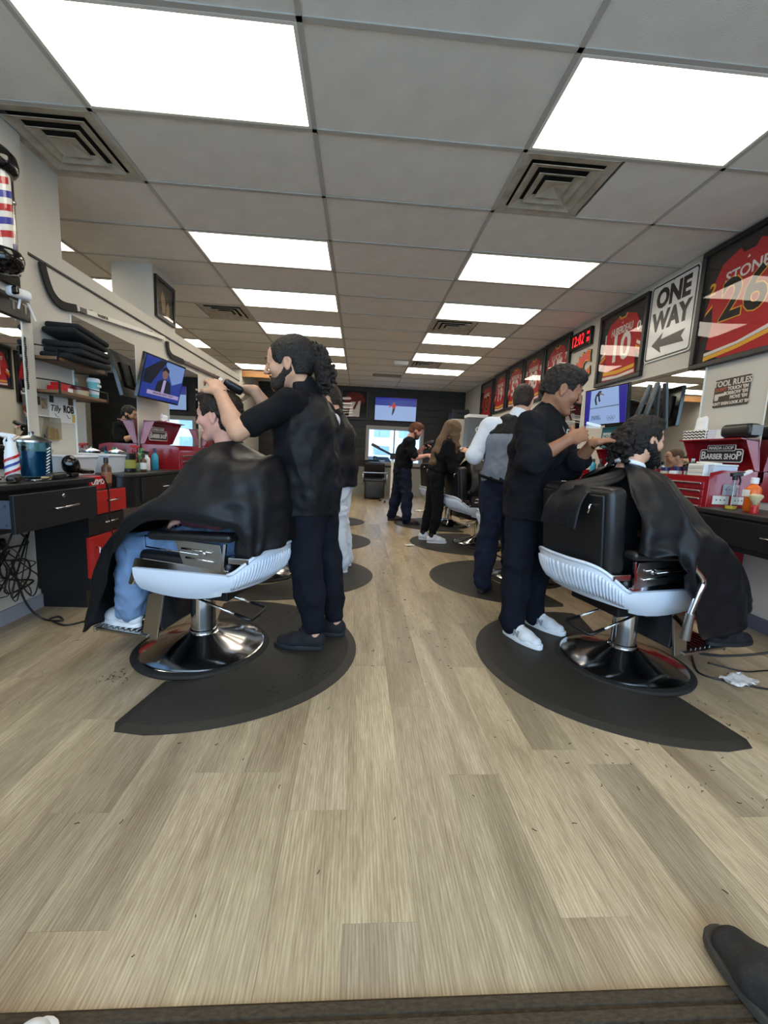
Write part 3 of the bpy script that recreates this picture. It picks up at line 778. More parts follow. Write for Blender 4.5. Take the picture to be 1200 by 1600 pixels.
    lv = MB().tube([(0.0,0.07,0.315),(-0.12,0.085,0.285),(-0.235,0.09,0.252)], 0.0065, 8); lv.tube([(0.0,-0.07,0.315),(-0.12,-0.085,0.285),(-0.235,-0.09,0.252)], 0.0065, 8)
    lvo = lv.build('pump_lever', M_CHROME, t, True)
    MB().tube([(-0.235,0.09,0.252),(-0.315,0.095,0.232),(-0.325,0.085,0.228),(-0.325,-0.085,0.228),(-0.315,-0.095,0.232),(-0.235,-0.09,0.252)], 0.0095, 8).build('lever_grip', M_VINYL, lvo, True)
    return t
def place(o, x, y, deg):
    o.location = (x, y, 0); o.rotation_euler = (0, 0, math.radians(deg)); return o
MATZ = 0.0125
CHAIRS = {'L1': (-0.83,2.25,168), 'L2': (-0.87,3.75,166), 'L3': (-0.78,5.25,170), 'L4': (-1.16,6.75,170),
          'R1': (1.53,2.15,12), 'R2': (1.63,3.80,14), 'R3': (1.61,5.30,10), 'R4': (1.50,6.75,12)}
_proto = place(make_chair('barber chair of the client in blue jeans at the front left'), *CHAIRS['L1'])
CH_LABEL = {'L2': 'second barber chair on the left, behind the barber with the curly ponytail', 'L3': 'third barber chair on the left, past the barber in pale trousers',
            'L4': 'fourth barber chair on the left, seen only in the mirror', 'R2': 'second barber chair on the right, behind the barber in the black hoodie',
            'R3': 'barber chair beside the woman with long hair', 'R4': 'barber chair beside the red haired barber'}
for k, lab in CH_LABEL.items():
    c = copy_tree(_proto); place(c, *CHAIRS[k]); c['label'] = lab
place(make_chair('barber chair of the bearded client at the front right', True), *CHAIRS['R1'])
for _o in [o for o in COL.objects if o.name.startswith('barber_chair')]: _o.location.z = 0.0

# --- half-round anti-fatigue mats: their straight side runs under the chair
M_MAT = mat('mat_rubber', (40,37,31), 0.6, var=0.18, vscale=3.5, bump=0.12, bscale=120)
M_HAIRBITS = mat('cut_hair', (22,16,12), 0.9)
def make_mat(label, x, y, sgn, rx=0.88, ry=0.74, bx=-0.02):
    t = thing('floor_mat', label, 'floor mat', (x, y, 0), 0, 'half-round black mats under the chairs')
    out = [(bx*sgn*-1, -ry*0.9), (bx*-sgn-0.03*sgn, -ry*0.985)]
    pts = []
    n = 48
    for i in range(n+1):
        a = -math.pi/2+math.pi*i/n
        pts.append((sgn*rx*math.cos(a)**0.92 if math.cos(a) > 1e-9 else 0.0, ry*math.sin(a)))
    # rounded ends of the straight side, notched for the chair base
    end = [(-0.05*sgn, ry*0.97), (-0.075*sgn, ry*0.90)]
    base = [(-0.02*sgn, 0.36)]
    for i in range(1, 14):
        a = math.pi/2-math.pi*i/14
        base.append((0.30*sgn*math.cos(a), 0.362*math.sin(a)))
    base.append((-0.02*sgn, -0.36))
    end2 = [(-0.075*sgn, -ry*0.90), (-0.05*sgn, -ry*0.97)]
    poly = pts[1:-1]+end+base+end2
    if sgn < 0: poly = poly[::-1]
    def ring(off, z):
        m = len(poly); res = []
        for i in range(m):
            p0, p1, p2 = Vector(poly[i-1]), Vector(poly[i]), Vector(poly[(i+1)%m])
            tg = (p2-p0); nn = Vector((tg.y, -tg.x))
            nn = nn.normalized() if nn.length > 1e-9 else Vector((0,0))
            q = p1-nn*off; res.append((q.x, q.y, z))
        return res
    b = MB(); rings = [ring(0, 0.001), ring(0.0, 0.004), ring(0.045, MATZ), ]
    vs = [v for r in rings for v in r]; m = len(poly); fs = []
    for j in range(2):
        for i in range(m):
            k = (i+1) % m; fs.append([j*m+i, j*m+k, (j+1)*m+k, (j+1)*m+i])
    fs.append([2*m+i for i in range(m)]); fs.append([i for i in range(m)][::-1])
    b._add(vs, fs)
    bmesh.ops.triangulate(b.bm, faces=[f for f in b.bm.faces if len(f.verts) > 4])
    b.build('rubber_pad', M_MAT, t)
    return t
make_mat('black half-round mat under the client in blue jeans, front left', -0.86, 2.25, 1)
make_mat('black half-round mat under the barber in pale trousers', -0.84, 3.72, 1, 1.0, 0.72)
make_mat('black half-round mat at the third left chair', -0.82, 5.22, 1, 1.0, 0.70)
make_mat('black half-round mat at the fourth left chair', -1.18, 6.75, 1, 1.30, 0.70)
make_mat('black half-round mat under the barber in white sneakers, front right', 1.58, 2.16, -1, 0.86, 0.74)
make_mat('black half-round mat under the barber in the grey backed vest', 1.58, 3.72, -1, 0.88, 0.72)
make_mat('black half-round mat under the woman with long hair', 1.60, 5.30, -1, 0.90, 0.70)
make_mat('black half-round mat under the red haired barber', 1.56, 6.78, -1, 0.95, 0.70)

# ================================================================== stations, chests, screens, frames
M_BLKLAM = mat('black_laminate', (20,20,22), 0.42, var=0.1, vscale=4, bump=0.04, bscale=120)
M_TOPLAM = mat('dark_counter_top', (42,40,39), 0.4, var=0.15, vscale=20)
M_REDLAM = mat('red_laminate', (186,30,28), 0.35)
M_REDENAM = mat('red_chest_enamel', (150,16,28), 0.25, coat=0.4)
M_STEEL = mat('brushed_steel', (190,192,196), 0.25, 1.0)
M_GRYST = mat('grey_drawer_steel', (92,100,116), 0.4, 0.5)
M_BLACK = mat('black_plastic', (14,14,15), 0.4)
M_BLKGLOSS = mat('gloss_black', (10,10,11), 0.12)
M_WHITEP = mat('white_plastic', (226,228,230), 0.4)
M_WHITE = mat('white_paint', (232,232,228), 0.6)
def handle(parent, p0, p1, out, m=None):
    p0, p1, o = Vector(p0), Vector(p1), Vector(out)
    MB().tube([p0, p0+o, p1+o, p1], 0.006, 8).build('handle', m or M_STEEL, parent, True)
AXW = ((0,1,0),(0,0,1),(1,0,0))
# --- near left desk with its drawer pulled out
t = thing('station_desk', 'black station desk at the near left with an open drawer', 'desk', (-2.09, 2.0, 0))
MB().bx(0.001, 0.40, -0.85, 0.77, 0.855, 0.885, 0.004).build('desk_top', M_BLKLAM, t)
MB().bx(0.001, 0.36, -0.85, 0.77, 0.64, 0.854).build('drawer_case', M_BLKLAM, t)
MB().bx(0.001, 0.34, -0.85, -0.80, 0.0, 0.64).build('side_panel', M_BLKLAM, t)
d = MB().bx(0.455, 0.475, 0.035, 0.66, 0.655, 0.842, 0.002).build('drawer', M_BLKLAM, t)
MB().bx(0.30, 0.455, 0.045, 0.055, 0.68, 0.815).build('drawer_side', M_GRYST, d)
for zz in (0.70, 0.79): 
    for xx in (0.33, 0.43): MB().cyl((xx,0.045,zz), (xx,0.041,zz), 0.006, n=10).build('screw', M_STEEL, d)
MB().bx(0.30, 0.455, 0.64, 0.65, 0.68, 0.815).build('drawer_side', M_GRYST, d)
handle(d, (0.475,0.28,0.752), (0.475,0.44,0.756), (0.032,0,0))
MB().cyl((0.475,0.365,0.812), (0.481,0.365,0.812), 0.010, n=14).build('drawer_lock', M_STEEL, d, True)
# cabinet with red fronts beside it
t = thing('storage_cabinet', 'black cabinet with red drawer and red door under the left counter', 'cabinet', (-2.13, 2.78, 0))
MB().bx(0.001, 0.37, 0.0, 0.42, 0.13, 0.785).build('body', M_BLKLAM, t)
MB().bx(0.001, 0.33, 0.02, 0.40, 0.0, 0.13).build('plinth', M_BLKLAM, t)
d = MB().bx(0.372, 0.392, 0.05, 0.425, 0.628, 0.782, 0.002).build('drawer', M_REDLAM, t); handle(d, (0.392,0.19,0.712), (0.392,0.30,0.714), (0.022,0,0)); MB().cyl((0.392,0.245,0.76), (0.396,0.245,0.76), 0.006, n=10).build('drawer_lock', M_STEEL, d)
d = MB().bx(0.372, 0.386, 0.0, 0.40, 0.50, 0.615, 0.002).build('drawer', M_BLKLAM, t); handle(d, (0.386,0.15,0.566), (0.386,0.28,0.57), (0.022,0,0))
d = MB().bx(0.372, 0.392, -0.02, 0.345, 0.215, 0.485, 0.002).build('door', M_REDLAM, t); handle(d, (0.392,0.05,0.29), (0.392,0.05,0.41), (0.022,0,0))
t = tag(MB().bx(-2.129, -1.90, 2.86, 3.20, 0.80, 0.875, 0.003).build('counter_riser', M_BLKLAM), 'black riser block against the wall carrying the white plastic bins', 'shelf')
# --- rounded black desks further down the left wall
def left_desk(label, y0, y1):
    t = thing('station_desk', label, 'desk', (XL, y0, 0)); w = y1-y0
    out = [(0.001,0),(0.28,0)]+[(0.28+0.12*math.sin(a), 0.12-0.12*math.cos(a)) for a in np.linspace(0.2, math.pi/2, 7)]+[(0.40,w-0.02),(0.38,w),(0.001,w)]
    MB().prism(out, 0.235, (0,0,0.62), ((1,0,0),(0,1,0),(0,0,1))).build('desk_body', M_BLKLAM, t, True, angle=35)
    out2 = [(x*1.04 if x > 0.1 else x, y) for x, y in out]
    MB().prism(out2, 0.022, (0,0,0.856), ((1,0,0),(0,1,0),(0,0,1)), 0.003).build('desk_top', M_TOPLAM, t)
    d = MB().bx(0.401, 0.412, 0.20, w-0.06, 0.655, 0.84, 0.002).build('drawer', M_BLKLAM, t); handle(d, (0.412,w*0.55,0.752), (0.412,w*0.55+0.12,0.752), (0.024,0,0))
    return t
left_desk('black rounded desk behind the red cabinet, carrying bottles', 3.21, 4.16)
left_desk('black rounded desk behind the seated client in jeans', 4.80, 5.72)
left_desk('last black rounded desk along the partition wall', 6.25, 7.15)
# --- right desk and others along the right wall
def right_desk(label, y0, y1, hang=0.0):
    t = thing('station_desk', label, 'desk', (XR, y0, 0)); w = y1-y0
    MB().bx(-0.43, -0.001, 0, w, 0.60, 0.815).build('desk_body', M_BLKLAM, t)
    MB().bx(-0.455, -0.001, -0.01, w+0.002, 0.817, 0.848, 0.004).build('desk_top', M_TOPLAM, t)
    d = MB().bx(-0.447, -0.432, 0.05, w-0.04, 0.635, 0.80, 0.002).build('drawer', M_BLKLAM, t); handle(d, (-0.447,w*0.48,0.722), (-0.447,w*0.48+0.13,0.722), (-0.024,0,0))
right_desk('black desk at the right edge with spray bottles on top', 1.55, 2.785)
right_desk('black desk along the right wall behind the hoodie barber', 3.45, 4.05)
right_desk('black desk along the right wall beside the woman barber', 5.15, 6.0)
right_desk('black desk along the right wall near the red haired barber', 6.65, 7.5)
# --- red tool chests with raised lids
M_SIGNBLK = mat('sign_black', (20,20,22), 0.4); M_SIGNWHT = mat('sign_white', (226,226,222), 0.5)
def tool_chest(label, side, y0, y1, ztop=1.11, zbot=0.0, xd=0.40):
    x = XR if side > 0 else XL; s = -side; w = y1-y0
    t = thing('tool_chest', label, 'tool chest', (x, y0, 0), 0, 'red tool chests at the stations')
    X = lambda a: s*a
    def bx(a0, a1, b0, b1, z0, z1, bev=0.0): return MB().bx(min(X(a0),X(a1)), max(X(a0),X(a1)), b0, b1, z0, z1, bev)
    zb = max(zbot, 0.001)
    bx(0.02, xd-0.02, 0.012, w-0.012, zb, 0.62, 0.004).build('lower_cabinet', M_REDENAM, t)
    zz = 0.08
    for k in range(3):
        d = bx(xd-0.02, xd-0.008, 0.03, w-0.03, zz, zz+0.16, 0.003).build('drawer', M_REDENAM, t); bx(xd-0.008, xd+0.004, 0.05, w-0.05, zz+0.135, zz+0.15, 0.003).build('pull_strip', M_STEEL, d); zz += 0.175
    bx(0.02, xd-0.015, 0.0, w, 0.625, ztop-0.07, 0.004).build('chest_body', M_REDENAM, t)
    # stepped end plates rising round the open tray
    for b in (0.0, w-0.006):
        MB().prism([(X(0.02),ztop-0.075),(X(xd-0.015),ztop-0.075),(X(xd-0.02),ztop-0.02),(X(xd-0.10),ztop),(X(0.02),ztop)], 0.006, (0,b,0), ((1,0,0),(0,0,1),(0,1,0))).build('end_plate', M_REDENAM, t)
    bx(0.02, 0.03, 0.0, w, ztop-0.075, ztop).build('back_plate', M_REDENAM, t)
    bx(xd-0.021, xd-0.015, 0.006, w-0.006, ztop-0.075, ztop-0.045).build('front_lip', M_REDENAM, t)
    hs = (0.055, 0.055, 0.055, 0.075, 0.10); zz = ztop-0.085
    for k, hgt in enumerate(hs):
        d = bx(xd-0.016, xd-0.004, 0.03, w-0.03, zz-hgt+0.004, zz-0.003, 0.002).build('drawer', M_REDENAM, t)
        bx(xd-0.004, xd+0.008, 0.045, w-0.045, zz-0.020, zz-0.008, 0.003).build('pull_strip', M_STEEL, d)
        zz -= hgt
    # lid standing open, leaning on the wall
    lid = thing('lid', None, None); lid.parent = t
    def lb(name, prof, b0, b1): MB().prism([(X(a), z) for a, z in prof], b1-b0, (0,b0,0), ((1,0,0),(0,0,1),(0,1,0))).build(name, M_REDENAM, lid)
    lb('lid_back', [(0.022,ztop+0.004),(0.030,ztop+0.004),(0.068,ztop+0.225),(0.058,ztop+0.23)], 0.0, w)
    lb('lid_top', [(0.056,ztop+0.222),(0.20,ztop+0.232),(0.20,ztop+0.225),(0.06,ztop+0.212)], 0.0, w)
    for b in (0.0, w-0.006): lb('lid_end', [(0.030,ztop+0.004),(0.06,ztop+0.01),(0.16,ztop+0.226),(0.06,ztop+0.22)], b, b+0.006)
    return t
def shop_sign(side, yc, zc, label, xoff, tilt=0.0):
    """black plate reading MARDA LOOP BARBER SHOP, stuck inside the chest lid"""
    x = (XR-xoff) if side > 0 else (XL+xoff); s = -side
    t = thing('shop_sign', label, 'sign', (x, yc, zc), 0, 'shop name plates in the chest lids')
    rd = (0, -side, 0); n = (s,0,0)
    W2, H2 = 0.19, 0.062
    def rr(w, h, r, dy=0): return [(w-r,-h+dy),(w,-h+r+dy),(w,h-r+dy),(w-r,h+dy),(-w+r,h+dy),(-w,h-r+dy),(-w,-h+r+dy),(-w+r,-h+dy)]
    ax = (rd, (0,0,1), n)
    MB().prism(rr(W2,H2-0.012,0.012,-0.014), 0.004, (0,0,0), ax).build('sign_border', M_SIGNWHT, t)
    MB().prism(rr(W2-0.006,H2-0.018,0.010,-0.014), 0.005, (0,0,0), ax).build('sign_face', M_SIGNBLK, t)
    MB().prism(rr(0.125,0.024,0.006,0.044), 0.0055, (0,0,0), ax).build('upper_border', M_SIGNWHT, t)
    MB().prism(rr(0.120,0.019,0.005,0.044), 0.0065, (0,0,0), ax).build('upper_face', M_SIGNBLK, t)
    nv = Vector(n)
    text('MARDA LOOP', 'lettering', 0.034, nv*0.0072+Vector((0,0,0.044)), rd, (0,0,1), M_SIGNWHT, t, bold=0.0006)
    text('B', 'lettering', 0.085, nv*0.0055+Vector((0,-side*-0.158*1.0,-0.014))*1.0 if False else nv*0.0055+Vector(rd)*-0.155+Vector((0,0,-0.014)), rd, (0,0,1), M_SIGNWHT, t, bold=0.0016)
    text('ARBER SHO', 'lettering', 0.058, nv*0.0055+Vector(rd)*0.005+Vector((0,0,-0.022)), rd, (0,0,1), M_SIGNWHT, t, bold=0.0014, sx=0.88)
    text('P', 'lettering', 0.085, nv*0.0055+Vector(rd)*0.158+Vector((0,0,-0.014)), rd, (0,0,1), M_SIGNWHT, t, bold=0.0016)
tool_chest('red tool chest with raised lid beside the bearded client', 1, 2.79, 3.36)
shop_sign(1, 3.06, 1.235, 'black shop name plate inside the lid beside the bearded client', 0.085)
tool_chest('red tool chest behind the hands of the hoodie barber', 1, 4.06, 4.64, 1.05)
tool_chest('red tool chest at the right edge of the picture', 1, 0.95, 1.50)
tool_chest('red tool chest on the left under the tilted television', -1, 4.175, 4.78, 1.11)
shop_sign(-1, 4.40, 1.215, 'grey shop name plate in the lid under the tilted television', 0.085)
tool_chest('red tool chest on the left past the seated client', -1, 5.735, 6.235, 1.11)

# --- televisions
def screen_mat(name, c, s=1.0): return mat(name, [v*0.25 for v in c], 0.3, emit=c, estr=s*0.55)
def tv(label, loc, X, N, w, h, dress, name='television', arm=None):
    """X: reading direction along the screen, N: outward normal"""
    t = thing(name, label, 'television', loc)
    X = Vector(X).normalized(); N = Vector(N).normalized(); U = N.cross(X)
    Mx = Matrix((X, U, N)).transposed()
    P = lambda a, b, c=0.0: X*a+U*b+N*c
    MB().box(P(0,0,-0.018), (w+0.03, h+0.03, 0.036), Mx, 0.004).build('bezel', M_BLKGLOSS, t)
    MB().box(P(0,0,-0.045), (w*0.7, h*0.6, 0.03), Mx, 0.01).build('back_cover', M_BLACK, t)
    scr = MB().box(P(0,0,0.0005), (w, h, 0.002), Mx).build('screen', dress['bg'], t)
    k = 0
    for name_, m, poly in dress['polys']:
        k += 1
        MB().prism([(a*w/2, b*h/2) for a, b in poly], 0.0012+0.0002*k, P(0,0,0.0012), (tuple(X), tuple(U), tuple(N))).build(name_, m, scr)
    for txt, m, size, a, b in dress.get('texts', []):
        text(txt, 'screen_text', size, P(a*w/2, b*h/2, 0.006), X, U, m, scr, extrude=0.0003)
    if arm is not None:
        loc = Vector(loc)
        MB().tube([P(0,0,-0.055), Vector(arm)-loc], 0.018, 8).build('mount_arm', M_BLACK, t)
        MB().box(P(0,0,-0.065), (0.2,0.2,0.012), Mx).build('mount_plate', M_BLACK, t)
    return t
E_BLUE = screen_mat('screen_blue', (36,58,150), 0.9); E_LB = screen_mat('screen_light_blue', (120,150,210), 0.9); E_ICE = screen_mat('screen_ice', (150,178,226), 1.0)
E_DARK = screen_mat('screen_dark', (22,26,46), 0.6); E_TAN = screen_mat('screen_tan', (150,110,96), 0.7); E_LIL = screen_mat('screen_lilac', (176,160,204), 0.9); E_RED = screen_mat('screen_red', (196,40,52), 0.9)
E_WHT = screen_mat('screen_white', (226,230,240), 0.9); E_DB = screen_mat('screen_deep_blue', (28,20,150), 0.9); E_GREY = screen_mat('screen_grey', (92,100,120), 0.7)
news = dict(bg=E_BLUE, polys=[('studio_light', E_LB, [(-0.1,0.98),(0.98,0.98),(0.98,0.2),(0.45,-0.1)]), ('studio_shade', E_DARK, [(-0.98,0.3),(-0.3,0.98),(0.0,0.98),(-0.6,-0.3),(-0.98,-0.3)]),
    ('suit', E_DARK, [(-0.35,-0.75),(-0.30,-0.1),(0.0,0.12),(0.35,0.0),(0.5,-0.75)]), ('shirt', E_LIL, [(-0.05,-0.6),(-0.02,0.05),(0.12,0.05),(0.1,-0.6)]),
    ('face', E_TAN, [(-0.12,0.2),(-0.14,0.45),(0.0,0.62),(0.16,0.45),(0.14,0.2),(0.02,0.06)]), ('hair', E_DARK, [(-0.16,0.42),(-0.14,0.62),(0.0,0.72),(0.18,0.6),(0.18,0.42),(0.0,0.56)]),
    ('banner', E_LIL, [(-0.7,-0.8),(-0.7,-0.6),(0.95,-0.6),(0.95,-0.8)]), ('ticker', E_BLUE, [(-0.98,-0.98),(-0.98,-0.84),(0.98,-0.84),(0.98,-0.98)])], texts=[('BREAKING NEWS TODAY', E_DARK, 0.03, 0.1, -0.7)])
def tv_left():
    # hangs off the partition, turned towards the chair and tipped forward
    c = Vector((-1.96, 4.36, 1.735)); N = Vector((0.965,-0.10,-0.24)).normalized(); X = Vector((0.0,0.0,1.0)).cross(N).normalized()
    return tv('tilted television showing a news reader on the partition wall', c, X, N, 0.66, 0.38, news, arm=(-2.12, 4.50, 1.80))
tv_left()
skate = dict(bg=E_ICE, polys=[('side_bar', E_DB, [(-1,-1),(-1,1),(-0.72,1),(-0.78,-1)]), ('side_bar', E_DB, [(0.62,1),(1,1),(1,-1),(0.76,-1)]), ('rink_line', E_GREY, [(-0.75,-0.06),(-0.75,-0.02),(0.68,0.0),(0.68,-0.05)]),
    ('skater_legs', E_DARK, [(-0.45,0.12),(-0.52,0.45),(-0.46,0.72),(-0.40,0.72),(-0.44,0.45),(-0.38,0.14)]), ('skater_body', E_DARK, [(-0.46,0.70),(-0.30,0.92),(-0.18,0.90),(-0.28,0.62),(-0.22,0.30),(-0.30,0.30),(-0.34,0.60)]), ('skater_arm', E_TAN, [(-0.28,0.82),(-0.05,0.68),(-0.06,0.62),(-0.3,0.74)])],
    texts=[('MILANO', E_DARK, 0.035, -0.42, -0.55), ('CORTINA', E_DARK, 0.035, -0.40, -0.68)])
def tv_right():
    c = Vector((2.52, 4.28, 1.715)); N = Vector((-0.985,-0.13,-0.06)).normalized(); X = Vector((0,0,1)).cross(N).normalized()
    t = tv('television showing a skater beside the hoodie barber', c, X, N, 0.60, 0.36, skate, arm=(2.84, 4.36, 1.80))
    U = N.cross(X)
    for i, (a, b) in enumerate(((0.20,-0.66),(0.34,-0.66),(0.48,-0.66),(0.27,-0.76),(0.41,-0.76))):
        o = X*(a*0.30)+U*(b*0.18)+N*0.0045
        MB().tube([o+X*0.017*math.cos(k)+U*0.017*math.sin(k) for k in np.linspace(0, 2*math.pi, 15)[:-1]], 0.0016, 4, True).build('ring', E_GREY, t)
    # folding wall arm made of two grey bars
    for dy, tl in ((-0.34,0.10), (-0.22,0.20)):
        MB().box((0.24, dy, -0.02), (0.03, 0.05, 0.44), rot3(tl, 0.2, 0), 0.008).build('mount_bar', mat('grey_bracket', (92,96,96), 0.5, 0.4), t)
tv_right()
hall = dict(bg=E_ICE, polys=[('top_ticker', E_DB, [(-1,0.84),(-1,1),(1,1),(1,0.84)]), ('board_banner', E_BLUE, [(-1,0.36),(-1,0.84),(1,0.84),(1,0.36)]), ('banner_strip', E_DB, [(-1,0.30),(-1,0.38),(1,0.38),(1,0.30)]),
    ('skater_legs', E_DARK, [(-0.18,-0.52),(-0.16,-0.1),(-0.14,0.1),(-0.02,0.1),(-0.06,-0.2),(-0.14,-0.52)]), ('skater_body', E_RED, [(-0.16,0.08),(-0.2,0.36),(-0.14,0.46),(-0.02,0.44),(0.02,0.3),(-0.02,0.08)]), ('skater_arm', E_RED, [(-0.2,0.36),(-0.36,0.18),(-0.34,0.12),(-0.16,0.28)]), ('skater_head', E_TAN, [(-0.14,0.48),(-0.16,0.58),(-0.09,0.64),(-0.03,0.56),(-0.05,0.47)])])
tv('wide television showing a red figure skater on the black end wall', (0.93, YB-0.08, 2.352), (1,0,0), (0,-1,0), 1.12, 0.60, hall, arm=(0.93, YB-0.01, 2.352))

# --- framed jerseys on the right wall
M_FRAME = mat('black_frame_wood', (24,23,22), 0.45, var=0.2, vscale=12)
M_FMAT = mat('charcoal_mount', (44,42,40), 0.8)
M_JRED = mat('red_jersey_mesh', (188,30,36), 0.75, var=0.06, vscale=20, bump=0.15, bscale=260)
M_JBLK = mat('black_jersey_mesh', (22,22,24), 0.75)
M_JYEL = mat('yellow_twill', (236,178,52), 0.7); M_JWHT = mat('white_twill', (232,228,220), 0.7); M_JDRED = mat('dark_red_jersey', (120,22,30), 0.75)
M_ACRYL = glass_mat('acrylic_glazing', (250,250,250), 0.015, 1.15, 0.05, 1.5)
def framed_jersey(label, y_left, y_right, z0, z1, name, num, style, sl=('','')):
    w, h = y_left-y_right, z1-z0
    t = thing('framed_jersey', label, 'framed jersey', (XR, y_left, z0), 0, 'framed jerseys along the right wall')
    rd, up, n = Vector((0,-1,0)), Vector((0,0,1)), Vector((-1,0,0)); ax = (tuple(rd), tuple(up), tuple(n))
    P = lambda a, b, c=0.0: rd*a+up*b+n*c
    bw = 0.042
    for a0, a1, b0, b1 in ((0,w,0,bw), (0,w,h-bw,h), (0,bw,bw,h-bw), (w-bw,w,bw,h-bw)):
        MB().prism([(a0,b0),(a1,b0),(a1,b1),(a0,b1)], 0.042, P(0,0,0.001), ax, 0.004, 1).build('frame_rail', M_FRAME, t)
    MB().prism([(bw,bw),(w-bw,bw),(w-bw,h-bw),(bw,h-bw)], 0.006, P(0,0,0.001), ax).build('backing', M_FMAT, t)
    def S(poly): return [(bw+a*(w-2*bw), bw+b*(h-2*bw)) for a, b in poly]
    body = [(0.10,0.0),(0.16,0.35),(0.02,0.22),(0.0,0.30),(0.12,0.72),(0.20,0.86),(0.40,0.93),(0.45,0.885),(0.55,0.885),(0.60,0.93),(0.80,0.86),(0.88,0.72),(1.0,0.30),(0.98,0.22),(0.84,0.35),(0.90,0.0)]
    jm = M_JRED
    j = MB().prism(S(body), 0.008, P(0,0,0.008), ax).build('jersey', jm, t)
    def patch(nm, m, poly, lift): MB().prism(S(poly), 0.0025, P(0,0,0.0160+lift), ax).build(nm, m, j)
    patch('collar_trim', M_JYEL if style != 'black' else M_JBLK, [(0.39,0.935),(0.44,0.875),(0.56,0.875),(0.61,0.935),(0.575,0.935),(0.545,0.90),(0.455,0.90),(0.425,0.935)], 0.0)
    if style == 'black':
        patch('side_panel', M_JBLK, [(0.0,0.30),(0.02,0.22),(0.16,0.35),(0.13,0.50),(0.05,0.44)], 0.0); patch('side_panel', M_JBLK, [(1.0,0.30),(0.98,0.22),(0.84,0.35),(0.87,0.50),(0.95,0.44)], 0.0)
        patch('side_stripe', M_JYEL, [(0.05,0.44),(0.13,0.50),(0.135,0.525),(0.055,0.465)], 0.0005); patch('hem_panel', M_JBLK, [(0.10,0.0),(0.12,0.12),(0.2,0.10),(0.3,0.0)], 0.0)
        patch('hem_stripe', M_JYEL, [(0.11,0.05),(0.5,0.085),(0.895,0.16),(0.90,0.12),(0.5,0.05),(0.108,0.01)], 0.0006); patch('hem_stripe', M_JWHT, [(0.11,0.085),(0.5,0.115),(0.89,0.20),(0.895,0.165),(0.5,0.09),(0.11,0.055)], 0.0006)
    else:
        patch('hem_stripe', M_JYEL, [(0.13,0.10),(0.5,0.075),(0.87,0.10),(0.875,0.155),(0.5,0.13),(0.125,0.155)], 0.0006); patch('hem_stripe', M_JWHT, [(0.115,0.03),(0.5,0.01),(0.885,0.03),(0.88,0.075),(0.5,0.05),(0.12,0.075)], 0.0006)
        for s in (0, 1):
            f = (lambda a: a) if s == 0 else (lambda a: 1-a)
            patch('sleeve_stripe', M_JWHT, [(f(0.02),0.37),(f(0.13),0.43),(f(0.125),0.475),(f(0.03),0.42)], 0.0006); patch('sleeve_stripe', M_JYEL, [(f(0.0),0.30),(f(0.145),0.375),(f(0.14),0.41),(f(0.01),0.345)], 0.0006)
    ncol = M_JWHT
    sc = w/0.84
    text(name, 'name_lettering', 0.115*sc, P(w*0.5, bw+(h-2*bw)*0.71, 0.0195), rd, up, ncol, j, bold=0.002, sx=min(1.0, 5.2/max(5, len(name))))
    if style == 'black':
        text(num, 'number_outline', 0.42*sc, P(w*0.5, bw+(h-2*bw)*0.50, 0.0185), rd, up, M_JYEL, j, bold=0.017, sx=0.95)
        text(num, 'number_digits', 0.42*sc, P(w*0.5, bw+(h-2*bw)*0.50, 0.0200), rd, up, M_JBLK, j, bold=0.008, sx=0.95)
    else:
        text(num, 'number_digits', 0.40*sc, P(w*0.5, bw+(h-2*bw)*0.44, 0.0195), rd, up, M_JWHT, j, bold=0.010, sx=0.92)
    for i, a in enumerate((0.115, 0.885)):
        if sl[i]: text(sl[i], 'sleeve_digits', 0.13*sc, P(bw+(w-2*bw)*a, bw+(h-2*bw)*0.66, 0.0195), rd, up, M_JYEL if style == 'black' else M_JWHT, j, bold=0.004)
    MB().prism([(-0.012,-0.008),(0.012,-0.008),(0.004,0.012)], 0.002, P(w*0.5, bw+(h-2*bw)*0.82, 0.017), ax).build('maker_mark', M_JWHT, j)
    pane = MB(); na, nb = 2, 2
    pane.prism([(bw-0.004,bw-0.004),(w-bw+0.004,bw-0.004),(w-bw+0.004,h-bw+0.004),(bw-0.004,h-bw+0.004)], 0.002, P(0,0,0.030), ax).build('glazing', M_ACRYL, t)
framed_jersey('framed red jersey with black number at the right edge, nearest', 3.575, 2.73, 1.95, 2.895, 'STONE', '26', 'black', ('2','6'))
framed_jersey('framed red jersey number ten beside the digital clock', 5.06, 4.225, 2.03, 2.845, 'HUBERDEAU', '10', 'red', ('1','0'))
framed_jersey('framed red jersey number seventeen past the clock', 6.575, 5.775, 2.08, 2.89, 'LUCIC', '17', 'red', ('1','7'))
framed_jersey('framed red jersey number eighty eight over the vest barber', 7.385, 6.605, 2.08, 2.88, 'MANGIAPANE', '88', 'red', ('8','8'))
framed_jersey('framed red jersey number fifty two along the wall', 8.205, 7.425, 2.08, 2.89, 'WEEGAR', '52', 'red', ('5','2'))
framed_jersey('framed red jersey number nineteen second from the far end', 9.01, 8.27, 2.08, 2.88, 'TKACHUK', '19', 'red', ('',''))
framed_jersey('framed dark red jersey farthest along the right wall', 9.98, 9.10, 1.84, 2.86, 'GAUDREAU', '13', 'black', ('',''))

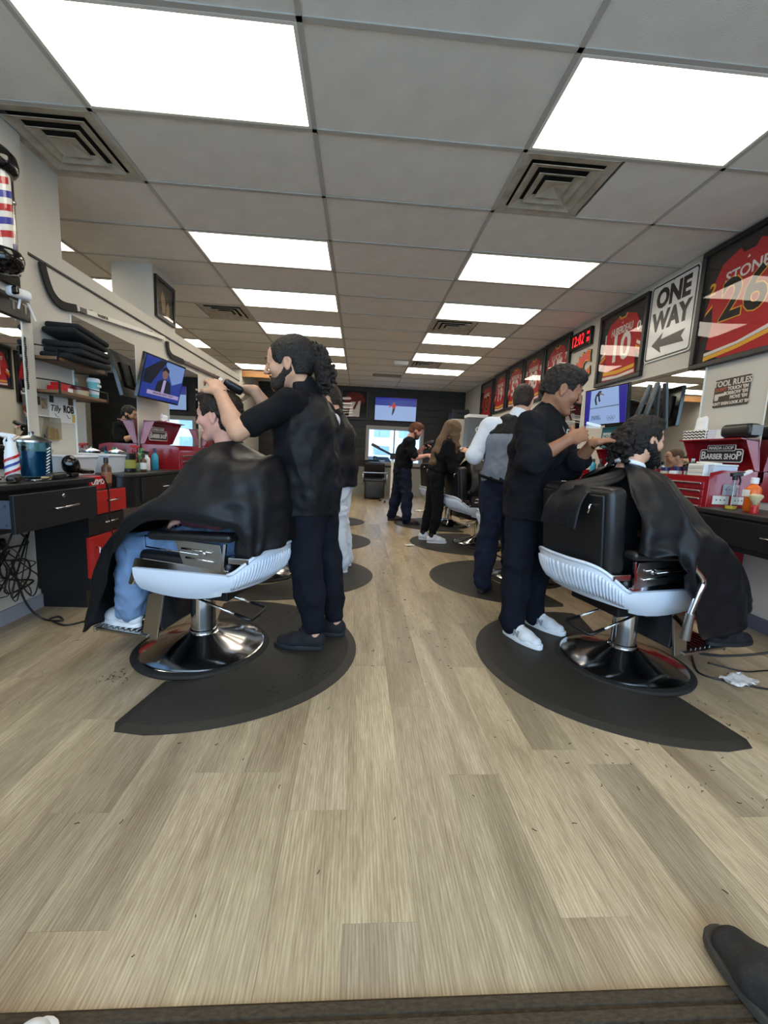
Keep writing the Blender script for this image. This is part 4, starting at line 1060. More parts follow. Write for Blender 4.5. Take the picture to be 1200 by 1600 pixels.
# --- traffic sign, clock, emblem, tool sign
SGN_AX = ((0,-1,0),(0,0,1),(-1,0,0))
def rrect(w, h, r, n=5):
    out = []
    for cx, cy, a0 in ((w-r,-h+r,-90),(w-r,h-r,0),(-w+r,h-r,90),(-w+r,-h+r,180)):
        for i in range(n+1):
            a = math.radians(a0+90*i/n); out.append((cx+r*math.cos(a), cy+r*math.sin(a)))
    return out
M_SHEET = mat('reflective_sheeting', (214,214,212), 0.32, coat=0.3)
t = thing('traffic_sign', 'white one way traffic sign with black arrow pointing left', 'sign', (XR, 3.912, 2.50))
MB().prism(rrect(0.30,0.362,0.04), 0.004, (-0.012,0,0), SGN_AX).build('plate', M_SHEET, t)
b = MB(); o = rrect(0.288,0.350,0.034); i_ = rrect(0.273,0.335,0.024); m_ = len(o)
b._add([(-0.0165,-x,z) for x, z in o]+[(-0.0165,-x,z) for x, z in i_]+[(-0.0172,-x,z) for x, z in o]+[(-0.0172,-x,z) for x, z in i_],
       [[2*m_+k, 2*m_+(k+1)%m_, 3*m_+(k+1)%m_, 3*m_+k] for k in range(m_)])
M_SBLK = mat('sign_black_ink', (16,16,17), 0.35)
b.build('border', M_SBLK, t)
text('ONE', 'lettering', 0.235, (-0.017,0,0.205), (0,-1,0), (0,0,1), M_SBLK, t, bold=0.011, sx=0.86)
text('WAY', 'lettering', 0.235, (-0.017,0,-0.005), (0,-1,0), (0,0,1), M_SBLK, t, bold=0.011, sx=0.86)
MB().prism([(-0.21,-0.21),(-0.07,-0.115),(-0.09,-0.175),(0.21,-0.155),(0.17,-0.21),(0.21,-0.265),(-0.09,-0.245),(-0.07,-0.305)], 0.001, (-0.0162,0,0), SGN_AX).build('arrow', M_SBLK, t)
for zz in (0.33, -0.33): MB().cyl((-0.016,0,zz), (-0.019,0,zz), 0.006, n=8).build('bolt', M_STEEL, t)
t = thing('digital_clock', 'black digital clock with red digits high on the right wall', 'clock', (XR, 5.49, 2.70))
MB().bx(-0.05, -0.001, -0.245, 0.245, -0.105, 0.115, 0.006).build('case', M_BLKGLOSS, t)
M_LED = mat('red_led', (255,30,40), 0.4, emit=(255,24,36), estr=1.6)
text('12:02', 'digits', 0.19, (-0.052,0.055,0.0), (0,-1,0), (0,0,1), M_LED, t, bold=0.0, sx=0.66, space=1.12)
text('28', 'small_digits', 0.07, (-0.052,-0.195,-0.035), (0,-1,0), (0,0,1), M_LED, t, bold=0.002, sx=0.8)
text('PM', 'small_digits', 0.05, (-0.052,-0.195,0.045), (0,-1,0), (0,0,1), M_LED, t, bold=0.001, sx=0.8)
t = thing('team_emblem', 'red flaming letter C emblem under the digital clock', 'emblem', (XR, 5.40, 2.37))
CF = [(0.13,0.10),(0.15,0.02),(0.10,0.05),(0.05,0.055),(0.0,0.03),(-0.02,-0.02),(0.0,-0.07),(0.05,-0.095),(0.11,-0.085),(0.15,-0.05),(0.16,-0.12),(0.09,-0.165),(0.0,-0.165),(-0.08,-0.12),(-0.10,-0.10),(-0.15,-0.15),(-0.135,-0.09),(-0.21,-0.11),(-0.15,-0.05),(-0.22,-0.03),(-0.14,0.0),(-0.19,0.06),(-0.11,0.05),(-0.12,0.12),(-0.06,0.09),(-0.03,0.155),(0.02,0.12),(0.08,0.165),(0.14,0.15)]
def scale_poly(p, k, g): 
    c = np.array(p); d = []
    for i in range(len(p)):
        a, b_ = np.array(p[i-1]), np.array(p[(i+1)%len(p)]); tg = b_-a; nn = np.array([tg[1], -tg[0]]); nn = nn/(np.linalg.norm(nn)+1e-9)
        d.append(tuple(np.array(p[i])-nn*k*g))
    return d
for nm, m, g, dd in (('outline_black', M_SBLK, 0.022, 0.014), ('outline_yellow', M_JYEL, 0.011, 0.018), ('letter_red', mat('emblem_red', (204,40,34), 0.45), 0.0, 0.022)):
    MB().prism(scale_poly(CF, 1, g), dd, (-0.001,0,0), SGN_AX).build(nm, m, t)
t = thing('tool_sign', 'brown tin tool rules sign above the right tool chest', 'sign', (XR, 3.142, 1.715))
MB().prism(rrect(0.155,0.108,0.012), 0.003, (-0.004,0,0), SGN_AX).build('plate', mat('brown_tin', (62,50,46), 0.5, var=0.25, vscale=18), t)
M_CREAM = mat('cream_ink', (206,198,184), 0.6)
for s_, z_, sz, m_, a_, al in (('TOOL RULES', 0.070, 0.062, M_CREAM, 0.0, 'CENTER'), ("TOUCH 'EM", 0.026, 0.036, M_CREAM, 0.145, 'RIGHT'), ("BORROW 'EM", -0.008, 0.036, M_CREAM, 0.145, 'RIGHT'), ("MOVE 'EM", -0.042, 0.036, M_CREAM, 0.145, 'RIGHT'), ("DON'T EVEN LOOK AT 'EM", -0.083, 0.032, M_CREAM, 0.0, 'CENTER'), ("DON'T", 0.026, 0.036, mat('rust_ink', (170,84,58), 0.6), -0.145, 'LEFT')):
    text(s_, 'lettering', sz, (-0.0082,-a_,z_), (0,-1,0), (0,0,1), m_, t, bold=0.0014, align=al, sx=0.86 if len(s_) > 12 else 0.92)
MB().prism([(-0.145,-0.035),(-0.145,-0.005),(-0.05,-0.002),(-0.035,-0.012),(-0.05,-0.022),(-0.105,-0.024),(-0.11,-0.055),(-0.14,-0.055)], 0.001, (-0.0075,0,0), SGN_AX).build('drill_print', M_CREAM, t)

# --- hockey sticks on the partition wall
M_STKB = mat('stick_black', (26,25,25), 0.45); M_STKW = mat('stick_white', (214,210,200), 0.45); M_STKR = mat('stick_brown', (70,38,30), 0.5); M_TAPE = mat('blade_tape', (34,33,32), 0.9)
def stick(label, pts_blade, heel, end, m_shaft, m_tip, letters=None):
    t = thing('hockey_stick', label, 'hockey stick', (XL, heel[0], heel[1]), 0, 'hockey sticks on the partition wall')
    x0 = 0.022
    L = lambda y, z: Vector((x0, y-heel[0], z-heel[1]))
    MB().ribbon(catmull([L(*p) for p in pts_blade], 6), 0.012, 0.055, (1,0,0)).build('blade', M_TAPE, t)
    MB().ribbon([L(*pts_blade[-1]), L(*end)], 0.024, 0.032, (1,0,0)).build('shaft', m_shaft, t)
    e = Vector(L(*end)); s = (e-L(*pts_blade[-1])).normalized()
    MB().ribbon([e-s*0.14, e], 0.027, 0.036, (1,0,0)).build('grip_tape', m_tip, t)
    q = L(*pts_blade[-1])
    MB().ribbon([q+s*0.02, q+s*0.10], 0.026, 0.034, (1,0,0)).build('shaft_band', M_STKB, t)
    if letters: text(letters, 'shaft_lettering', 0.03, q+s*0.30+Vector((0.014,0,0)), s, Vector((1,0,0)).cross(s), M_STKB, t, bold=0.001)
    for k in (0.12, 0.8): MB().tube([q+s*(e-q).length*k+Vector((-0.02,0,0.024)), q+s*(e-q).length*k+Vector((0.018,0,0.024))], 0.004, 6).build('wall_peg', M_STEEL, t)
stick('near hockey stick with black blade and white shaft on the partition', [(3.02,2.25),(3.05,2.16),(3.10,2.08),(3.19,2.045),(3.34,2.070)], (3.19,2.05), (4.72,2.225), M_STKW, M_STKW, 'WARRIOR')
stick('far hockey stick with brown shaft on the partition', [(4.80,2.215),(4.82,2.13),(4.90,2.085),(5.05,2.085),(5.2,2.09)], (4.9,2.09), (6.50,2.125), M_STKR, M_STKB)
# --- small framed picture on the column above the partition
t = thing('picture_frame', 'small dark framed picture on the column above the partition', 'picture', (-2.16, 4.86, 2.63))
for a0, a1, b0, b1 in ((-0.22,0.22,-0.205,-0.17), (-0.22,0.22,0.17,0.205), (-0.22,-0.185,-0.17,0.17), (0.185,0.22,-0.17,0.17)): MB().bx(0.001, 0.03, a0, a1, b0, b1, 0.003).build('frame_rail', M_FRAME, t)
MB().bx(0.001, 0.008, -0.185, 0.185, -0.17, 0.17).build('mount', mat('dark_print', (46,40,32), 0.6), t)
MB().prism([(-0.06,-0.12),(-0.09,0.02),(-0.05,0.10),(0.0,0.05),(0.02,-0.02),(0.0,-0.12)], 0.002, (0.008,0,0), AXW).build('pale_hand', mat('print_tan', (150,128,92), 0.6), t)
MB().prism([(0.02,-0.13),(0.03,-0.04),(0.07,0.02),(0.11,-0.03),(0.10,-0.13)], 0.002, (0.008,0,0), AXW).build('pale_hand', mat('print_tan', (150,128,92), 0.6), t)
MB().bx(0.020, 0.022, -0.187, 0.187, -0.172, 0.172).build('glazing', M_ACRYL, t)

# --- end wall: framed jersey, cabinets, shampoo corner
t = thing('framed_jersey', 'framed white and dark red jersey beside the far television', 'framed jersey', (-0.185, YB-0.014, 2.435))
ax = ((1,0,0),(0,0,1),(0,-1,0))
for a0, a1, b0, b1 in ((-0.365,0.365,-0.40,-0.36), (-0.365,0.365,0.36,0.40), (-0.365,-0.325,-0.36,0.36), (0.325,0.365,-0.36,0.36)): MB().bx(a0, a1, -0.04, -0.001, b0, b1, 0.004).build('frame_rail', M_FRAME, t)
MB().bx(-0.325, 0.325, -0.008, -0.001, -0.36, 0.36).build('backing', mat('black_mount', (16,15,15), 0.8), t)
j = MB().prism([(-0.16,-0.33),(-0.15,-0.05),(-0.28,0.0),(-0.29,0.12),(-0.2,0.27),(-0.08,0.32),(0.08,0.32),(0.2,0.27),(0.29,0.12),(0.26,0.05),(0.16,0.02),(0.14,-0.33)], 0.008, (0,-0.008,0), ax).build('jersey', M_JDRED, t)
MB().prism([(-0.155,-0.325),(-0.10,0.06),(0.16,0.10),(0.13,-0.325)], 0.003, (0,-0.016,0), ax).build('white_body', M_JWHT, j)
for k in range(3): MB().prism([(-0.31,0.015-0.055*k),(-0.08,0.035-0.055*k),(-0.07,0.0-0.055*k),(-0.29,-0.02-0.055*k)], 0.003, (0,-0.020,0), ax).build('sleeve_stripe', M_JWHT, j)
text('7', 'number_digit', 0.34, (0.02,-0.0215,-0.02), (1,0,0), (0,0,1), M_JDRED, j, bold=0.012)
MB().bx(-0.325, 0.325, -0.032, -0.030, -0.36, 0.36).build('glazing', M_ACRYL, t)
# tall storage on the right near the end wall
t = thing('tall_cabinet', 'tall pale cabinet near the end of the right wall', 'cabinet', (2.30, 10.05, 0))
MB().bx(-0.16, 0.16, -0.2, 0.2, 0.001, 2.03, 0.004).build('body', mat('pale_cabinet', (190,186,176), 0.5), t)
MB().bx(-0.155, 0.155, -0.215, -0.201, 1.05, 2.02, 0.002).build('door', mat('pale_cabinet', (190,186,176), 0.5), t); MB().bx(-0.155, 0.155, -0.215, -0.201, 0.06, 1.04, 0.002).build('door', mat('pale_cabinet', (190,186,176), 0.5), t)
t = thing('storage_case', 'black storage case on top of the tall pale cabinet', 'case', (2.33, 10.05, 2.031))
MB().bx(-0.21, 0.21, -0.2, 0.2, 0.0, 0.22, 0.02).build('case_body', M_BLACK, t); MB().bx(-0.215, 0.215, -0.205, 0.205, 0.15, 0.165).build('lid_seam', M_BLKGLOSS, t); MB().tube([(-0.06,-0.21,0.10),(-0.06,-0.24,0.12),(0.06,-0.24,0.12),(0.06,-0.21,0.10)], 0.008, 6).build('handle', M_BLACK, t)
t = thing('towel_warmer', 'grey towel warmer box with white top and round badge', 'towel warmer', (2.56, 9.3, 1.35))
MB().bx(-0.22, 0.20, -0.17, 0.17, 0.0, 0.66, 0.01).build('cabinet_body', mat('grey_metal_box', (98,102,104), 0.45, 0.3), t); MB().bx(-0.23, 0.21, -0.18, 0.18, 0.66, 0.73, 0.012).build('top_cover', M_WHITEP, t)
MB().cyl((0.02,-0.17,0.40), (0.02,-0.176,0.40), 0.07, n=24).build('round_badge', M_WHITEP, t); MB().cyl((0.02,-0.176,0.40), (0.02,-0.178,0.40), 0.045, n=24).build('badge_centre', M_BLACK, t)
for k in range(3): MB().box((0.02,-0.174,0.17+0.055*k), (0.07,0.006,0.03), rot3(0,-0.5,0)).build('pole_stripe', M_WHITEP, t)
t = thing('storage_counter', 'pale counter below the grey towel warmer', 'counter', (2.55, 9.3, 0))
MB().bx(-0.35, 0.29, -0.3, 0.24, 0.001, 1.31, 0.004).build('body', mat('cream_counter', (196,186,166), 0.6), t); MB().bx(-0.37, 0.29, -0.32, 0.24, 1.312, 1.349, 0.004).build('counter_top', M_WHITE, t)
# shampoo chair and basin
t = thing('shampoo_chair', 'black shampoo chair under the rear window', 'chair', (0.40, 10.55, 0))
MB().box((0,0.02,0.46), (0.56,0.5,0.13), None, 0.05, 4).build('seat', M_VINYL, t, True, angle=60)
MB().box((0,0.30,0.70), (0.54,0.12,0.46), rot3(0.3), 0.05, 4).build('backrest', M_VINYL, t, True, angle=60)
MB().box((0,-0.24,0.24), (0.50,0.09,0.44), rot3(-0.1), 0.04, 4).build('leg_rest', M_VINYL, t, True, angle=60)
MB().bx(-0.25, 0.25, -0.12, 0.22, 0.0, 0.38, 0.02).build('base', M_BLACK, t)
for s in (-1,1):
    MB().tube([(s*0.30,-0.22,0.36),(s*0.30,-0.24,0.66),(s*0.30,0.2,0.68)], 0.014, 8).build('arm_frame', M_CHROME if 'M_CHROME' in globals() else M_STEEL, t, True)
MB().box((0,-0.24,0.665), (0.60,0.03,0.03), None, 0.01).build('front_rail', M_STEEL, t)
t = thing('shampoo_basin', 'black shampoo basin behind the shampoo chair', 'basin', (0.40, 11.22, 0))
MB().bx(-0.2, 0.2, -0.1, 0.2, 0.0, 0.72, 0.02).build('pedestal', M_BLACK, t)
MB().lathe([(0.05,0.72),(0.22,0.78),(0.29,0.95),(0.27,0.96),(0.20,0.82),(0.04,0.77)], (0,0,0), 28).build('bowl', M_BLKGLOSS, t, True, angle=50)
MB().tube([(0.0,0.22,0.93),(0.0,0.22,1.05),(0.0,0.10,1.06),(0.08,0.06,1.04)], 0.018, 8, smooth=4).build('tap', M_BLACK, t, True)
# processor lamp on a wheeled stand
t = thing('lamp_stand', 'wheeled white stand with a black angled arm beside the shampoo chair', 'stand', (0.78, 9.85, 0))
MB().cyl((0,0,0.08), (0,0,1.05), 0.03, n=14).build('post', M_WHITE, t, True, angle=40)
for k in range(5):
    a = 2*math.pi*k/5+0.3; leg = MB().tube([(0,0,0.10), (0.26*math.cos(a),0.26*math.sin(a),0.055)], 0.014, 6).build('leg', M_STEEL, t)
    MB().lathe([(0.001,-0.012),(0.026,-0.01),(0.026,0.01),(0.001,0.012)], (0.26*math.cos(a),0.26*math.sin(a),0.027), 12, rot3(math.pi/2,0,a)).build('caster', M_BLACK, leg, True)
MB().bx(-0.06, 0.06, -0.05, 0.05, 1.02, 1.16, 0.01).build('clamp_head', M_BLACK, t)
MB().box((-0.24,0,1.22), (0.46,0.05,0.05), rot3(0,0.42,0), 0.012).build('arm', M_BLACK, t); MB().box((-0.42,0,1.31), (0.20,0.10,0.07), rot3(0,0.42,0), 0.015).build('lamp_head', mat('dark_grey_plastic', (60,60,62), 0.5), t)

# ================================================================== people
def V3(*a): return np.array(a, float)
def nrm(v): v = np.array(v, float); return v/(np.linalg.norm(v)+1e-12)
def az(deg, tilt=0.0):
    a = math.radians(deg); t = math.radians(tilt)
    return V3(math.cos(a)*math.cos(t), math.sin(a)*math.cos(t), math.sin(t))
class Head:
    """local head frame: x forward, y left, z up, origin between the ears"""
    def __init__(s, c, f, roll=0.0, sc=1.0):
        s.c = np.array(c, float); s.f = nrm(f); up = V3(0,0,1)
        l = nrm(np.cross(up, s.f)); u = np.cross(s.f, l)
        s.l = l*math.cos(roll)+u*math.sin(roll); s.u = np.cross(s.f, s.l); s.s = sc
        s.A = np.array([s.f, s.l, s.u])
    def p(s, x, y, z): return s.c+s.s*(s.f*x+s.l*y+s.u*z)
    def r(s, *v): return [q*s.s for q in v]
def sdf_head(S, H, neck, nr=0.056, female=False):
    p, r, A, s = H.p, H.r, H.A, H.s
    S.ell(p(-0.012,0,0.032), r(0.098,0.076,0.088), A, 0.01)
    S.ell(p(0.030,0,-0.018), r(0.062,0.064,0.085), A, 0.02*s)
    S.ell(p(0.062,0,0.045), r(0.030,0.055,0.045), A, 0.02*s)                 # forehead
    for y in (-1, 1):
        S.cone(p(-0.005,y*0.050,-0.050), p(0.066,y*0.016,-0.098), 0.022*s, 0.020*s, 0.022*s)   # jaw
        S.ell(p(0.066,y*0.042,-0.020), r(0.024,0.022,0.024), A, 0.018*s)      # cheek
    S.ell(p(0.078,0,-0.100), r(0.020,0.024,0.018), A, 0.018*s)               # chin
    S.cone(p(0.088,-0.036,0.030), p(0.088,0.036,0.030), 0.010*s, None, 0.012*s)  # brow
    for y in (-1, 1):
        S.ell(p(0.101,y*0.033,0.010), r(0.016,0.018,0.012), A, 0.010*s, 'sub')
        S.ell(p(0.080,y*0.032,0.010), r(0.013,0.014,0.0125), A, 0.002)
        S.ell(p(0.090,y*0.033,0.016), r(0.007,0.017,0.005), A, 0.004)         # lid
    S.chain([p(0.095,0,0.022), p(0.106,0,0.0), p(0.118,0,-0.022)], [0.008*s,0.009*s,0.0105*s], 0.008*s)
    for y in (-1, 1): S.ell(p(0.104,y*0.012,-0.027), r(0.010,0.008,0.007), A, 0.006*s)
    S.ell(p(0.092,0,-0.055), r(0.011,0.024,0.006), A, 0.006*s)
    S.ell(p(0.090,0,-0.067), r(0.011,0.021,0.0065), A, 0.006*s)
    S.ell(p(0.102,0,-0.0605), r(0.012,0.022,0.0016), A, 0.002, 'sub')
    for y in (-1, 1):
        S.ell(p(-0.006,y*0.077,-0.004), [0.021*s,0.009*s,0.033*s], np.array([nrm(H.f*0.95+H.u*0.25), H.l, nrm(H.u*0.95-H.f*0.25)]), 0.006*s)
        S.ell(p(-0.002,y*0.085,0.000), r(0.011,0.006,0.018), A, 0.003, 'sub')
        S.ell(p(-0.002,y*0.078,-0.034), r(0.009,0.006,0.010), A, 0.006)
    S.cone(p(-0.022,0,-0.050), neck, nr*s, nr*1.08, 0.03)
def sdf_hand(S, W, d, n, side, curl=(0.35,0.45,0.3), spread=0.06, thumb=0.35, sc=1.0, r=0.0083):
    """palm + five fingers. d: along the hand, n: the way the palm faces, side: +1/-1 picks the thumb edge"""
    W = np.array(W, float); d = nrm(d); n = np.array(n, float); n = nrm(n-d*(n@d)); s = np.cross(d, n)*side
    S.slab([W-d*0.01, W+d*0.03*sc, W+d*0.082*sc], [0.028*sc,0.036*sc,0.039*sc], [0.020*sc,0.017*sc,0.013*sc], s, 0.015)
    offs = (0.030,0.010,-0.010,-0.029); lens = (0.074,0.083,0.077,0.060)
    for i in range(4):
        p = W+d*(0.086-abs(i-1)*0.004)*sc+s*offs[i]*sc
        e = nrm(d+s*spread*(1.4-i)); ang = 0.0; pts = [p]
        c = curl if not hasattr(curl[0], '__len__') else curl[i]
        for fr, ca in zip((0.45,0.31,0.24), c):
            ang += ca; v = e*math.cos(ang)+n*math.sin(ang); p = p+v*lens[i]*fr*sc; pts.append(p)
        S.chain(pts, [r*1.08*sc, r*sc, r*0.92*sc, r*0.8*sc], 0.003)
    p = W+d*0.022*sc+s*0.026*sc+n*0.004; q = p+nrm(d*0.55+s*0.75+n*thumb)*0.042*sc; t = q+nrm(d*0.85+s*0.25+n*(thumb+0.25))*0.034*sc
    S.chain([p, q, t], [0.016*sc, 0.0105*sc, 0.0085*sc], 0.006)
def stretch_folds(amp, sc, st=(1,1,1), seed=0.0, amp2=0.0, sc2=1.0):
    def f(V):
        q = V*np.array(st)*sc+seed
        a = vnoise(q+0.6*vnoise(V*sc*0.6+9.1)[:,None])
        a = 1-np.abs(a)*2
        d = amp*a
        if amp2: d = d+amp2*vnoise(V*sc2+seed)
        return d
    return f
def skin(name, c, rough=0.5): return mat(name, c, rough, var=0.07, vscale=30, bump=0.05, bscale=260, spec=0.35)
M_EYE = mat('eye_white', (215,208,200), 0.25); M_IRIS = mat('iris_dark', (32,20,14), 0.2)
def bounds(pts, pad):
    P = np.array([np.array(p, float) for p in pts]); return P.min(0)-pad, P.max(0)+pad
def add_face_bits(root, H, brow_m, brow=True):
    for y in (-1, 1):
        e = MB().lathe([(0.0001,-0.0122*H.s),(0.006*H.s,-0.0106*H.s),(0.0105*H.s,-0.0062*H.s),(0.0122*H.s,0),(0.0105*H.s,0.0062*H.s),(0.006*H.s,0.0106*H.s),(0.0001,0.0122*H.s)], H.p(0.0785,y*0.0325,0.0095), 14).build('eye', M_EYE, root, True)
        q = Vector(H.f).to_track_quat('Z', 'Y').to_matrix()
        MB().lathe([(0.0001,0.0),(0.005*H.s,-0.001),(0.0058*H.s,-0.003)], H.p(0.0785+0.0128,y*0.0325,0.0085), 12, q).build('iris', M_IRIS, e, True)
        if brow:
            MB().tube([H.p(0.0985,y*0.014,0.030), H.p(0.0985,y*0.030,0.037), H.p(0.088,y*0.052,0.031)], [0.0035*H.s,0.0042*H.s,0.002*H.s], 6, smooth=4).build('eyebrow', brow_m, root, True)
M_HAIR = {}
def hair_mat(name, c, st=(1,1,1), sc=90, rough=0.55):
    return mat('hair_'+name, c, rough, var=0.55, vscale=sc, bump=0.7, bscale=sc*1.4, stretch=st, spec=0.4)
def person(label, J, st):
    """J: joints in the thing's own frame; st: clothes, colours, detail"""
    base = st.get('base', (0,0,0)); h = st.get('h', 0.0065); rz = st.get('rz', 0.0)
    root = thing('person', label, 'person', base, rz)
    H = Head(J['head'], J['look'], st.get('roll', 0.0), st.get('hs', 1.0))
    f = nrm(J['face']); left = nrm(np.cross(V3(0,0,1), f)); k = st.get('build', 1.0)
    pel, chest, neck = (np.array(J[x], float) for x in ('pel','chest','neck'))
    waist = pel*0.55+chest*0.45
    sw = st.get('sw', 0.185)
    sh = {1: np.array(J.get('shL', neck+left*sw+V3(0,0,-0.055)), float), -1: np.array(J.get('shR', neck-left*sw+V3(0,0,-0.055)), float)}
    arms = {1: J['armL'], -1: J['armR']}; legs = {1: J['legL'], -1: J['legR']}
    pts = [H.p(0.13,0,0.14), H.p(-0.13,0,0.14), H.p(0,0.1,0.13), H.p(0,-0.1,-0.13), pel, chest]
    for s in (1,-1):
        a = arms[s]; pts += [sh[s], a['e'], a['w'], np.array(a['w'])+nrm(a['d'])*0.2]
        l = legs[s]; pts += [l['h'], l['k'], l['a'], l['t']]
    lo, hi = bounds(pts, 0.12)
    # ---- skin: one continuous body
    S = Sdf(lo, hi, h)
    S.slab([pel+V3(0,0,-0.04), waist, chest, neck+V3(0,0,-0.05)], [0.135*k,0.12*k,0.145*k,0.09*k], [0.085*k,0.08*k,0.09*k,0.06], left, 0.05)
    for s in (1,-1):
        a = arms[s]; l = legs[s]; am = st.get('arm', 1.0)
        S.cone(neck+V3(0,0,-0.03), sh[s], 0.045, 0.05*am, 0.05)
        S.chain([sh[s], np.array(sh[s])*0.45+np.array(a['e'])*0.55, a['e']], [0.050*am,0.047*am,0.040*am], 0.02)
        e, w = np.array(a['e'], float), np.array(a['w'], float)
        S.chain([e, e*0.68+w*0.32, w], [0.040*am,0.043*am,0.027*am], 0.015)
        S.chain([l['h'], l['k']], [0.07*k,0.05*k], 0.03); S.chain([l['k'], np.array(l['k'])*0.65+np.array(l['a'])*0.35, l['a']], [0.05*k,0.052*k,0.034*k], 0.02)
        S.cone(l['a'], np.array(l['t'])*0.8+np.array(l['a'])*0.2, 0.034, 0.022, 0.02)
        if a.get('hand', True):
            sdf_hand(S, w, a['d'], a['n'], a.get('side', s), a.get('curl', (0.35,0.45,0.3)), sc=a.get('sc', 1.0), thumb=a.get('thumb', 0.35), r=max(0.0083, h*1.25), spread=a.get('spread', 0.06))
    sdf_head(S, H, neck, st.get('neck_r', 0.056))
    sdf_obj('body', S, st['skin'], root, 1, None, 0.35)
    if st.get('face', True): add_face_bits(root, H, st.get('brow_m', st.get('hair_m')), st.get('brow', True))
    # ---- upper garment
    g = st.get('top')
    if g:
        hg = g.get('h', 0.008); S = Sdf(lo, hi, hg); ex = g.get('ex', 0.022)
        hem = np.array(g.get('hem', pel+V3(0,0,-0.10)), float)
        wd = g.get('wd', 1.0); dp = g.get('dp', 1.0)
        S.slab([hem, pel*0.5+waist*0.5, chest, neck+V3(0,0,-0.065)], [(0.155+ex)*k*wd,(0.145+ex)*k*wd,(0.158+ex)*k*wd,0.115*k], [(0.105+ex)*k*dp,(0.10+ex)*k*dp,(0.108+ex)*k*dp,0.082], left, 0.05)
        S.cut(hem, -nrm(waist-hem))
        if g.get('collar', 0.0): S.cone(neck+V3(0,0,-0.03), neck+V3(0,0,g['collar']), 0.076, 0.070, 0.02)
        if g.get('hood'):
            b = neck-f*0.075+V3(0,0,-0.01)
            for s in (1,-1): S.chain([b-f*0.03+V3(0,0,-0.03), neck+left*s*0.075+V3(0,0,0.0), neck+left*s*0.045+f*0.075+V3(0,0,-0.05)], [0.05,0.030,0.018], 0.03)
        sl = g.get('sleeve', 1.0); sr = g.get('sr', 0.014)
        for s in (1,-1):
            a = arms[s]; e, w = np.array(a['e'], float), np.array(a['w'], float); am = st.get('arm', 1.0)
            S.cone(neck+V3(0,0,-0.055), sh[s], 0.070, 0.052*am+sr*0.9, 0.06)
            if sl > 0:
                m = np.array(sh[s])+(e-np.array(sh[s]))*min(1.0, sl*2)
                S.cone(sh[s], m, 0.052*am+sr, (0.046*am+sr*1.25), 0.025)
                if sl < 0.5: S.cut_local = None
                if sl > 0.5:
                    q = e+(w-e)*(sl-0.5)*2
                    S.chain([e, q], [0.046*am+sr*1.2, 0.036*am+sr*1.0], 0.02)
            for c, n_ in g.get('cuts', {}).get(s, []): pass
        sdf_obj(g.get('name', 'shirt'), S, g['m'], root, 2, g.get('disp'), 0.5)
    # ---- trousers
    g = st.get('pants')
    if g:
        hg = g.get('h', 0.008); S = Sdf(lo, hi, hg); ex = g.get('ex', 0.018)
        S.slab([waist*0.6+pel*0.4, pel, pel+V3(0,0,-0.06)], [0.135*k+ex,0.15*k+ex,0.145*k+ex], [0.09*k+ex,0.105*k+ex,0.10*k+ex], left, 0.04)
        for s in (1,-1):
            l = legs[s]; hp, kn, an = (np.array(l[x], float) for x in ('h','k','a'))
            kn2 = kn+f*g.get('bag', 0.0)
            S.chain([hp, kn2], [0.082*k+ex, 0.062*k+ex], 0.03)
            en = kn+(an-kn)*g.get('len', 0.95)
            S.chain([kn2, kn*0.6+an*0.4, en], [0.062*k+ex, 0.060*k+ex*g.get('flare', 1.0), g.get('cuff', 0.050)+ex*0.6], 0.025)
        sdf_obj('trousers', S, g['m'], root, 2, g.get('disp'), 0.5)
    # ---- shoes
    g = st.get('shoes')
    if g:
        for s in (1,-1):
            l = legs[s]; an, to = np.array(l['a'], float), np.array(l['t'], float)
            fd = to-an; fd[2] = 0; fd = nrm(fd); sd = np.cross(V3(0,0,1), fd); zf = l.get('z', 0.0)
            heel = np.array([an[0], an[1], zf])-fd*0.055; toe = heel+fd*g.get('len', 0.275)
            lo2, hi2 = bounds([heel-fd*0.02, toe+fd*0.02, heel+V3(0,0,0.15)], 0.07)
            hs = g.get('h', 0.005)
            S = Sdf(lo2, hi2, hs); L = g.get('len', 0.275)
            P = lambda x, z: heel+fd*x*L/0.275+V3(0,0,z)
            S.slab([P(0.03,0.045), P(0.09,0.048), P(0.17,0.04), P(0.235,0.036)], [0.036,0.037,0.044,0.036], [0.036,0.042,0.036,0.028], sd, 0.03)
            S.slab([P(0.05,0.06), P(0.07,0.105)], [0.036,0.036], [0.042,0.044], sd, 0.03)
            S.cone(P(0.10,0.075), P(0.17,0.055), 0.03, 0.026, 0.02)
            S.ell(P(0.058,0.125), [0.040,0.028,0.030], np.array([fd, sd, V3(0,0,1)]), 0.005, 'sub')
            S.cut(heel+V3(0,0,0.016), (0,0,-1))
            so = sdf_obj('shoe', S, g['m'], root, 1)
            outl = []
            for i in range(28):
                a = 2*math.pi*i/28; c, sn = math.cos(a), math.sin(a)
                x = 0.1375+0.141*math.copysign(abs(c)**0.8, c); wv = 0.046-0.006*(x < 0.1)+0.003*math.sin((x-0.05)*16)
                outl.append((x*L/0.275, wv*math.copysign(abs(sn)**0.75, sn)))
            MB().prism(outl, g.get('sole_h', 0.024), heel+V3(0,0,0.001), (tuple(fd), tuple(sd), (0,0,1)), 0.004).build('sole', g['sole'], so)
            if g.get('mark'):
                for sg in (1, -1):
                    text(g['mark'], 'side_mark', 0.055, P(0.125,0.052)+sd*sg*0.0465, fd*sg*-1.0 if sg > 0 else fd, (0,0,1), g['mark_m'], so, bold=0.002, extrude=0.002, shear=0.1)
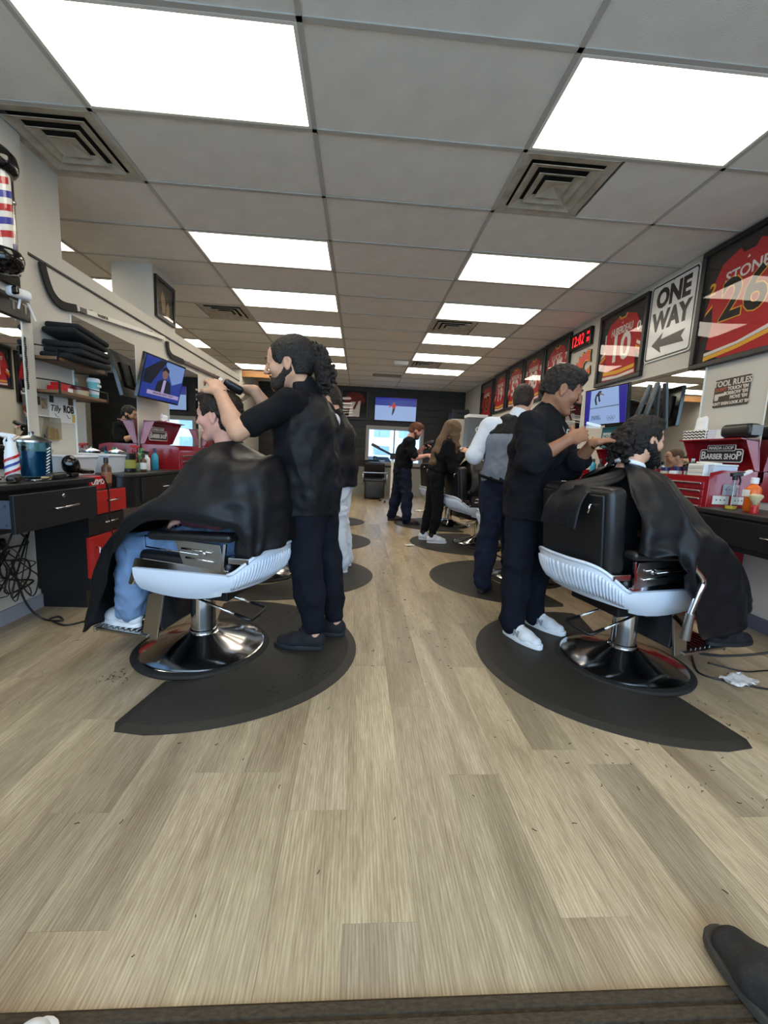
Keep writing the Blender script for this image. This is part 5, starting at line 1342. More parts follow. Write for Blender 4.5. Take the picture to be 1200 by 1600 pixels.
            if g.get('laces'):
                for i in range(4):
                    x = 0.105+0.02*i; zz = 0.113-0.011*i
                    MB().tube([P(x,zz-0.012)+sd*0.026, P(x+0.006,zz-0.003), P(x,zz-0.012)-sd*0.026], 0.003, 6, smooth=4).build('lace', g['laces'], so, True)
            if g.get('sock') is not None:
                MB().tube([an+V3(0,0,-0.02), an+V3(0,0,g.get('sock_h', 0.06))], 0.043, 14).build('sock', g['sock'], root, True)
    return root, H, dict(f=f, left=left, neck=neck, chest=chest, pel=pel, sh=sh, waist=waist)
def cap_hair(root, H, m, t=0.012, h=0.005, face=(0.118,0,-0.022,0.078,0.088,0.102), low=-0.075, noise=0.004, nsc=70, extra=None, name='hair', it=1, side_cut=0.0):
    """hair shell: inflated skull minus the face, with extra blobs"""
    lo = H.c-0.2; hi = H.c+0.2; 
    if extra and 'bounds' in extra: lo = np.minimum(lo, extra['bounds'][0]); hi = np.maximum(hi, extra['bounds'][1])
    S = Sdf(lo, hi, h); p, r, A, s = H.p, H.r, H.A, H.s
    S.ell(p(-0.014,0,0.034), [(0.098+t)*s,(0.076+t*0.8)*s,(0.088+t)*s], A, 0.01)
    S.ell(p(-0.045,0,-0.03), r(0.062+t*0.6,0.062+t*0.5,0.07), A, 0.03*s)
    if extra and 'pre' in extra: extra['pre'](S, H)
    S.ell(p(face[0],face[1],face[2]), r(*face[3:6]), A, 0.012*s, 'sub')
    for y in (-1, 1): S.ell(p(0.012,y*0.085,-0.035), r(0.050,0.035,0.052), A, 0.008*s, 'sub')
    S.cut(p(0,0,low), -H.u)
    if extra and 'post' in extra: extra['post'](S, H)
    return sdf_obj(name, S, m, root, it, (lambda V: noise*vnoise(V*nsc)+noise*0.6*vnoise(V*nsc*2.3+5)) if noise else None, 0.4)
def beard(root, H, m, t=0.007, full=1.0, h=0.005, noise=0.003):
    S = Sdf(H.c-0.16, H.c+0.16, h); p, r, A, s = H.p, H.r, H.A, H.s
    S.ell(p(0.066,0,-0.085), r(0.036+t,0.042+t,0.040+t*full), A, 0.012)
    for y in (-1, 1):
        S.cone(p(-0.002,y*0.058,-0.035), p(0.060,y*0.030,-0.090), (0.020+t)*s, (0.026+t)*s, 0.018)
        S.cone(p(0.0,y*0.066,0.0), p(0.0,y*0.060,-0.04), (0.010+t*0.5)*s, (0.018+t*0.6)*s, 0.014)
        S.cone(p(0.096,y*0.006,-0.044), p(0.086,y*0.028,-0.064), 0.006*s, 0.006*s, 0.006)       # moustache
    S.ell(p(0.104,0,-0.061), r(0.020,0.018,0.006), A, 0.004, 'sub')
    S.ell(p(0.085,0,0.005), r(0.06,0.05,0.044), A, 0.006, 'sub')
    return sdf_obj('beard', S, m, root, 1, lambda V: noise*vnoise(V*130), 0.4)

# ---- palettes
SK_A = skin('skin_tan', (196,150,122)); SK_B = skin('skin_ruddy', (214,158,140)); SK_C = skin('skin_brown', (150,104,78)); SK_D = skin('skin_fair', (208,160,134))
HB = hair_mat('black', (20,16,14)); HBR = hair_mat('dark_brown', (34,22,16)); HRED = hair_mat('auburn', (96,52,26)); HLONG = hair_mat('light_brown', (94,72,48), (1,1,0.08), 160)
HBC = hair_mat('curly_black', (24,17,14), (1,1,1), 120)
CL_BLACK = mat('black_smock_nylon', (17,18,22), 0.6, var=0.2, vscale=6, bump=0.25, bscale=35, spec=0.25)
CL_TEE = mat('black_cotton', (14,15,18), 0.9, spec=0.2, var=0.15, vscale=10, bump=0.15, bscale=200)
CL_HOOD = mat('black_hoodie_cotton', (17,18,23), 0.9, spec=0.2, var=0.12, vscale=8, bump=0.2, bscale=160)
CL_NAVY = mat('navy_trouser_cotton', (15,18,28), 0.9, spec=0.2, var=0.15, vscale=8, bump=0.2, bscale=120)
CL_JEAN = mat('dark_indigo_denim', (22,29,48), 0.85, spec=0.2, var=0.25, vscale=10, bump=0.25, bscale=200)
CL_BLUE = mat('light_blue_denim', (112,138,172), 0.85, var=0.22, vscale=9, bump=0.3, bscale=200)
CL_PALE = mat('pale_grey_trouser', (205,212,222), 0.8, var=0.05, vscale=10, bump=0.2, bscale=60)
CL_WHITE = mat('white_shirt_cotton', (222,228,238), 0.8, bump=0.2, bscale=60)
CL_GREYV = mat('grey_vest_mesh', (120,126,140), 0.75, bump=0.2, bscale=200)
CL_MAROON = mat('maroon_shirt', (84,38,50), 0.85)
SH_DARK = mat('navy_knit_shoe', (16,17,22), 0.8, bump=0.4, bscale=250); SH_DSOLE = mat('dark_sole', (26,27,33), 0.6)
SH_WHITE = mat('white_shoe_leather', (222,222,224), 0.55, bump=0.05, bscale=90); SH_WSOLE = mat('white_sole', (232,232,232), 0.6)
SH_BRWN = mat('brown_shoe_leather', (64,46,34), 0.5)
SOCK_B = mat('black_sock', (18,18,18), 0.9)
M_LACE = mat('white_lace', (235,235,235), 0.8)
def disp_cloth(a=0.006, sc=9, st=(1,1,0.7), seed=0.0): return stretch_folds(a*2.0, sc*1.25, st, seed, a*0.8, sc*3.0)

# ---------- barber, front left: smock over a tee, curly ponytail
def barber_ponytail():
    d = az(160)
    J = dict(face=d, look=(-0.975,0.02,-0.17), head=(-0.385,2.275,1.555), neck=(-0.300,2.300,1.405), chest=(-0.295,2.305,1.22), pel=(-0.245,2.32,0.90),
        shL=(-0.350,2.125,1.345), shR=(-0.225,2.475,1.345),
        armL=dict(e=(-0.575,2.015,1.185), w=(-0.690,2.130,1.372), d=(-0.42,0.42,0.62), n=(-0.35,0.75,-0.55), side=1, curl=(0.5,0.6,0.4)),
        armR=dict(e=(-0.440,2.430,1.235), w=(-0.575,2.320,1.420), d=(-0.93,-0.22,0.02), n=(-0.1,-0.35,-0.9), side=-1, curl=(0.55,0.7,0.5)),
        legL=dict(h=(-0.280,2.235,0.88), k=(-0.275,2.235,0.49), a=(-0.215,2.235,0.085), t=(-0.42,2.265,0.03), z=MATZ),
        legR=dict(h=(-0.205,2.400,0.88), k=(-0.175,2.405,0.49), a=(-0.105,2.415,0.085), t=(-0.30,2.455,0.03), z=MATZ))
    st = dict(h=0.005, hs=1.08, skin=SK_A, hair_m=HB, build=1.02, arm=1.06,
        top=dict(name='tee_shirt', m=CL_TEE, sleeve=0.36, sr=0.009, ex=0.004, hem=(-0.245,2.32,0.86), disp=disp_cloth(0.004)),
        pants=dict(m=CL_NAVY, ex=0.016, len=0.86, cuff=0.044, disp=disp_cloth(0.006, 8)),
        shoes=dict(m=SH_DARK, sole=SH_DSOLE, h=0.005, len=0.285))
    root, H, B = person('barber with a curly ponytail in a black smock, cutting hair at the front left', J, st)
    # sleeveless smock over the tee
    lo, hi = bounds([(-0.6,2.05,0.7), (0.0,2.6,1.5)], 0.02)
    S = Sdf(lo, hi, 0.008); L = B['left']
    S.slab([(-0.268,2.315,0.76), (-0.262,2.315,0.93), (-0.285,2.305,1.10), (-0.292,2.30,1.25), (-0.290,2.30,1.345)], [0.200,0.200,0.205,0.200,0.145], [0.150,0.142,0.142,0.145,0.092], L, 0.04)
    S.cone((-0.298,2.30,1.36), (-0.315,2.298,1.435), 0.082, 0.074, 0.03)
    S.cut((-0.27,2.315,0.775), (0,0,-1))
    for s in (1,-1): 
        c = B['sh'][s]+L*s*0.045; S.ell(c, [0.06,0.085,0.10], np.array([L, B['f'], V3(0,0,1)]), 0.01, 'sub')
    sdf_obj('smock', S, CL_BLACK, root, 2, disp_cloth(0.007, 8, (1,1,0.8), 2.0), 0.5)
    MB().bx(-0.36, -0.29, 2.143, 2.150, 1.02, 1.022).build('pocket_seam', CL_TEE, root)
    MB().tube(catmull([Vector((-0.690,2.130,1.372))+Vector(v) for v in [(0.024,-0.012,0.012),(0.0,-0.027,0.0),(-0.022,-0.004,-0.012),(-0.008,0.024,-0.006),(0.016,0.018,0.010)]], 5, True), 0.004, 6, True).build('wristband', CL_TEE, root, True)
    # slicked hair, tied into a curly ponytail
    def post(S, H):
        S.ell(H.p(-0.045,0,0.055), H.r(0.085,0.078,0.075), H.A, 0.03)
        S.cone(H.p(-0.09,0,0.02), H.p(-0.135,0,0.01), 0.05, 0.045, 0.03)
        for y in (-1, 1): S.ell(H.p(0.03,y*0.074,0.02), H.r(0.016,0.008,0.03), H.A, 0.008)
    cap_hair(root, H, HB, 0.010, 0.005, noise=0.0015, nsc=120, extra=dict(post=post), low=-0.06)
    rg = np.random.default_rng(5)
    S = Sdf(H.c+V3(0.02,-0.16,-0.24), H.c+V3(0.32,0.16,0.12), 0.0045)
    S.chain([H.p(-0.115,0,0.03), H.p(-0.150,0,0.0), H.p(-0.160,0,-0.06), H.p(-0.135,0,-0.115)], [0.03,0.048,0.045,0.025], 0.02)
    for i in range(420):
        t = rg.random()
        u = rg.normal(0, 1, 3); u /= np.linalg.norm(u)
        c = H.p(-0.135-0.035*math.sin(t*2.6), 0, 0.055-0.18*t)+u*(0.046 if t < 0.75 else 0.034)*V3(1.05,1.0,0.8)
        S.cone(c, c+rg.normal(0, 1, 3)*0.007, 0.0075+0.004*rg.random(), 0.006, 0.003)
    sdf_obj('curly_ponytail', S, HBC, root, 0)
    beard(root, H, hair_mat('trimmed_beard', (44,32,26), (1,1,1), 150), 0.0005, 1.2, noise=0.002)
    return root
barber_ponytail()

# ---------- barber, front right: hoodie, navy trousers, white sneakers
def barber_hoodie():
    d = az(-38)
    J = dict(face=d, look=(0.86,-0.22,-0.34), head=(1.168,2.445,1.530), neck=(1.105,2.480,1.385), chest=(1.085,2.490,1.20), pel=(1.075,2.54,0.89),
        shR=(0.955,2.345,1.315), shL=(1.225,2.620,1.315),
        armR=dict(e=(0.935,2.235,1.105), w=(1.100,2.150,1.240), d=(0.9,0.05,0.34), n=(0.1,0.9,-0.15), side=1, curl=(0.75,0.75,0.45), thumb=0.6),
        armL=dict(e=(1.262,2.420,1.070), w=(1.262,2.215,1.225), d=(0.72,-0.55,0.20), n=(0.45,-0.2,-0.55), side=1, curl=(0.3,0.35,0.25)),
        legR=dict(h=(1.010,2.475,0.87), k=(1.010,2.470,0.48), a=(0.998,2.450,0.085), t=(1.105,2.25,0.03), z=MATZ),
        legL=dict(h=(1.140,2.605,0.87), k=(1.175,2.610,0.48), a=(1.215,2.630,0.085), t=(1.33,2.47,0.03), z=MATZ))
    st = dict(h=0.005, hs=1.04, skin=SK_C, hair_m=HB, build=1.0,
        top=dict(name='hoodie', m=CL_HOOD, sleeve=0.70, sr=0.016, ex=0.024, hood=True, collar=0.02, hem=(1.075,2.53,0.775), wd=1.06, dp=1.14, disp=disp_cloth(0.008, 8, (1,1,0.8), 4.0)),
        pants=dict(m=CL_NAVY, ex=0.018, len=0.97, cuff=0.062, flare=1.15, disp=disp_cloth(0.007, 7, (1,1,0.5), 1.0)),
        shoes=dict(m=SH_WHITE, sole=SH_WSOLE, h=0.005, len=0.285, laces=M_LACE, sole_h=0.030, mark='N', mark_m=mat('grey_shoe_mark', (150,150,154), 0.6)))
    root, H, B = person('barber in a black hoodie and white sneakers combing hair at the front right', J, st)
    def post(S, H):
        S.ell(H.p(-0.005,0,0.085), H.r(0.098,0.074,0.060), H.A, 0.03); S.ell(H.p(0.055,0,0.105), H.r(0.045,0.055,0.034), H.A, 0.02)
    cap_hair(root, H, HBC, 0.008, 0.005, noise=0.006, nsc=75, extra=dict(post=post), low=-0.045, face=(0.118,0,-0.030,0.076,0.086,0.100))
    S = Sdf(H.c-0.15, H.c+0.15, 0.005)
    for y in (-1,1): S.cone(H.p(0.100,y*0.004,-0.044), H.p(0.092,y*0.026,-0.052), 0.0045*H.s, 0.004*H.s, 0.003)
    S.ell(H.p(0.094,0,-0.090), H.r(0.012,0.016,0.012), H.A, 0.004)
    sdf_obj('moustache', S, HB, root, 1)
    # white chest emblem and zip
    f, l = Vector(B['f']), Vector(B['left'])
    ce = Vector(B['chest'])+f*0.160-l*0.015+Vector((0,0,0.085))
    em = MB().prism([(-0.042,-0.012),(-0.036,0.018),(0.0,0.022),(0.030,0.016),(0.042,0.006),(0.040,-0.016),(0.0,-0.020)], 0.004, ce-f*0.002, (tuple(l), (0,0,1), tuple(f)), 0.001).build('chest_emblem', mat('emblem_white', (215,215,215), 0.7), root)
    text('BARBERS', 'emblem_text', 0.017, ce+f*0.0035+Vector((0,0,0.006)), l, (0,0,1), CL_TEE, em)
    text('SINCE', 'emblem_text', 0.011, ce+f*0.0035-Vector((0,0,0.010)), l, (0,0,1), CL_TEE, em)
    MB().tube([Vector(B['neck'])+f*0.098+Vector((0,0,-0.06)), Vector(B['chest'])+f*0.165+Vector((0,0,0.03))], 0.004, 6).build('zip', M_CHROME, root)
    w = V3(1.262,2.215,1.225); 
    MB().tube(catmull([Vector(w+v) for v in (V3(0.02,0.015,0.0), V3(0.0,0.012,0.028), V3(-0.02,-0.015,0.0), V3(0.0,-0.012,-0.028))], 6, True), 0.0055, 6, True).build('gold_watch', mat('gold', (180,140,60), 0.25, 1.0), root, True)
    return root
barber_hoodie()

# ---------- capes: cloth lofted from the neck over shoulders, arms, chair and knees (chair frame)
CAPE = mat('black_cape_nylon', (15,16,20), 0.5, var=0.15, vscale=5, bump=0.1, bscale=60, spec=0.3)
def cape(root, cols, nx, closed_back, name='cape', m=CAPE, amp=0.011, seed=0.0, freq=30, side_cols=None):
    """cols: list of columns (front centre -> back) for +y side; side_cols for the -y side (default mirrored)"""
    other = side_cols if side_cols is not None else [[(p[0], -p[1], p[2]) for p in c] for c in cols]
    ring = [c for c in other[::-1]][:-1] + cols if True else cols
    if closed_back: ring = ring[:-1]            # the two back columns coincide
    R = np.array(ring, float)                    # ncol x nrow x 3
    nc, nr = R.shape[:2]; NU, NV = 9, 9
    rows = []
    # interpolate rows along v first
    colsI = [catmull([tuple(p) for p in R[i]], NV) for i in range(nc)]
    nv = len(colsI[0]); G = []
    for j in range(nv):
        G.append(catmull([tuple(colsI[i][j]) for i in range(nc)], NU, closed_back))
    A = np.array([[tuple(p) for p in r] for r in G]); nvv, nu = A.shape[:2]
    du = np.roll(A, -1, 1)-np.roll(A, 1, 1); dv = np.gradient(A, axis=0)
    n = np.cross(du, dv); n /= np.linalg.norm(n, axis=2, keepdims=True)+1e-9
    cen = A.mean((0,1)); 
    if ((A-cen)*n).sum() < 0: n = -n
    v = np.linspace(0, 1, nvv)[:,None]; u = np.linspace(0, 1, nu)[None,:]
    wob = vnoise(np.stack([np.repeat(u*7, nvv, 0).ravel()+seed, np.repeat(v*1.5, nu, 1).ravel(), np.full(nvv*nu, seed)], 1)).reshape(nvv, nu)
    fold = np.sin(u*freq*2+4*wob+seed)+0.5*np.sin(u*freq*3.7+5*wob+v*3)
    am = amp*np.clip(v*1.4, 0, 1.4)**1.6
    crease = vnoise(A.reshape(-1,3)*V3(9,9,14)+seed).reshape(nvv, nu)
    A = A+n*(am*fold*0.6+0.010*np.clip(v*3,0,1)*(1-2*np.abs(crease)**1.3))[...,None]
    b = MB().grid(A.tolist(), 0.004, closed_back)
    o = b.build(name, m, root, True)
    return o
def neck_strip(root, nx, z, m, r=0.066, tilt=0.02):
    MB().tube([(nx+r*math.cos(a), r*math.sin(a), z-tilt*math.cos(a)) for a in np.linspace(0, 2*math.pi, 25)[:-1]], 0.013, 8, True).build('neck_strip', m, root, True)
M_STRIP = mat('white_neck_strip', (228,232,238), 0.9)
def seated(nx=-0.10, hz=1.25, lean=0.0, foot_z=0.155, hx=None, look=(1,0,-0.1), feet_x=0.31):
    hx = nx+0.03 if hx is None else hx
    return dict(face=(1,0,0), look=look, head=(hx,0,hz), neck=(nx-0.03,0,1.085), chest=(nx-0.085,0,0.90), pel=(-0.205,0,0.67),
        shL=(nx-0.06,0.155,0.985), shR=(nx-0.06,-0.155,0.985),
        armL=dict(e=(nx+0.03,0.255,0.80), w=(0.14,0.13,0.72), d=(0.8,-0.4,-0.2), n=(0,-0.2,-1), side=1),
        armR=dict(e=(nx+0.03,-0.255,0.80), w=(0.14,-0.13,0.72), d=(0.8,0.4,-0.2), n=(0,0.2,-1), side=-1),
        legL=dict(h=(-0.19,0.095,0.655), k=(0.245,0.125,0.605), a=(feet_x,0.115,foot_z+0.075), t=(feet_x+0.15,0.115,foot_z+0.02), z=foot_z),
        legR=dict(h=(-0.19,-0.095,0.655), k=(0.245,-0.125,0.605), a=(feet_x,-0.115,foot_z+0.075), t=(feet_x+0.15,-0.115,foot_z+0.02), z=foot_z))
def chair_base(k):
    x, y, d = CHAIRS[k]; return dict(base=(x, y, 0), rz=math.radians(d))

# client, front left: cape pulled over the chair back, jeans and white shoes
def client_left():
    J = seated(-0.125, 1.268, look=(0.985,0.03,-0.10), hx=-0.105, feet_x=0.325)
    for k, s in (('legL',1), ('legR',-1)):
        J[k]['k'] = (0.285, 0.150*s, 0.575); J[k]['a'] = (0.315, 0.150*s, 0.235); J[k]['h'] = (-0.19,0.10*s,0.655)
    J['armL'] = dict(e=(-0.25,0.275,0.785), w=(-0.03,0.19,0.755), d=(0.7,-0.7,-0.02), n=(0,-0.2,-1), side=1)
    st = dict(chair_base('L1'), h=0.0055, hs=1.02, skin=SK_B, hair_m=HBR, build=0.92, arm=0.88,
        top=dict(name='shirt', m=CL_MAROON, sleeve=0.95, sr=0.008, ex=0.004, hem=(-0.2,0,0.64)),
        pants=dict(m=CL_BLUE, ex=0.012, len=0.96, cuff=0.062, flare=1.3, disp=disp_cloth(0.006, 12, (1,1,0.6), 3.0)),
        shoes=dict(m=SH_WHITE, sole=SH_WSOLE, len=0.275, laces=M_LACE))
    root, H, B = person('client in a black cape and light blue jeans at the front left', J, st)
    def post(S, H):
        S.ell(H.p(0.045,0,0.098), H.r(0.060,0.062,0.030), H.A, 0.02)
    cap_hair(root, H, HBR, 0.013, 0.005, noise=0.004, nsc=60, extra=dict(post=post), low=-0.085, face=(0.122,0,-0.020,0.076,0.088,0.105))
    n = -0.145
    cols = [
     [(n+.070,0,1.115),(n+.12,0,1.00),(.12,0,.855),(.33,0,.69),(.46,0,.46),(.49,0,.17)],
     [(n+.055,.045,1.12),(n+.105,.12,1.01),(.09,.17,.86),(.30,.19,.695),(.425,.215,.44),(.455,.225,.17)],
     [(n+.025,.068,1.125),(n+.06,.19,1.06),(.01,.285,.875),(.16,.305,.755),(.31,.305,.60),(.415,.30,.21)],
     [(n,.072,1.13),(n-.005,.215,1.065),(-.07,.335,.905),(.0,.37,.84),(.07,.368,.79),(.14,.35,.745)],
     [(n-.025,.068,1.135),(n-.06,.215,1.065),(-.20,.345,.915),(-.29,.385,.84),(-.345,.385,.80),(-.33,.375,.765)],
     [(n-.05,.05,1.14),(n-.12,.195,1.065),(-.36,.30,1.0),(-.43,.32,.875),(-.44,.31,.73),(-.43,.305,.635)],
     [(n-.062,.025,1.145),(n-.17,.10,1.065),(-.44,.215,1.04),(-.49,.245,.88),(-.495,.25,.74),(-.49,.25,.655)],
     [(n-.066,0,1.145),(n-.19,0,1.07),(-.445,0,1.06),(-.50,0,.87),(-.51,0,.75),(-.51,0,.66)]]
    cape(root, cols, n, True, amp=0.017, seed=1.3, freq=26)
    MB().tube([(n-0.005+0.069*math.cos(a), 0.069*math.sin(a), 1.128-0.012*math.cos(a)) for a in np.linspace(0, 2*math.pi, 25)[:-1]], 0.010, 8, True).build('cape_collar', CAPE, root, True)
    return root
client_left()

GEN_COLS = lambda n: [
     [(n+.070,0,1.095),(n+.145,0,.985),(.18,0,.83),(.41,0,.68),(.52,0,.56),(.57,0,.44)],
     [(n+.055,.045,1.10),(n+.125,.12,1.00),(.16,.17,.825),(.42,.17,.685),(.53,.19,.55),(.595,.205,.40)],
     [(n+.025,.068,1.105),(n+.07,.195,1.04),(.07,.295,.84),(.28,.30,.695),(.37,.325,.52),(.40,.335,.36)],
     [(n,.072,1.11),(n+.005,.22,1.045),(n+.05,.335,.865),(.03,.375,.755),(-.02,.388,.56),(.05,.385,.31)],
     [(n-.025,.068,1.115),(n-.04,.225,1.035),(-.13,.345,.875),(-.15,.375,.79),(-.15,.385,.735),(-.135,.392,.69)],
     [(n-.05,.05,1.12),(n-.085,.195,1.05),(-.255,.285,.905),(-.275,.325,.82),(-.285,.335,.75),(-.285,.345,.70)],
     [(n-.062,.022,1.125),(n-.10,.085,1.075),(-.285,.20,.985),(-.30,.285,.88),(-.315,.315,.78),(-.325,.325,.725)]]
# client, front right: full beard, cape open at the back with a flap pulled over the chair
def client_right():
    J = seated(-0.085, 1.245, look=(0.995,-0.03,-0.06), hx=-0.045, feet_x=0.42)
    for k, s in (('legL',1), ('legR',-1)):
        J[k]['k'] = (0.37, 0.15*s, 0.60); J[k]['a'] = (0.44, 0.185*s, 0.232); J[k]['t'] = (0.62, 0.20*s, 0.17)
    st = dict(chair_base('R1'), h=0.0055, hs=1.0, skin=SK_D, hair_m=HB, build=0.92, arm=0.88,
        top=dict(name='shirt', m=CL_TEE, sleeve=0.9, sr=0.006, ex=0.003, hem=(-0.2,0,0.64)),
        pants=dict(m=CL_TEE, ex=0.012, len=0.96, cuff=0.055),
        shoes=dict(m=SH_DARK, sole=SH_DSOLE, len=0.29, laces=SH_DSOLE))
    root, H, B = person('client with a full dark beard in a black cape at the front right', J, st)
    rg = np.random.default_rng(9)
    def post(S, H):
        S.ell(H.p(0.035,0,0.100), H.r(0.070,0.064,0.028), H.A, 0.02)
        for i in range(120):                       # wavy mullet at the back
            t = rg.random(); a = rg.uniform(-1.1, 1.1)
            c = H.p(-0.105-0.03*math.sin(3*t)-0.012*rg.random(), 0.075*math.sin(a)*(1.0), 0.04-0.16*t)
            S.cone(c, c+rg.normal(0, 1, 3)*0.012, 0.013, 0.009, 0.006)
    cap_hair(root, H, HBC, 0.012, 0.005, noise=0.0055, nsc=75, extra=dict(post=post), low=-0.125, face=(0.118,0,-0.020,0.084,0.100,0.112))
    beard(root, H, HB, 0.009, 1.7, noise=0.004)
    n = -0.108
    near = [[(p[0], -p[1], p[2]) for p in c] for c in GEN_COLS(n)]
    cape(root, GEN_COLS(n), n, False, amp=0.021, seed=4.1, freq=26)
    neck_strip(root, n-0.002, 1.122, M_STRIP, 0.064, 0.018)
    for i in range(4):
        a = math.pi*(0.80+0.10*i); MB().lathe([(0.0001,0.004),(0.005,0.002),(0.005,-0.002)], (n+0.082*math.cos(a), 0.082*math.sin(a), 1.112), 10).build('snap', M_CHROME, root, True)
    # flap of the cape lying back over the chair towards the barber
    rows = []
    top = [(-0.135,-0.055,1.118),(-0.25,-0.02,1.065),(-0.385,0.03,1.015),(-0.475,0.06,0.985),(-0.53,0.08,0.90),(-0.545,0.09,0.80)]
    low = [(-0.150,-0.075,1.085),(-0.26,-0.105,1.035),(-0.375,-0.125,1.012),(-0.452,-0.13,0.985),(-0.49,-0.125,0.92),(-0.505,-0.12,0.795)]
    A, Bc = catmull(top, 8), catmull(low, 8); G = []
    for i in range(len(A)):
        row = []; v = i/(len(A)-1)
        for j in range(17):
            u = j/16; p = A[i].lerp(Bc[i], u); p = p+Vector((0,0,1))*0.016*math.sin(u*9+v*3)*min(1, v*2)*(1 if v < 0.62 else 0.3)-Vector((1,0,0))*0.014*abs(math.sin(u*8+1))*max(0, v-0.5)
            row.append(p)
        G.append(row)
    MB().grid(G, 0.004).build('cape_flap', CAPE, root, True)
    return root
client_right()

# clients further back: one generic caped client, copied to other chairs
def client_generic():
    J = seated(-0.10, 1.245, look=(0.97,0.05,-0.22), hx=-0.07)
    st = dict(chair_base('R3'), h=0.008, skin=SK_D, hair_m=HBR, face=True, build=0.92, arm=0.88,
        top=dict(name='shirt', m=CL_TEE, sleeve=0.9, sr=0.006, ex=0.003, hem=(-0.2,0,0.64), h=0.012),
        pants=dict(m=CL_JEAN, ex=0.012, len=0.96, cuff=0.055, h=0.012), shoes=dict(m=SH_BRWN, sole=SH_DSOLE, h=0.008))
    root, H, B = person('client with a shaved neck in a black cape beside the woman with long hair', J, st)
    cap_hair(root, H, hair_mat('buzzed_brown', (92,66,48), (1,1,1), 160), 0.004, 0.006, noise=0.0, low=-0.01)
    n = -0.125
    cape(root, GEN_COLS(n), n, False, amp=0.012, seed=7.7, freq=24)
    return root
_cg = client_generic()
for k, lab in (('R2', 'caped client in the chair behind the barber in the hoodie'), ('R4', 'caped client bent under the red haired barber'),
               ('L4', 'caped client of the bearded barber in the mirror')):
    c = copy_tree(_cg); c['label'] = lab; b = chair_base(k); c.location = b['base']; c.rotation_euler = (0, 0, b['rz'])

# ---------- barber in pale trousers, second on the left
def barber_pale():
    d = az(172)
    J = dict(face=d, look=(-0.96,0.05,-0.28), head=(-0.300,3.86,1.585), neck=(-0.235,3.87,1.435), chest=(-0.195,3.87,1.24), pel=(-0.165,3.87,0.90),
        armL=dict(e=(-0.42,3.60,1.17), w=(-0.62,3.72,1.33), d=(-0.8,0.3,0.2), n=(0,0.5,-0.8)), armR=dict(e=(-0.42,4.10,1.17), w=(-0.62,3.95,1.33), d=(-0.8,-0.3,0.2), n=(0,-0.5,-0.8)),
        legL=dict(h=(-0.175,3.78,0.88), k=(-0.185,3.78,0.47), a=(-0.13,3.765,0.085), t=(-0.33,3.74,0.03), z=MATZ), legR=dict(h=(-0.155,3.96,0.88), k=(-0.165,3.97,0.47), a=(-0.10,4.0,0.085), t=(-0.30,4.02,0.03), z=MATZ))
    st = dict(h=0.008, skin=SK_D, hair_m=HBR, build=1.0, sw=0.19,
        top=dict(name='tee_shirt', m=CL_WHITE, sleeve=0.34, sr=0.020, ex=0.004, hem=(-0.165,3.87,0.9)),
        pants=dict(m=CL_PALE, ex=0.013, len=0.99, cuff=0.060, flare=1.1, disp=disp_cloth(0.006, 10, (1,1,0.8), 2.0)),
        shoes=dict(m=SH_WHITE, sole=SH_WSOLE, h=0.006))
    root, H, B = person('barber in a black vest and pale grey trousers behind the ponytailed barber', J, st)
    lo, hi = bounds([(-0.5,3.6,0.75), (0.15,4.15,1.5)], 0.03); S = Sdf(lo, hi, 0.008); L = B['left']
    S.slab([(-0.16,3.87,0.80), (-0.165,3.87,1.0), (-0.195,3.87,1.25), (-0.22,3.87,1.375)], [0.200,0.200,0.205,0.150], [0.150,0.145,0.150,0.10], L, 0.04)
    S.cone((-0.225,3.87,1.38), (-0.245,3.868,1.455), 0.082, 0.074, 0.03)
    S.cut((0,0,0.815), (0,0,-1))
    for s in (1,-1): S.ell(B['sh'][s]+L*s*0.045, [0.075,0.10,0.125], np.array([L, B['f'], V3(0,0,1)]), 0.01, 'sub')
    sdf_obj('vest', S, CL_BLACK, root, 2, disp_cloth(0.004, 8, (1,1,0.8), 6.0), 0.5)
    cap_hair(root, H, HBR, 0.010, 0.006, noise=0.003, nsc=80, low=-0.07)
    return root
_bp = barber_pale()

# ---------- bearded barber seen in the left mirror
def barber_mirror():
    d = az(175); o = V3(-0.55,6.72,0)
    J = dict(face=d, look=(-0.95,0.0,-0.30), head=o+V3(-0.15,0,1.555), neck=o+V3(-0.08,0,1.415), chest=o+V3(-0.03,0,1.22), pel=o+V3(0.0,0,0.90),
        armL=dict(e=o+V3(-0.13,-0.27,1.13), w=o+V3(-0.33,-0.12,1.25), d=(-0.8,0.3,0.3), n=(0,0.5,-0.8)), armR=dict(e=o+V3(-0.13,0.27,1.13), w=o+V3(-0.33,0.12,1.25), d=(-0.8,-0.3,0.3), n=(0,-0.5,-0.8)),
        legL=dict(h=o+V3(0,-0.09,0.88), k=o+V3(-0.01,-0.10,0.47), a=o+V3(0.03,-0.10,0.085), t=o+V3(-0.17,-0.10,0.03), z=MATZ), legR=dict(h=o+V3(0,0.09,0.88), k=o+V3(-0.01,0.10,0.47), a=o+V3(0.03,0.12,0.085), t=o+V3(-0.17,0.12,0.03), z=MATZ))
    st = dict(h=0.008, skin=SK_A, hair_m=HB, top=dict(name='jacket', m=CL_TEE, sleeve=0.55, sr=0.018, ex=0.02, disp=disp_cloth(0.006)), pants=dict(m=CL_NAVY, ex=0.016, h=0.01), shoes=dict(m=SH_DARK, sole=SH_DSOLE, h=0.008))
    root, H, B = person('bearded barber in black whose reflection shows in the left mirror', J, st)
    cap_hair(root, H, HB, 0.012, 0.006, noise=0.005, nsc=70, low=-0.05); beard(root, H, HB, 0.006, 1.1)
barber_mirror()

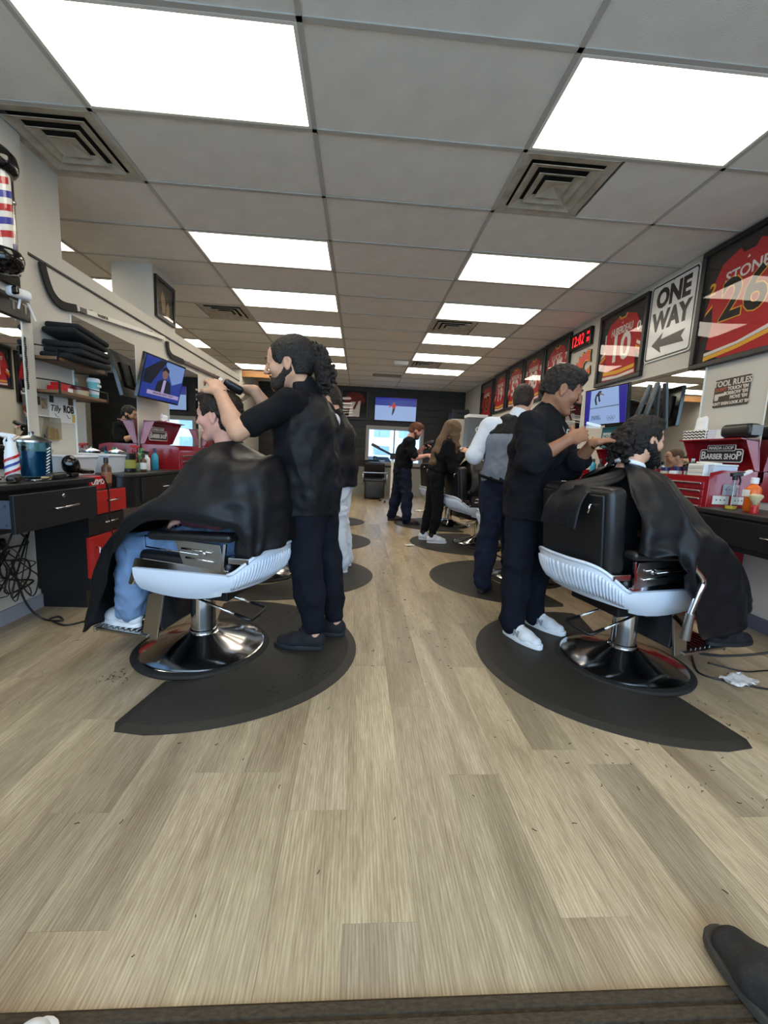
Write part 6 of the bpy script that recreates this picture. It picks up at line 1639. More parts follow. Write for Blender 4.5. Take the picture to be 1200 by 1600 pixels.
# ---------- barber in the grey backed vest, seen from behind
def barber_vest():
    d = az(70)
    J = dict(face=d, look=(0.45,0.80,-0.35), head=(1.345,3.49,1.610), neck=(1.300,3.46,1.455), chest=(1.255,3.44,1.25), pel=(1.215,3.44,0.90),
        armL=dict(e=(0.965,3.50,1.135), w=(1.10,3.72,1.14), d=(0.6,0.7,0.1), n=(0,0,-1)), armR=dict(e=(1.55,3.40,1.15), w=(1.50,3.64,1.20), d=(-0.1,0.9,0.1), n=(0,0,-1)),
        shL=(1.085,3.52,1.390), shR=(1.480,3.375,1.390),
        legL=dict(h=(1.140,3.455,0.88), k=(1.110,3.40,0.47), a=(1.065,3.30,0.085), t=(1.16,3.46,0.03), z=MATZ), legR=dict(h=(1.300,3.43,0.88), k=(1.335,3.47,0.47), a=(1.370,3.50,0.085), t=(1.46,3.66,0.03), z=MATZ))
    st = dict(h=0.0075, hs=1.02, skin=SK_D, hair_m=HBR, build=1.06,
        top=dict(name='shirt', m=CL_WHITE, sleeve=0.72, sr=0.017, ex=0.002, collar=0.035, hem=(1.215,3.44,0.92), disp=disp_cloth(0.0035, 10)),
        pants=dict(m=CL_JEAN, ex=0.014, len=0.97, cuff=0.058, disp=disp_cloth(0.007, 9, (1,1,0.6), 5.0)),
        shoes=dict(m=SH_BRWN, sole=SH_DSOLE, h=0.006))
    root, H, B = person('barber in white shirt sleeves and a grey backed vest, seen from behind', J, st)
    L = B['left']; ax = np.array([L, B['f'], V3(0,0,1)])
    def vest(name, m, z0, z1, ex):
        lo, hi = bounds([(0.9,3.15,0.8), (1.65,3.75,1.55)], 0.03); S = Sdf(lo, hi, 0.0075)
        S.slab([(1.22,3.44,0.86), (1.23,3.44,1.0), (1.258,3.44,1.25), (1.285,3.45,1.39)], [0.185+ex,0.185+ex,0.208+ex,0.155+ex], [0.132+ex,0.132+ex,0.140+ex,0.10+ex], L, 0.04)
        for s in (1,-1): S.ell(B['sh'][s]+L*s*0.065, [0.06,0.09,0.115], ax, 0.01, 'sub')
        S.ell((1.31,3.47,1.47), [0.085,0.085,0.05], None, 0.01, 'sub')
        S.cut((0,0,z0), (0,0,-1)); S.cut((0,0,z1), (0,0,1))
        return sdf_obj(name, S, m, root, 2, disp_cloth(0.0035, 11, (1,1,0.35), 8.0), 0.5)
    vest('vest_back', CL_GREYV, 0.90, 1.335, 0.0); vest('vest_yoke', CL_BLACK, 1.325, 1.6, 0.006)
    ap = []
    for i in range(22):
        a = 2*math.pi*i/22; c, s_ = math.cos(a), math.sin(a)
        p = V3(1.222,3.44,0.93)+L*0.208*c+B['f']*0.158*s_; p[2] += 0.05*c
        ap.append(tuple(p))
    MB().tube(ap, 0.012, 6, True).build('apron_strap', CL_TEE, root, True)
    def post(S, H): S.ell(H.p(-0.07,0,0.085), H.r(0.030,0.03,0.022), H.A, 0.02)
    cap_hair(root, H, HBR, 0.009, 0.006, noise=0.003, nsc=80, low=-0.075)
barber_vest()

# ---------- woman with long hair
def barber_woman():
    d = az(8)
    J = dict(face=d, look=(0.90,0.10,-0.46), head=(1.185,5.36,1.465), neck=(1.095,5.36,1.32), chest=(1.06,5.36,1.15), pel=(0.995,5.36,0.87),
        armR=dict(e=(1.175,5.17,0.985), w=(1.325,5.28,1.205), d=(0.8,0.2,0.35), n=(0.2,0.6,-0.6), curl=(0.6,0.7,0.4)), armL=dict(e=(1.195,5.55,1.0), w=(1.37,5.46,1.235), d=(0.85,-0.2,0.15), n=(0,-0.3,-0.9), curl=(0.5,0.6,0.4)),
        legR=dict(h=(0.995,5.27,0.84), k=(1.035,5.255,0.46), a=(0.965,5.225,0.085), t=(1.16,5.22,0.03), z=MATZ), legL=dict(h=(0.99,5.44,0.84), k=(0.97,5.44,0.46), a=(0.885,5.42,0.085), t=(1.08,5.42,0.03), z=MATZ))
    st = dict(h=0.0065, hs=0.95, skin=SK_D, hair_m=HBR, build=0.92, arm=0.86, sw=0.155, neck_r=0.046,
        top=dict(name='blouse', m=CL_TEE, sleeve=0.86, sr=0.015, ex=0.008, hem=(1.0,5.36,0.93), disp=disp_cloth(0.007, 12)),
        pants=dict(m=CL_TEE, ex=0.010, len=0.80, cuff=0.040, disp=disp_cloth(0.005, 10)),
        shoes=dict(m=SH_WHITE, sole=SH_WSOLE, h=0.005, len=0.255, sock=SOCK_B, sock_h=0.055))
    root, H, B = person('woman barber in black with long brown hair and white sneakers', J, st)
    def post(S, H):
        back = [H.p(-0.09,0,0.03), V3(1.045,5.36,1.32), V3(0.985,5.36,1.18), V3(0.945,5.36,1.04), V3(0.925,5.36,0.95)]
        S.slab(back, [0.085,0.10,0.11,0.095,0.05], [0.05,0.055,0.048,0.034,0.012], B['left'], 0.04)
        for y in (-1, 1):
            S.slab([H.p(0.02,y*0.075,0.04), H.p(0.035,y*0.086,-0.07), V3(1.205,5.36,1.26)+B['left']*y*0.105, V3(1.19,5.36,1.10)+B['left']*y*0.115], [0.055,0.05,0.045,0.02], [0.016,0.018,0.018,0.010], B['f'], 0.03)
    cap_hair(root, H, HLONG, 0.016, 0.0065, noise=0.0, low=-0.09, extra=dict(bounds=(V3(0.80,5.15,0.85), V3(1.35,5.6,1.65)), post=post), it=2)
    return root
barber_woman()

# ---------- red haired barber
def barber_red():
    d = az(-5)
    J = dict(face=d, look=(0.90,-0.08,-0.42), head=(0.905,6.88,1.525), neck=(0.805,6.89,1.385), chest=(0.755,6.90,1.17), pel=(0.715,6.90,0.86),
        armR=dict(e=(0.865,6.64,1.075), w=(1.085,6.72,1.135), d=(0.9,0.2,0.1), n=(0.1,0.5,-0.7), curl=(0.5,0.6,0.4)), armL=dict(e=(0.93,7.13,1.12), w=(1.06,6.98,1.265), d=(0.7,-0.4,0.5), n=(0.3,-0.5,-0.6), curl=(0.6,0.7,0.4)),
        legR=dict(h=(0.735,6.80,0.84), k=(0.795,6.74,0.46), a=(0.795,6.66,0.085), t=(0.99,6.63,0.03), z=MATZ), legL=dict(h=(0.70,6.99,0.84), k=(0.66,7.02,0.46), a=(0.575,7.04,0.085), t=(0.76,7.04,0.03), z=0.0))
    st = dict(h=0.008, skin=SK_B, hair_m=HRED, build=1.08,
        top=dict(name='tee_shirt', m=CL_TEE, sleeve=0.40, sr=0.022, ex=0.024, hem=(0.715,6.90,0.795), disp=disp_cloth(0.008, 9)),
        pants=dict(m=CL_JEAN, ex=0.018, len=0.97, cuff=0.062, disp=disp_cloth(0.008, 8)),
        shoes=dict(m=SH_BRWN, sole=SH_DSOLE, h=0.007))
    root, H, B = person('red haired barber in a black tee and dark jeans near the end wall', J, st)
    def post(S, H): S.ell(H.p(0.02,0,0.10), H.r(0.085,0.068,0.04), H.A, 0.03)
    cap_hair(root, H, HRED, 0.012, 0.006, noise=0.007, nsc=60, low=-0.06, extra=dict(post=post))
    beard(root, H, HRED, 0.004, 0.9)
barber_red()

# ================================================================== small things
def bottle_prof(r, h, neck=0.35, nr=0.4, sh=0.75): return [(r*0.85,0.0),(r,0.006),(r,h*sh),(r*0.8,h*(sh+0.07)),(r*nr,h*(sh+0.13)),(r*nr,h*0.97),(r*nr*0.9,h)]
def bottle(label, loc, r, h, m, cap=None, cap_h=0.03, lab=None, name='bottle', sh=0.75, nr=0.42, group=None):
    t = thing(name, label, name.replace('_', ' ') if len(name) < 18 else 'bottle', loc, 0, group)
    MB().lathe(bottle_prof(r, h, sh=sh, nr=nr), (0,0,0), 20).build('bottle_body', m, t, True, angle=50)
    if cap: MB().lathe([(r*nr*1.15,h*0.93),(r*nr*1.15,h*0.93+cap_h),(r*nr*0.9,h*0.93+cap_h+0.004)], (0,0,0), 16).build('cap', cap, t, True, angle=40)
    if lab: MB().lathe([(r*1.012,h*0.18),(r*1.012,h*0.6)], (0,0,0), 20, cap=False).build('paper_label', lab, t, True)
    return t
def trigger(t, z, m, d=1, s=1.0):
    """spray head at height z, nozzle along +x*d"""
    MB().box((0.012*d*s,0,z+0.028*s), (0.075*s,0.022*s,0.022*s), rot3(0,-0.12*d,0), 0.006).build('spray_head', m, t)
    MB().cyl((0,0,z-0.005), (0,0,z+0.025*s), 0.013*s, n=12).build('spray_collar', m, t)
    MB().tube([(0.022*d*s,0,z+0.020*s),(0.034*d*s,0,z-0.004*s),(0.030*d*s,0,z-0.030*s)], 0.005*s, 6).build('trigger', m, t)
CLEAR = glass_mat('clear_plastic', (235,240,240), 0.03, 1.0); BLUEGEL = mat('blue_disinfectant', (20,92,130), 0.1, trans=0.4)
M_ORANGE = mat('orange_liquid_bottle', (222,104,28), 0.3); M_YELLOW = mat('yellow_liquid', (226,196,60), 0.3); M_GREENP = mat('green_plastic', (70,150,80), 0.4); M_TEALP = mat('teal_plastic', (44,150,178), 0.4)
M_REDP = mat('red_plastic', (178,24,30), 0.35); M_BROWNP = mat('amber_bottle', (84,56,36), 0.3); M_NAVYP = mat('navy_lid', (30,34,84), 0.4)
ZL, ZL2 = 0.8855, 0.8785
# ---- near left desk
t = thing('spray_bottle', 'white spray bottle with red and blue barber stripes on the near left desk', 'spray bottle', (-1.90, 2.405, ZL))
MB().lathe([(0.030,0),(0.034,0.006),(0.032,0.13),(0.024,0.18),(0.022,0.205)], (0,0,0), 22).build('bottle_body', M_WHITEP, t, True, angle=50)
for k, m in enumerate((M_REDP, mat('stripe_blue', (40,60,140), 0.4), M_REDP)):
    pts = [(0.0346*math.cos(a), 0.0346*math.sin(a), 0.022+0.036*k+0.030*(a+2.4)/1.9) for a in np.linspace(-2.4, 0.9, 16)]
    MB().ribbon(pts, 0.014, 0.002, (0,0,1)).build('stripe', m, t)
trigger(t, 0.21, M_WHITEP, -1)
t = thing('disinfectant_jar', 'glass jar of blue disinfectant with steel lid on the near left desk', 'jar', (-1.90, 2.555, ZL))
MB().lathe([(0.06,0.004),(0.085,0.006),(0.088,0.02),(0.088,0.205),(0.086,0.207),(0.086,0.02),(0.06,0.012)], (0,0,0), 32).build('glass_wall', glass_mat('jar_glass', (200,225,232), 0.02), t, True, angle=40)
MB().lathe([(0.083,0.014),(0.084,0.155),(0.01,0.156)], (0,0,0), 28).build('blue_liquid', BLUEGEL, t, True, angle=40)
MB().lathe([(0.092,0.206),(0.092,0.216),(0.06,0.236),(0.018,0.244),(0.010,0.25),(0.014,0.262),(0.006,0.268)], (0,0,0), 32).build('lid', M_STEEL, t, True, angle=50)
sp = MB()
for q in (-0.03, 0.012):
    sp.tube([(0.0855 if False else 0.0, q, 0.0)]*2, 0.0001, 3) if False else None
for i in range(9):
    MB().box((0.0865, -0.012+0.002*i, 0.03+0.018*i), (0.004,0.030,0.007), rot3(0.45,0,0), 0.001, 1).build('white_label_bar', M_WHITEP, t)
t = thing('hair_dryer', 'black hair dryer lying on the near left desk', 'hair dryer', (-1.80, 2.72, ZL))
MB().lathe([(0.02,-0.075),(0.042,-0.07),(0.050,-0.02),(0.046,0.04),(0.036,0.085),(0.030,0.09)], (0,0,0.075), 24, rot3(1.2,0.35,0.4)).build('barrel', M_BLKGLOSS, t, True, angle=50)
MB().tube([(0.0,0.0,0.05),(0.035,0.06,0.035),(0.05,0.13,0.03)], [0.02,0.017,0.014], 10).build('handle', M_BLKGLOSS, t, True)
MB().bx(-0.03, 0.03, -0.03, 0.03, 0.001, 0.03, 0.008).build('rest', M_BLACK, t)
for i, (y, x, a, lab) in enumerate(((1.98,-1.78,0.3,'black clipper lying at the left edge of the near desk'), (2.12,-1.84,-0.2,'black clipper second from the edge of the near desk'), (2.26,-1.78,0.5,'black clipper in front of the striped spray bottle'), (2.52,-1.75,0.15,'black trimmer in front of the blue jar'))):
    t = thing('hair_clipper', lab, 'clipper', (x, y, ZL), a)
    MB().box((0,0,0.020), (0.045,0.15,0.038), None, 0.014, 3).build('clipper_body', M_BLACK, t, True, angle=60); MB().bx(-0.02, 0.02, 0.07, 0.095, 0.012, 0.024, 0.002).build('blade', M_STEEL, t)
    MB().tube([(0,-0.07,0.02),(0.02,-0.13,0.012),(-0.05,-0.17,0.006),(-0.10,-0.10,0.006)], 0.004, 6, smooth=5).build('cord', M_BLACK, t, True)
t = thing('flat_brush', 'steel handled brush lying on the near left desk', 'brush', (-1.74, 2.40, ZL), 0.2)
MB().bx(-0.01, 0.01, -0.10, 0.02, 0.002, 0.012, 0.003).build('handle', M_STEEL, t); MB().bx(-0.02, 0.02, 0.02, 0.07, 0.002, 0.02, 0.003).build('bristles', mat('tan_bristle', (170,150,110), 0.9), t)
# ---- bins on the riser and counter
M_BIN = mat('milky_plastic_bin', (214,222,232), 0.35, trans=0.1)
def bin_(label, x, y, z, w, d, h):
    t = thing('plastic_bin', label, 'bin', (x, y, z))
    MB().grid([[(-d/2*0.86,-w/2*0.88,0.002),(d/2*0.86,-w/2*0.88,0.002),(d/2*0.86,w/2*0.88,0.002),(-d/2*0.86,w/2*0.88,0.002)],[(-d/2,-w/2,h),(d/2,-w/2,h),(d/2,w/2,h),(-d/2,w/2,h)]], 0.003, True).build('bin_wall', M_BIN, t)
    MB().bx(-d/2*0.86, d/2*0.86, -w/2*0.88, w/2*0.88, 0.001, 0.004).build('bin_floor', M_BIN, t)
    MB().bx(-d/2-0.008, d/2+0.008, -w/2-0.008, w/2+0.008, h, h+0.016, 0.006).build('lid', M_BIN, t)
bin_('milky plastic bin with lid nearest the black hair dryer', -2.0, 3.03, 0.876, 0.25, 0.20, 0.12)
bin_('milky plastic bin with lid second from the black hair dryer', -2.0, 3.40, ZL2, 0.27, 0.22, 0.125)
t = thing('product_box', 'red product box with white lettering on the red fronted cabinet', 'box', (-1.84, 2.965, 0.786))
MB().bx(-0.05, 0.05, -0.09, 0.09, 0.001, 0.09, 0.003).build('carton', M_REDP, t); text('OSMO', 'lettering', 0.05, (0.051,0,0.05), (0,1,0), (0,0,1), M_SIGNWHT, t, bold=0.001); text('ME', 'lettering', 0.03, (0.0,-0.091,0.06), (1,0,0), (0,0,1), M_SIGNWHT, t)
t = bottle('amber spray bottle with black trigger on the red fronted cabinet', (-1.83, 3.135, 0.786), 0.032, 0.19, M_BROWNP, M_BLACK, 0.035, mat('copper_label', (150,104,72), 0.4), 'spray_bottle')
# ---- middle counter items (around y 3.4-4.1)
t = thing('paste_tub', 'black tub with a pale label on the counter by the bottles', 'tub', (-1.90, 3.56, ZL2)); MB().lathe([(0.05,0.001),(0.055,0.004),(0.055,0.13),(0.05,0.135)], (0,0,0), 24).build('tub_body', M_BLACK, t, True, angle=40); MB().lathe([(0.058,0.125),(0.058,0.15),(0.05,0.153),(0.01,0.153)], (0,0,0), 24).build('lid', M_BLACK, t, True, angle=40); MB().lathe([(0.0558,0.03),(0.0558,0.10)], (0,0,0), 24, cap=False).build('label_band', mat('olive_label', (150,150,70), 0.6), t, True)
t = bottle('clear spray bottle with a red trigger on the left counter', (-1.90, 3.69, ZL2), 0.035, 0.18, CLEAR, None, name='spray_bottle'); trigger(t, 0.18, M_REDP, -1); MB().lathe([(0.032,0.004),(0.032,0.07),(0.01,0.071)], (0,0,0), 20).build('liquid', mat('pale_green_liquid', (150,160,130), 0.2), t, True, angle=40)
t = bottle('white spray bottle on the left counter beside the green bottle', (-1.88, 3.82, ZL2), 0.027, 0.14, M_WHITEP, None, name='spray_bottle'); trigger(t, 0.14, M_BLACK, -1, 0.8)
bottle('green bottle on the left counter', (-2.0, 3.98, ZL2), 0.030, 0.17, M_GREENP, M_GREENP, 0.03)
bottle('teal bottle on the left counter', (-1.90, 4.01, ZL2), 0.030, 0.17, M_TEALP, M_NAVYP, 0.035)
bottle('dark cologne bottle in front of the tub on the left counter', (-1.80, 3.60, ZL2), 0.025, 0.13, M_BROWNP, M_BLACK, 0.03, M_SIGNWHT)
bottle('tall white lotion bottle behind the clear spray on the left counter', (-2.03, 3.75, ZL2), 0.028, 0.16, M_WHITEP, M_BLACK, 0.03)
t = thing('disinfectant_jar', 'small jar of blue disinfectant beside the mirror on the left counter', 'jar', (-2.02, 3.62, ZL2)); MB().lathe([(0.05,0.001),(0.06,0.005),(0.06,0.15),(0.055,0.152)], (0,0,0), 24).build('glass_wall', glass_mat('jar_glass', (200,225,232), 0.02), t, True, angle=40); MB().lathe([(0.056,0.004),(0.057,0.10),(0.01,0.101)], (0,0,0), 24).build('blue_liquid', BLUEGEL, t, True, angle=40); MB().lathe([(0.064,0.152),(0.064,0.16),(0.03,0.175),(0.008,0.18),(0.008,0.19)], (0,0,0), 24).build('lid', M_STEEL, t, True, angle=50)
t = thing('hair_dryer', 'red hair dryer lying on the left counter behind the client', 'hair dryer', (-1.86, 4.87, ZL2)); MB().lathe([(0.02,-0.06),(0.05,-0.055),(0.056,0.0),(0.048,0.05),(0.04,0.09)], (0,0,0.057), 24, rot3(1.57,0,0.3)).build('barrel', M_REDP, t, True, angle=50); MB().tube([(0.0,0.02,0.04),(0.05,0.10,0.025),(0.08,0.2,0.02)], 0.018, 10).build('handle', M_REDP, t, True)
for i, (y, m, h_, lab) in enumerate(((5.08,M_BLACK,0.13,'black bottle behind the red dryer'), (5.2,M_WHITEP,0.15,'white bottle behind the red dryer'), (5.36,M_REDP,0.12,'red bottle at the third left station'), (6.4,M_WHITEP,0.16,'white bottle at the last left station'), (6.6,M_TEALP,0.15,'teal bottle at the last left station'))):
    bottle(lab, (-1.95, y, ZL2), 0.03, h_, m, M_BLACK, 0.03)
# on the left red chest
t = thing('tissue', 'crumpled white tissue on the lid of the left red chest', 'tissue', (-2.03, 4.50, 1.3425))
rg = np.random.default_rng(2)
def crumple(r, h, n=9, seed=1):
    g = np.random.default_rng(seed); G = []
    for j in range(6):
        v = j/5; G.append([((r*(0.9-0.35*v)*(1+0.35*g.normal()))*math.cos(2*math.pi*i/n), (r*(0.9-0.35*v)*(1+0.3*g.normal()))*math.sin(2*math.pi*i/n), max(0.001, h*v*(1+0.12*g.normal()))) for i in range(n)])
    return G
M_TISSUE = mat('white_tissue', (236,236,234), 0.9, bump=0.2, bscale=40)
MB().grid(crumple(0.045, 0.08), 0.0015, True).build('paper', M_TISSUE, t)
# ---- wall shelves beside the near mirror
M_SHELFW = mat('brown_shelf_wood', (112,80,52), 0.5, var=0.25, vscale=6, stretch=(1,0.2,1))
M_IRON = mat('black_iron', (30,28,28), 0.5, 0.6)
def wall_shelf(label, z):
    t = thing('wall_shelf', label, 'shelf', (XL, 2.90, z), 0, 'wooden wall shelves with iron rails')
    MB().bx(0.001, 0.16, 0.0, 0.54, 0.0, 0.02, 0.002).build('board', M_SHELFW, t)
    for y in (0.01, 0.53): MB().ribbon([(0.004,y,0.10),(0.004,y,-0.004),(0.162,y,-0.004),(0.162,y,0.075)], 0.02, 0.004, (0,1,0)).build('bracket', M_IRON, t)
    MB().tube([(0.162,0.01,0.07),(0.162,0.53,0.07)], 0.004, 6).build('front_rail', M_IRON, t); MB().tube([(0.006,0.01,0.09),(0.162,0.01,0.075)], 0.004, 6).build('side_rail', M_IRON, t); MB().tube([(0.006,0.53,0.09),(0.162,0.53,0.075)], 0.004, 6).build('side_rail', M_IRON, t)
wall_shelf('upper wooden wall shelf with folded black towels', 1.625); wall_shelf('lower wooden wall shelf with the coffee cup', 1.415)
M_TOWEL = mat('black_towel', (17,21,24), 0.95, var=0.2, vscale=30, bump=0.4, bscale=200)
for k in range(5):
    t = tag(MB().box((0,0,0), (0.22+0.015*((k*7)%3), 0.40-0.02*k+0.02*((k*5)%2), 0.038), rot3(0.02*(k%2)-0.16*(k > 2), 0.05*((k+1)%2), 0.05*((k*3)%4-1.5)), 0.017, 4).build('folded_towel', M_TOWEL, None, True, angle=70),
            'folded black towel, %s from the bottom of the stack on the upper shelf' % ORD[k], 'towel', 'folded towels on the upper shelf')
    t.location = (XL+0.125, 3.16+0.012*((k*5)%3), 1.645+0.0205+0.041*k+(0.02 if k > 2 else 0))
zs = 1.4355
t = thing('paper_cup', 'teal paper coffee cup with white lid on the lower shelf', 'cup', (XL+0.09, 3.385, zs)); MB().lathe([(0.028,0.0),(0.030,0.002),(0.040,0.125),(0.038,0.126)], (0,0,0), 24).build('cup_wall', mat('teal_cup', (120,190,190), 0.6), t, True, angle=40); MB().lathe([(0.044,0.120),(0.044,0.132),(0.040,0.145),(0.036,0.15),(0.01,0.148)], (0,0,0), 24).build('lid', M_WHITEP, t, True, angle=40); MB().lathe([(0.0325,0.03),(0.0360,0.07)], (0,0,0), 24, cap=False).build('white_band', M_WHITEP, t, True)
for s in (-1, 1): MB().lathe([(0.0001,0.0),(0.011,0.0),(0.011,0.003)], (0.0395,s*0.013,0.095), 12, rot3(0,math.pi/2,0)).build('printed_eye', M_WHITEP, t)
t = thing('small_box', 'red and white small box on the lower shelf', 'box', (XL+0.08, 3.04, zs)); MB().bx(-0.04, 0.04, -0.07, 0.07, 0.0, 0.035, 0.002).build('carton', M_REDP, t); MB().bx(-0.035, 0.042, 0.01, 0.06, 0.002, 0.028).build('white_label', M_WHITEP, t); MB().bx(-0.03, 0.03, -0.05, 0.05, 0.035, 0.06, 0.002).build('upper_carton', M_REDP, t)
t = thing('powder_tin', 'round cream tin with maroon lid on the lower shelf', 'tin', (XL+0.08, 3.235, zs)); MB().lathe([(0.055,0.0),(0.056,0.002),(0.056,0.045)], (0,0,0), 28).build('tin_body', mat('cream_tin', (190,172,140), 0.4), t, True, angle=40); MB().lathe([(0.058,0.038),(0.058,0.062),(0.052,0.066),(0.01,0.067)], (0,0,0), 28).build('lid', mat('maroon_lid', (92,26,34), 0.4), t, True, angle=40)
# notes and bag on the pillar
def note(name, label, cat, y0, y1, z0, z1, m, lift=0.002):
    t = thing(name, label, cat, (XL, (y0+y1)/2, (z0+z1)/2)); w, h = (y1-y0)/2, (z1-z0)/2
    MB().bx(lift, lift+0.0015, -w, w, -h, h).build('sheet', m, t); return t
M_PAPER = mat('white_paper', (226,226,222), 0.8); M_INK = mat('black_ink', (18,18,20), 0.7)
t = note('paper_sign', 'white hand lettered name paper under the lower shelf', 'sign', 3.03, 3.285, 1.235, 1.405, M_PAPER)
text('Tilly', 'lettering', 0.058, (0.004,-0.068,0.008), (0,1,0), (0,0,1), M_INK, t, bold=0.0008, shear=0.25); text('ROB', 'lettering', 0.068, (0.004,0.064,0.010), (0,1,0), (0,0,1), M_INK, t, bold=0.003, sx=0.8)
for s in (-1, 1): MB().tube([(0.004,s*0.06-0.015,-0.025),(0.004,s*0.06,-0.05),(0.004,s*0.06+0.02,-0.045)], 0.002, 5).build('drawn_arrow', M_INK, t)
M_PHOTO = mat('dark_photo_print', (90,50,46), 0.4, var=0.6, vscale=30)
note('photo_print', 'small dark photo pinned beside the name paper', 'photo', 2.895, 2.955, 1.335, 1.39, M_PHOTO); note('photo_print', 'small tan photo pinned next to the name paper', 'photo', 2.965, 3.015, 1.315, 1.385, mat('tan_photo_print', (150,130,100), 0.4, var=0.5, vscale=30))
note('photo_print', 'square dark photo at the top corner of the name paper', 'photo', 3.035, 3.075, 1.365, 1.41, mat('black_photo_print', (50,40,44), 0.4, var=0.6, vscale=40), 0.0045); note('photo_print', 'square brown photo at the far top corner of the name paper', 'photo', 3.22, 3.27, 1.365, 1.415, mat('brown_photo_print', (90,66,50), 0.4, var=0.6, vscale=40), 0.0045)
note('photo_print', 'yellow sticker at the lower corner of the name paper', 'sticker', 3.255, 3.285, 1.245, 1.30, mat('yellow_print', (206,168,80), 0.5, var=0.4, vscale=40), 0.0045)
t = note('plastic_bag', 'clear plastic bag of tan combs pinned under the name paper', 'bag', 2.86, 3.10, 1.115, 1.27, glass_mat('bag_film', (236,236,232), 0.15, 1.6), 0.028)
for k in range(4): MB().box((0.016,0.02+0.026*k,-0.035-0.004*k), (0.012,0.024,0.085), rot3(0.1*(k-1.5)), 0.005).build('tan_comb', mat('tan_comb', (190,158,118), 0.6), t)
MB().box((0.014,-0.06,0.0), (0.006,0.045,0.13), rot3(-0.25), 0.002).build('white_packet', M_PAPER, t); MB().bx(0.002, 0.03, -0.12, 0.12, 0.07, 0.077).build('bag_seal', M_PAPER, t)
t = thing('scissors', 'steel scissors hanging under the plastic bag', 'scissors', (XL, 2.98, 1.09))
for s in (-1, 1):
    MB().box((0.008,0.006*s,0.01), (0.004,0.010,0.10), rot3(0.35+0.12*s), 0.001, 1).build('blade', M_STEEL, t); MB().tube([(0.008,0.03+0.014*s+0.012*math.cos(a),-0.055+0.014*math.sin(a)) for a in np.linspace(0, 6.283, 13)[:-1]], 0.003, 5, True).build('finger_ring', M_STEEL, t)
# ---- barber pole, camera and black plaque on the near left wall
t = thing('barber_pole', 'wall mounted barber pole with red white and blue stripes', 'barber pole', (-2.09, 2.60, 1.992))
MB().bx(0.001, 0.03, -0.09, 0.17, 0.0, 0.60, 0.006).build('back_board', M_BLKGLOSS, t)
px, py = 0.13, -0.075
MB().lathe([(0.066,0.12),(0.066,0.50)], (px,py,0), 32, cap=False).build('glass_cylinder', glass_mat('pole_glass', (248,248,248), 0.01), t, True)
cy = MB().lathe([(0.054,0.11),(0.054,0.51)], (px,py,0), 32).build('striped_core', mat('pole_white', (228,224,214), 0.5), t, True, angle=40)
for k in range(6):
    m = M_REDP if k % 2 == 0 else mat('pole_blue', (46,52,150), 0.4)
    n_ = 40; G = [[], []]
    for i in range(n_+1):
        a = 2*math.pi*i/n_; z = 0.115+0.065*k-0.06+0.13*i/n_
        for j, dz in enumerate((0.0, 0.034)):
            G[j].append((px+0.0552*math.cos(a), py+0.0552*math.sin(a), min(0.508, max(0.112, z+dz))))
    MB().grid(G).build('spiral_stripe', m, cy, True)
MB().lathe([(0.02,0.0),(0.05,0.005),(0.085,0.04),(0.092,0.075),(0.088,0.10),(0.078,0.118),(0.066,0.122)], (px,py,0.0), 32).build('lower_cap', M_BLKGLOSS, t, True, angle=60)
MB().lathe([(0.066,0.498),(0.078,0.502),(0.090,0.52),(0.094,0.55),(0.085,0.59),(0.05,0.625),(0.01,0.635)], (px,py,0.0), 32).build('upper_cap', M_BLKGLOSS, t, True, angle=60)
for zz in (0.075, 0.46): MB().lathe([(0.0001,0.03),(0.013,0.024),(0.018,0.01),(0.012,0.0)], (0.03,0.135,zz), 14, rot3(0,math.pi/2,0)).build('chrome_knob', M_CHROME, t, True); MB().tube([(0.03,0.10,zz),(px,py,zz+0.02)], 0.012, 8).build('mount_arm', M_BLKGLOSS, t)
t = thing('security_camera', 'small white security camera below the barber pole', 'camera', (-2.09, 2.74, 1.93))
MB().lathe([(0.028,0.0),(0.030,0.004),(0.026,0.014),(0.001,0.015)], (0.0,0.03,0), 18, rot3(0,math.pi/2,0)).build('wall_plate', M_WHITEP, t, True); MB().tube([(0.01,0.03,0),(0.05,0.02,0.01),(0.07,-0.03,0.012)], 0.010, 8).build('ball_arm', M_WHITEP, t, True)
MB().box((0.085,-0.065,0.012), (0.055,0.12,0.055), rot3(0,0,-0.35), 0.02, 4).build('camera_body', M_WHITEP, t, True, angle=60); MB().box((0.107,-0.118,0.012), (0.044,0.02,0.044), rot3(0,0,-0.35), 0.008).build('dark_lens', M_BLKGLOSS, t)
MB().tube([(0.06,0.03,-0.01),(0.065,0.08,-0.10)], 0.006, 6).build('antenna', M_WHITEP, t); MB().tube([(0.08,-0.05,-0.01),(0.07,-0.055,-0.07)], 0.006, 6).build('antenna', M_WHITEP, t)
MB().tube([(0.004,0.035,0.0),(0.004,0.04,0.09)], 0.004, 6).build('cable', M_BLACK, t)
t = thing('wall_plaque', 'black plaque with small gold figures over the near mirror', 'plaque', (-2.09, 2.62, 1.862))
MB().bx(0.001, 0.028, -0.40, 0.215, -0.042, 0.085, 0.006).build('board', mat('plaque_black', (24,22,20), 0.4), t)
M_PGOLD = mat('plaque_pale', (150,142,124), 0.5)
for y in (-0.22, -0.08, 0.06, 0.15): MB().bx(0.028, 0.031, y, y+0.05, 0.045, 0.055).build('inlay_bar', M_PGOLD, t); MB().bx(0.028, 0.031, y+0.018, y+0.03, 0.0, 0.045).build('inlay_figure', M_PGOLD, t)
t = thing('bead_chain', 'black bead chain hanging at the near mirror edge', 'chain', (-2.09, 2.79, 1.42)); bm_ = MB()
for k in range(26): bm_.lathe([(0.0001,-0.006),(0.006,-0.003),(0.006,0.003),(0.0001,0.006)], (0.016,0.002*math.sin(k),0.012*k), 8)
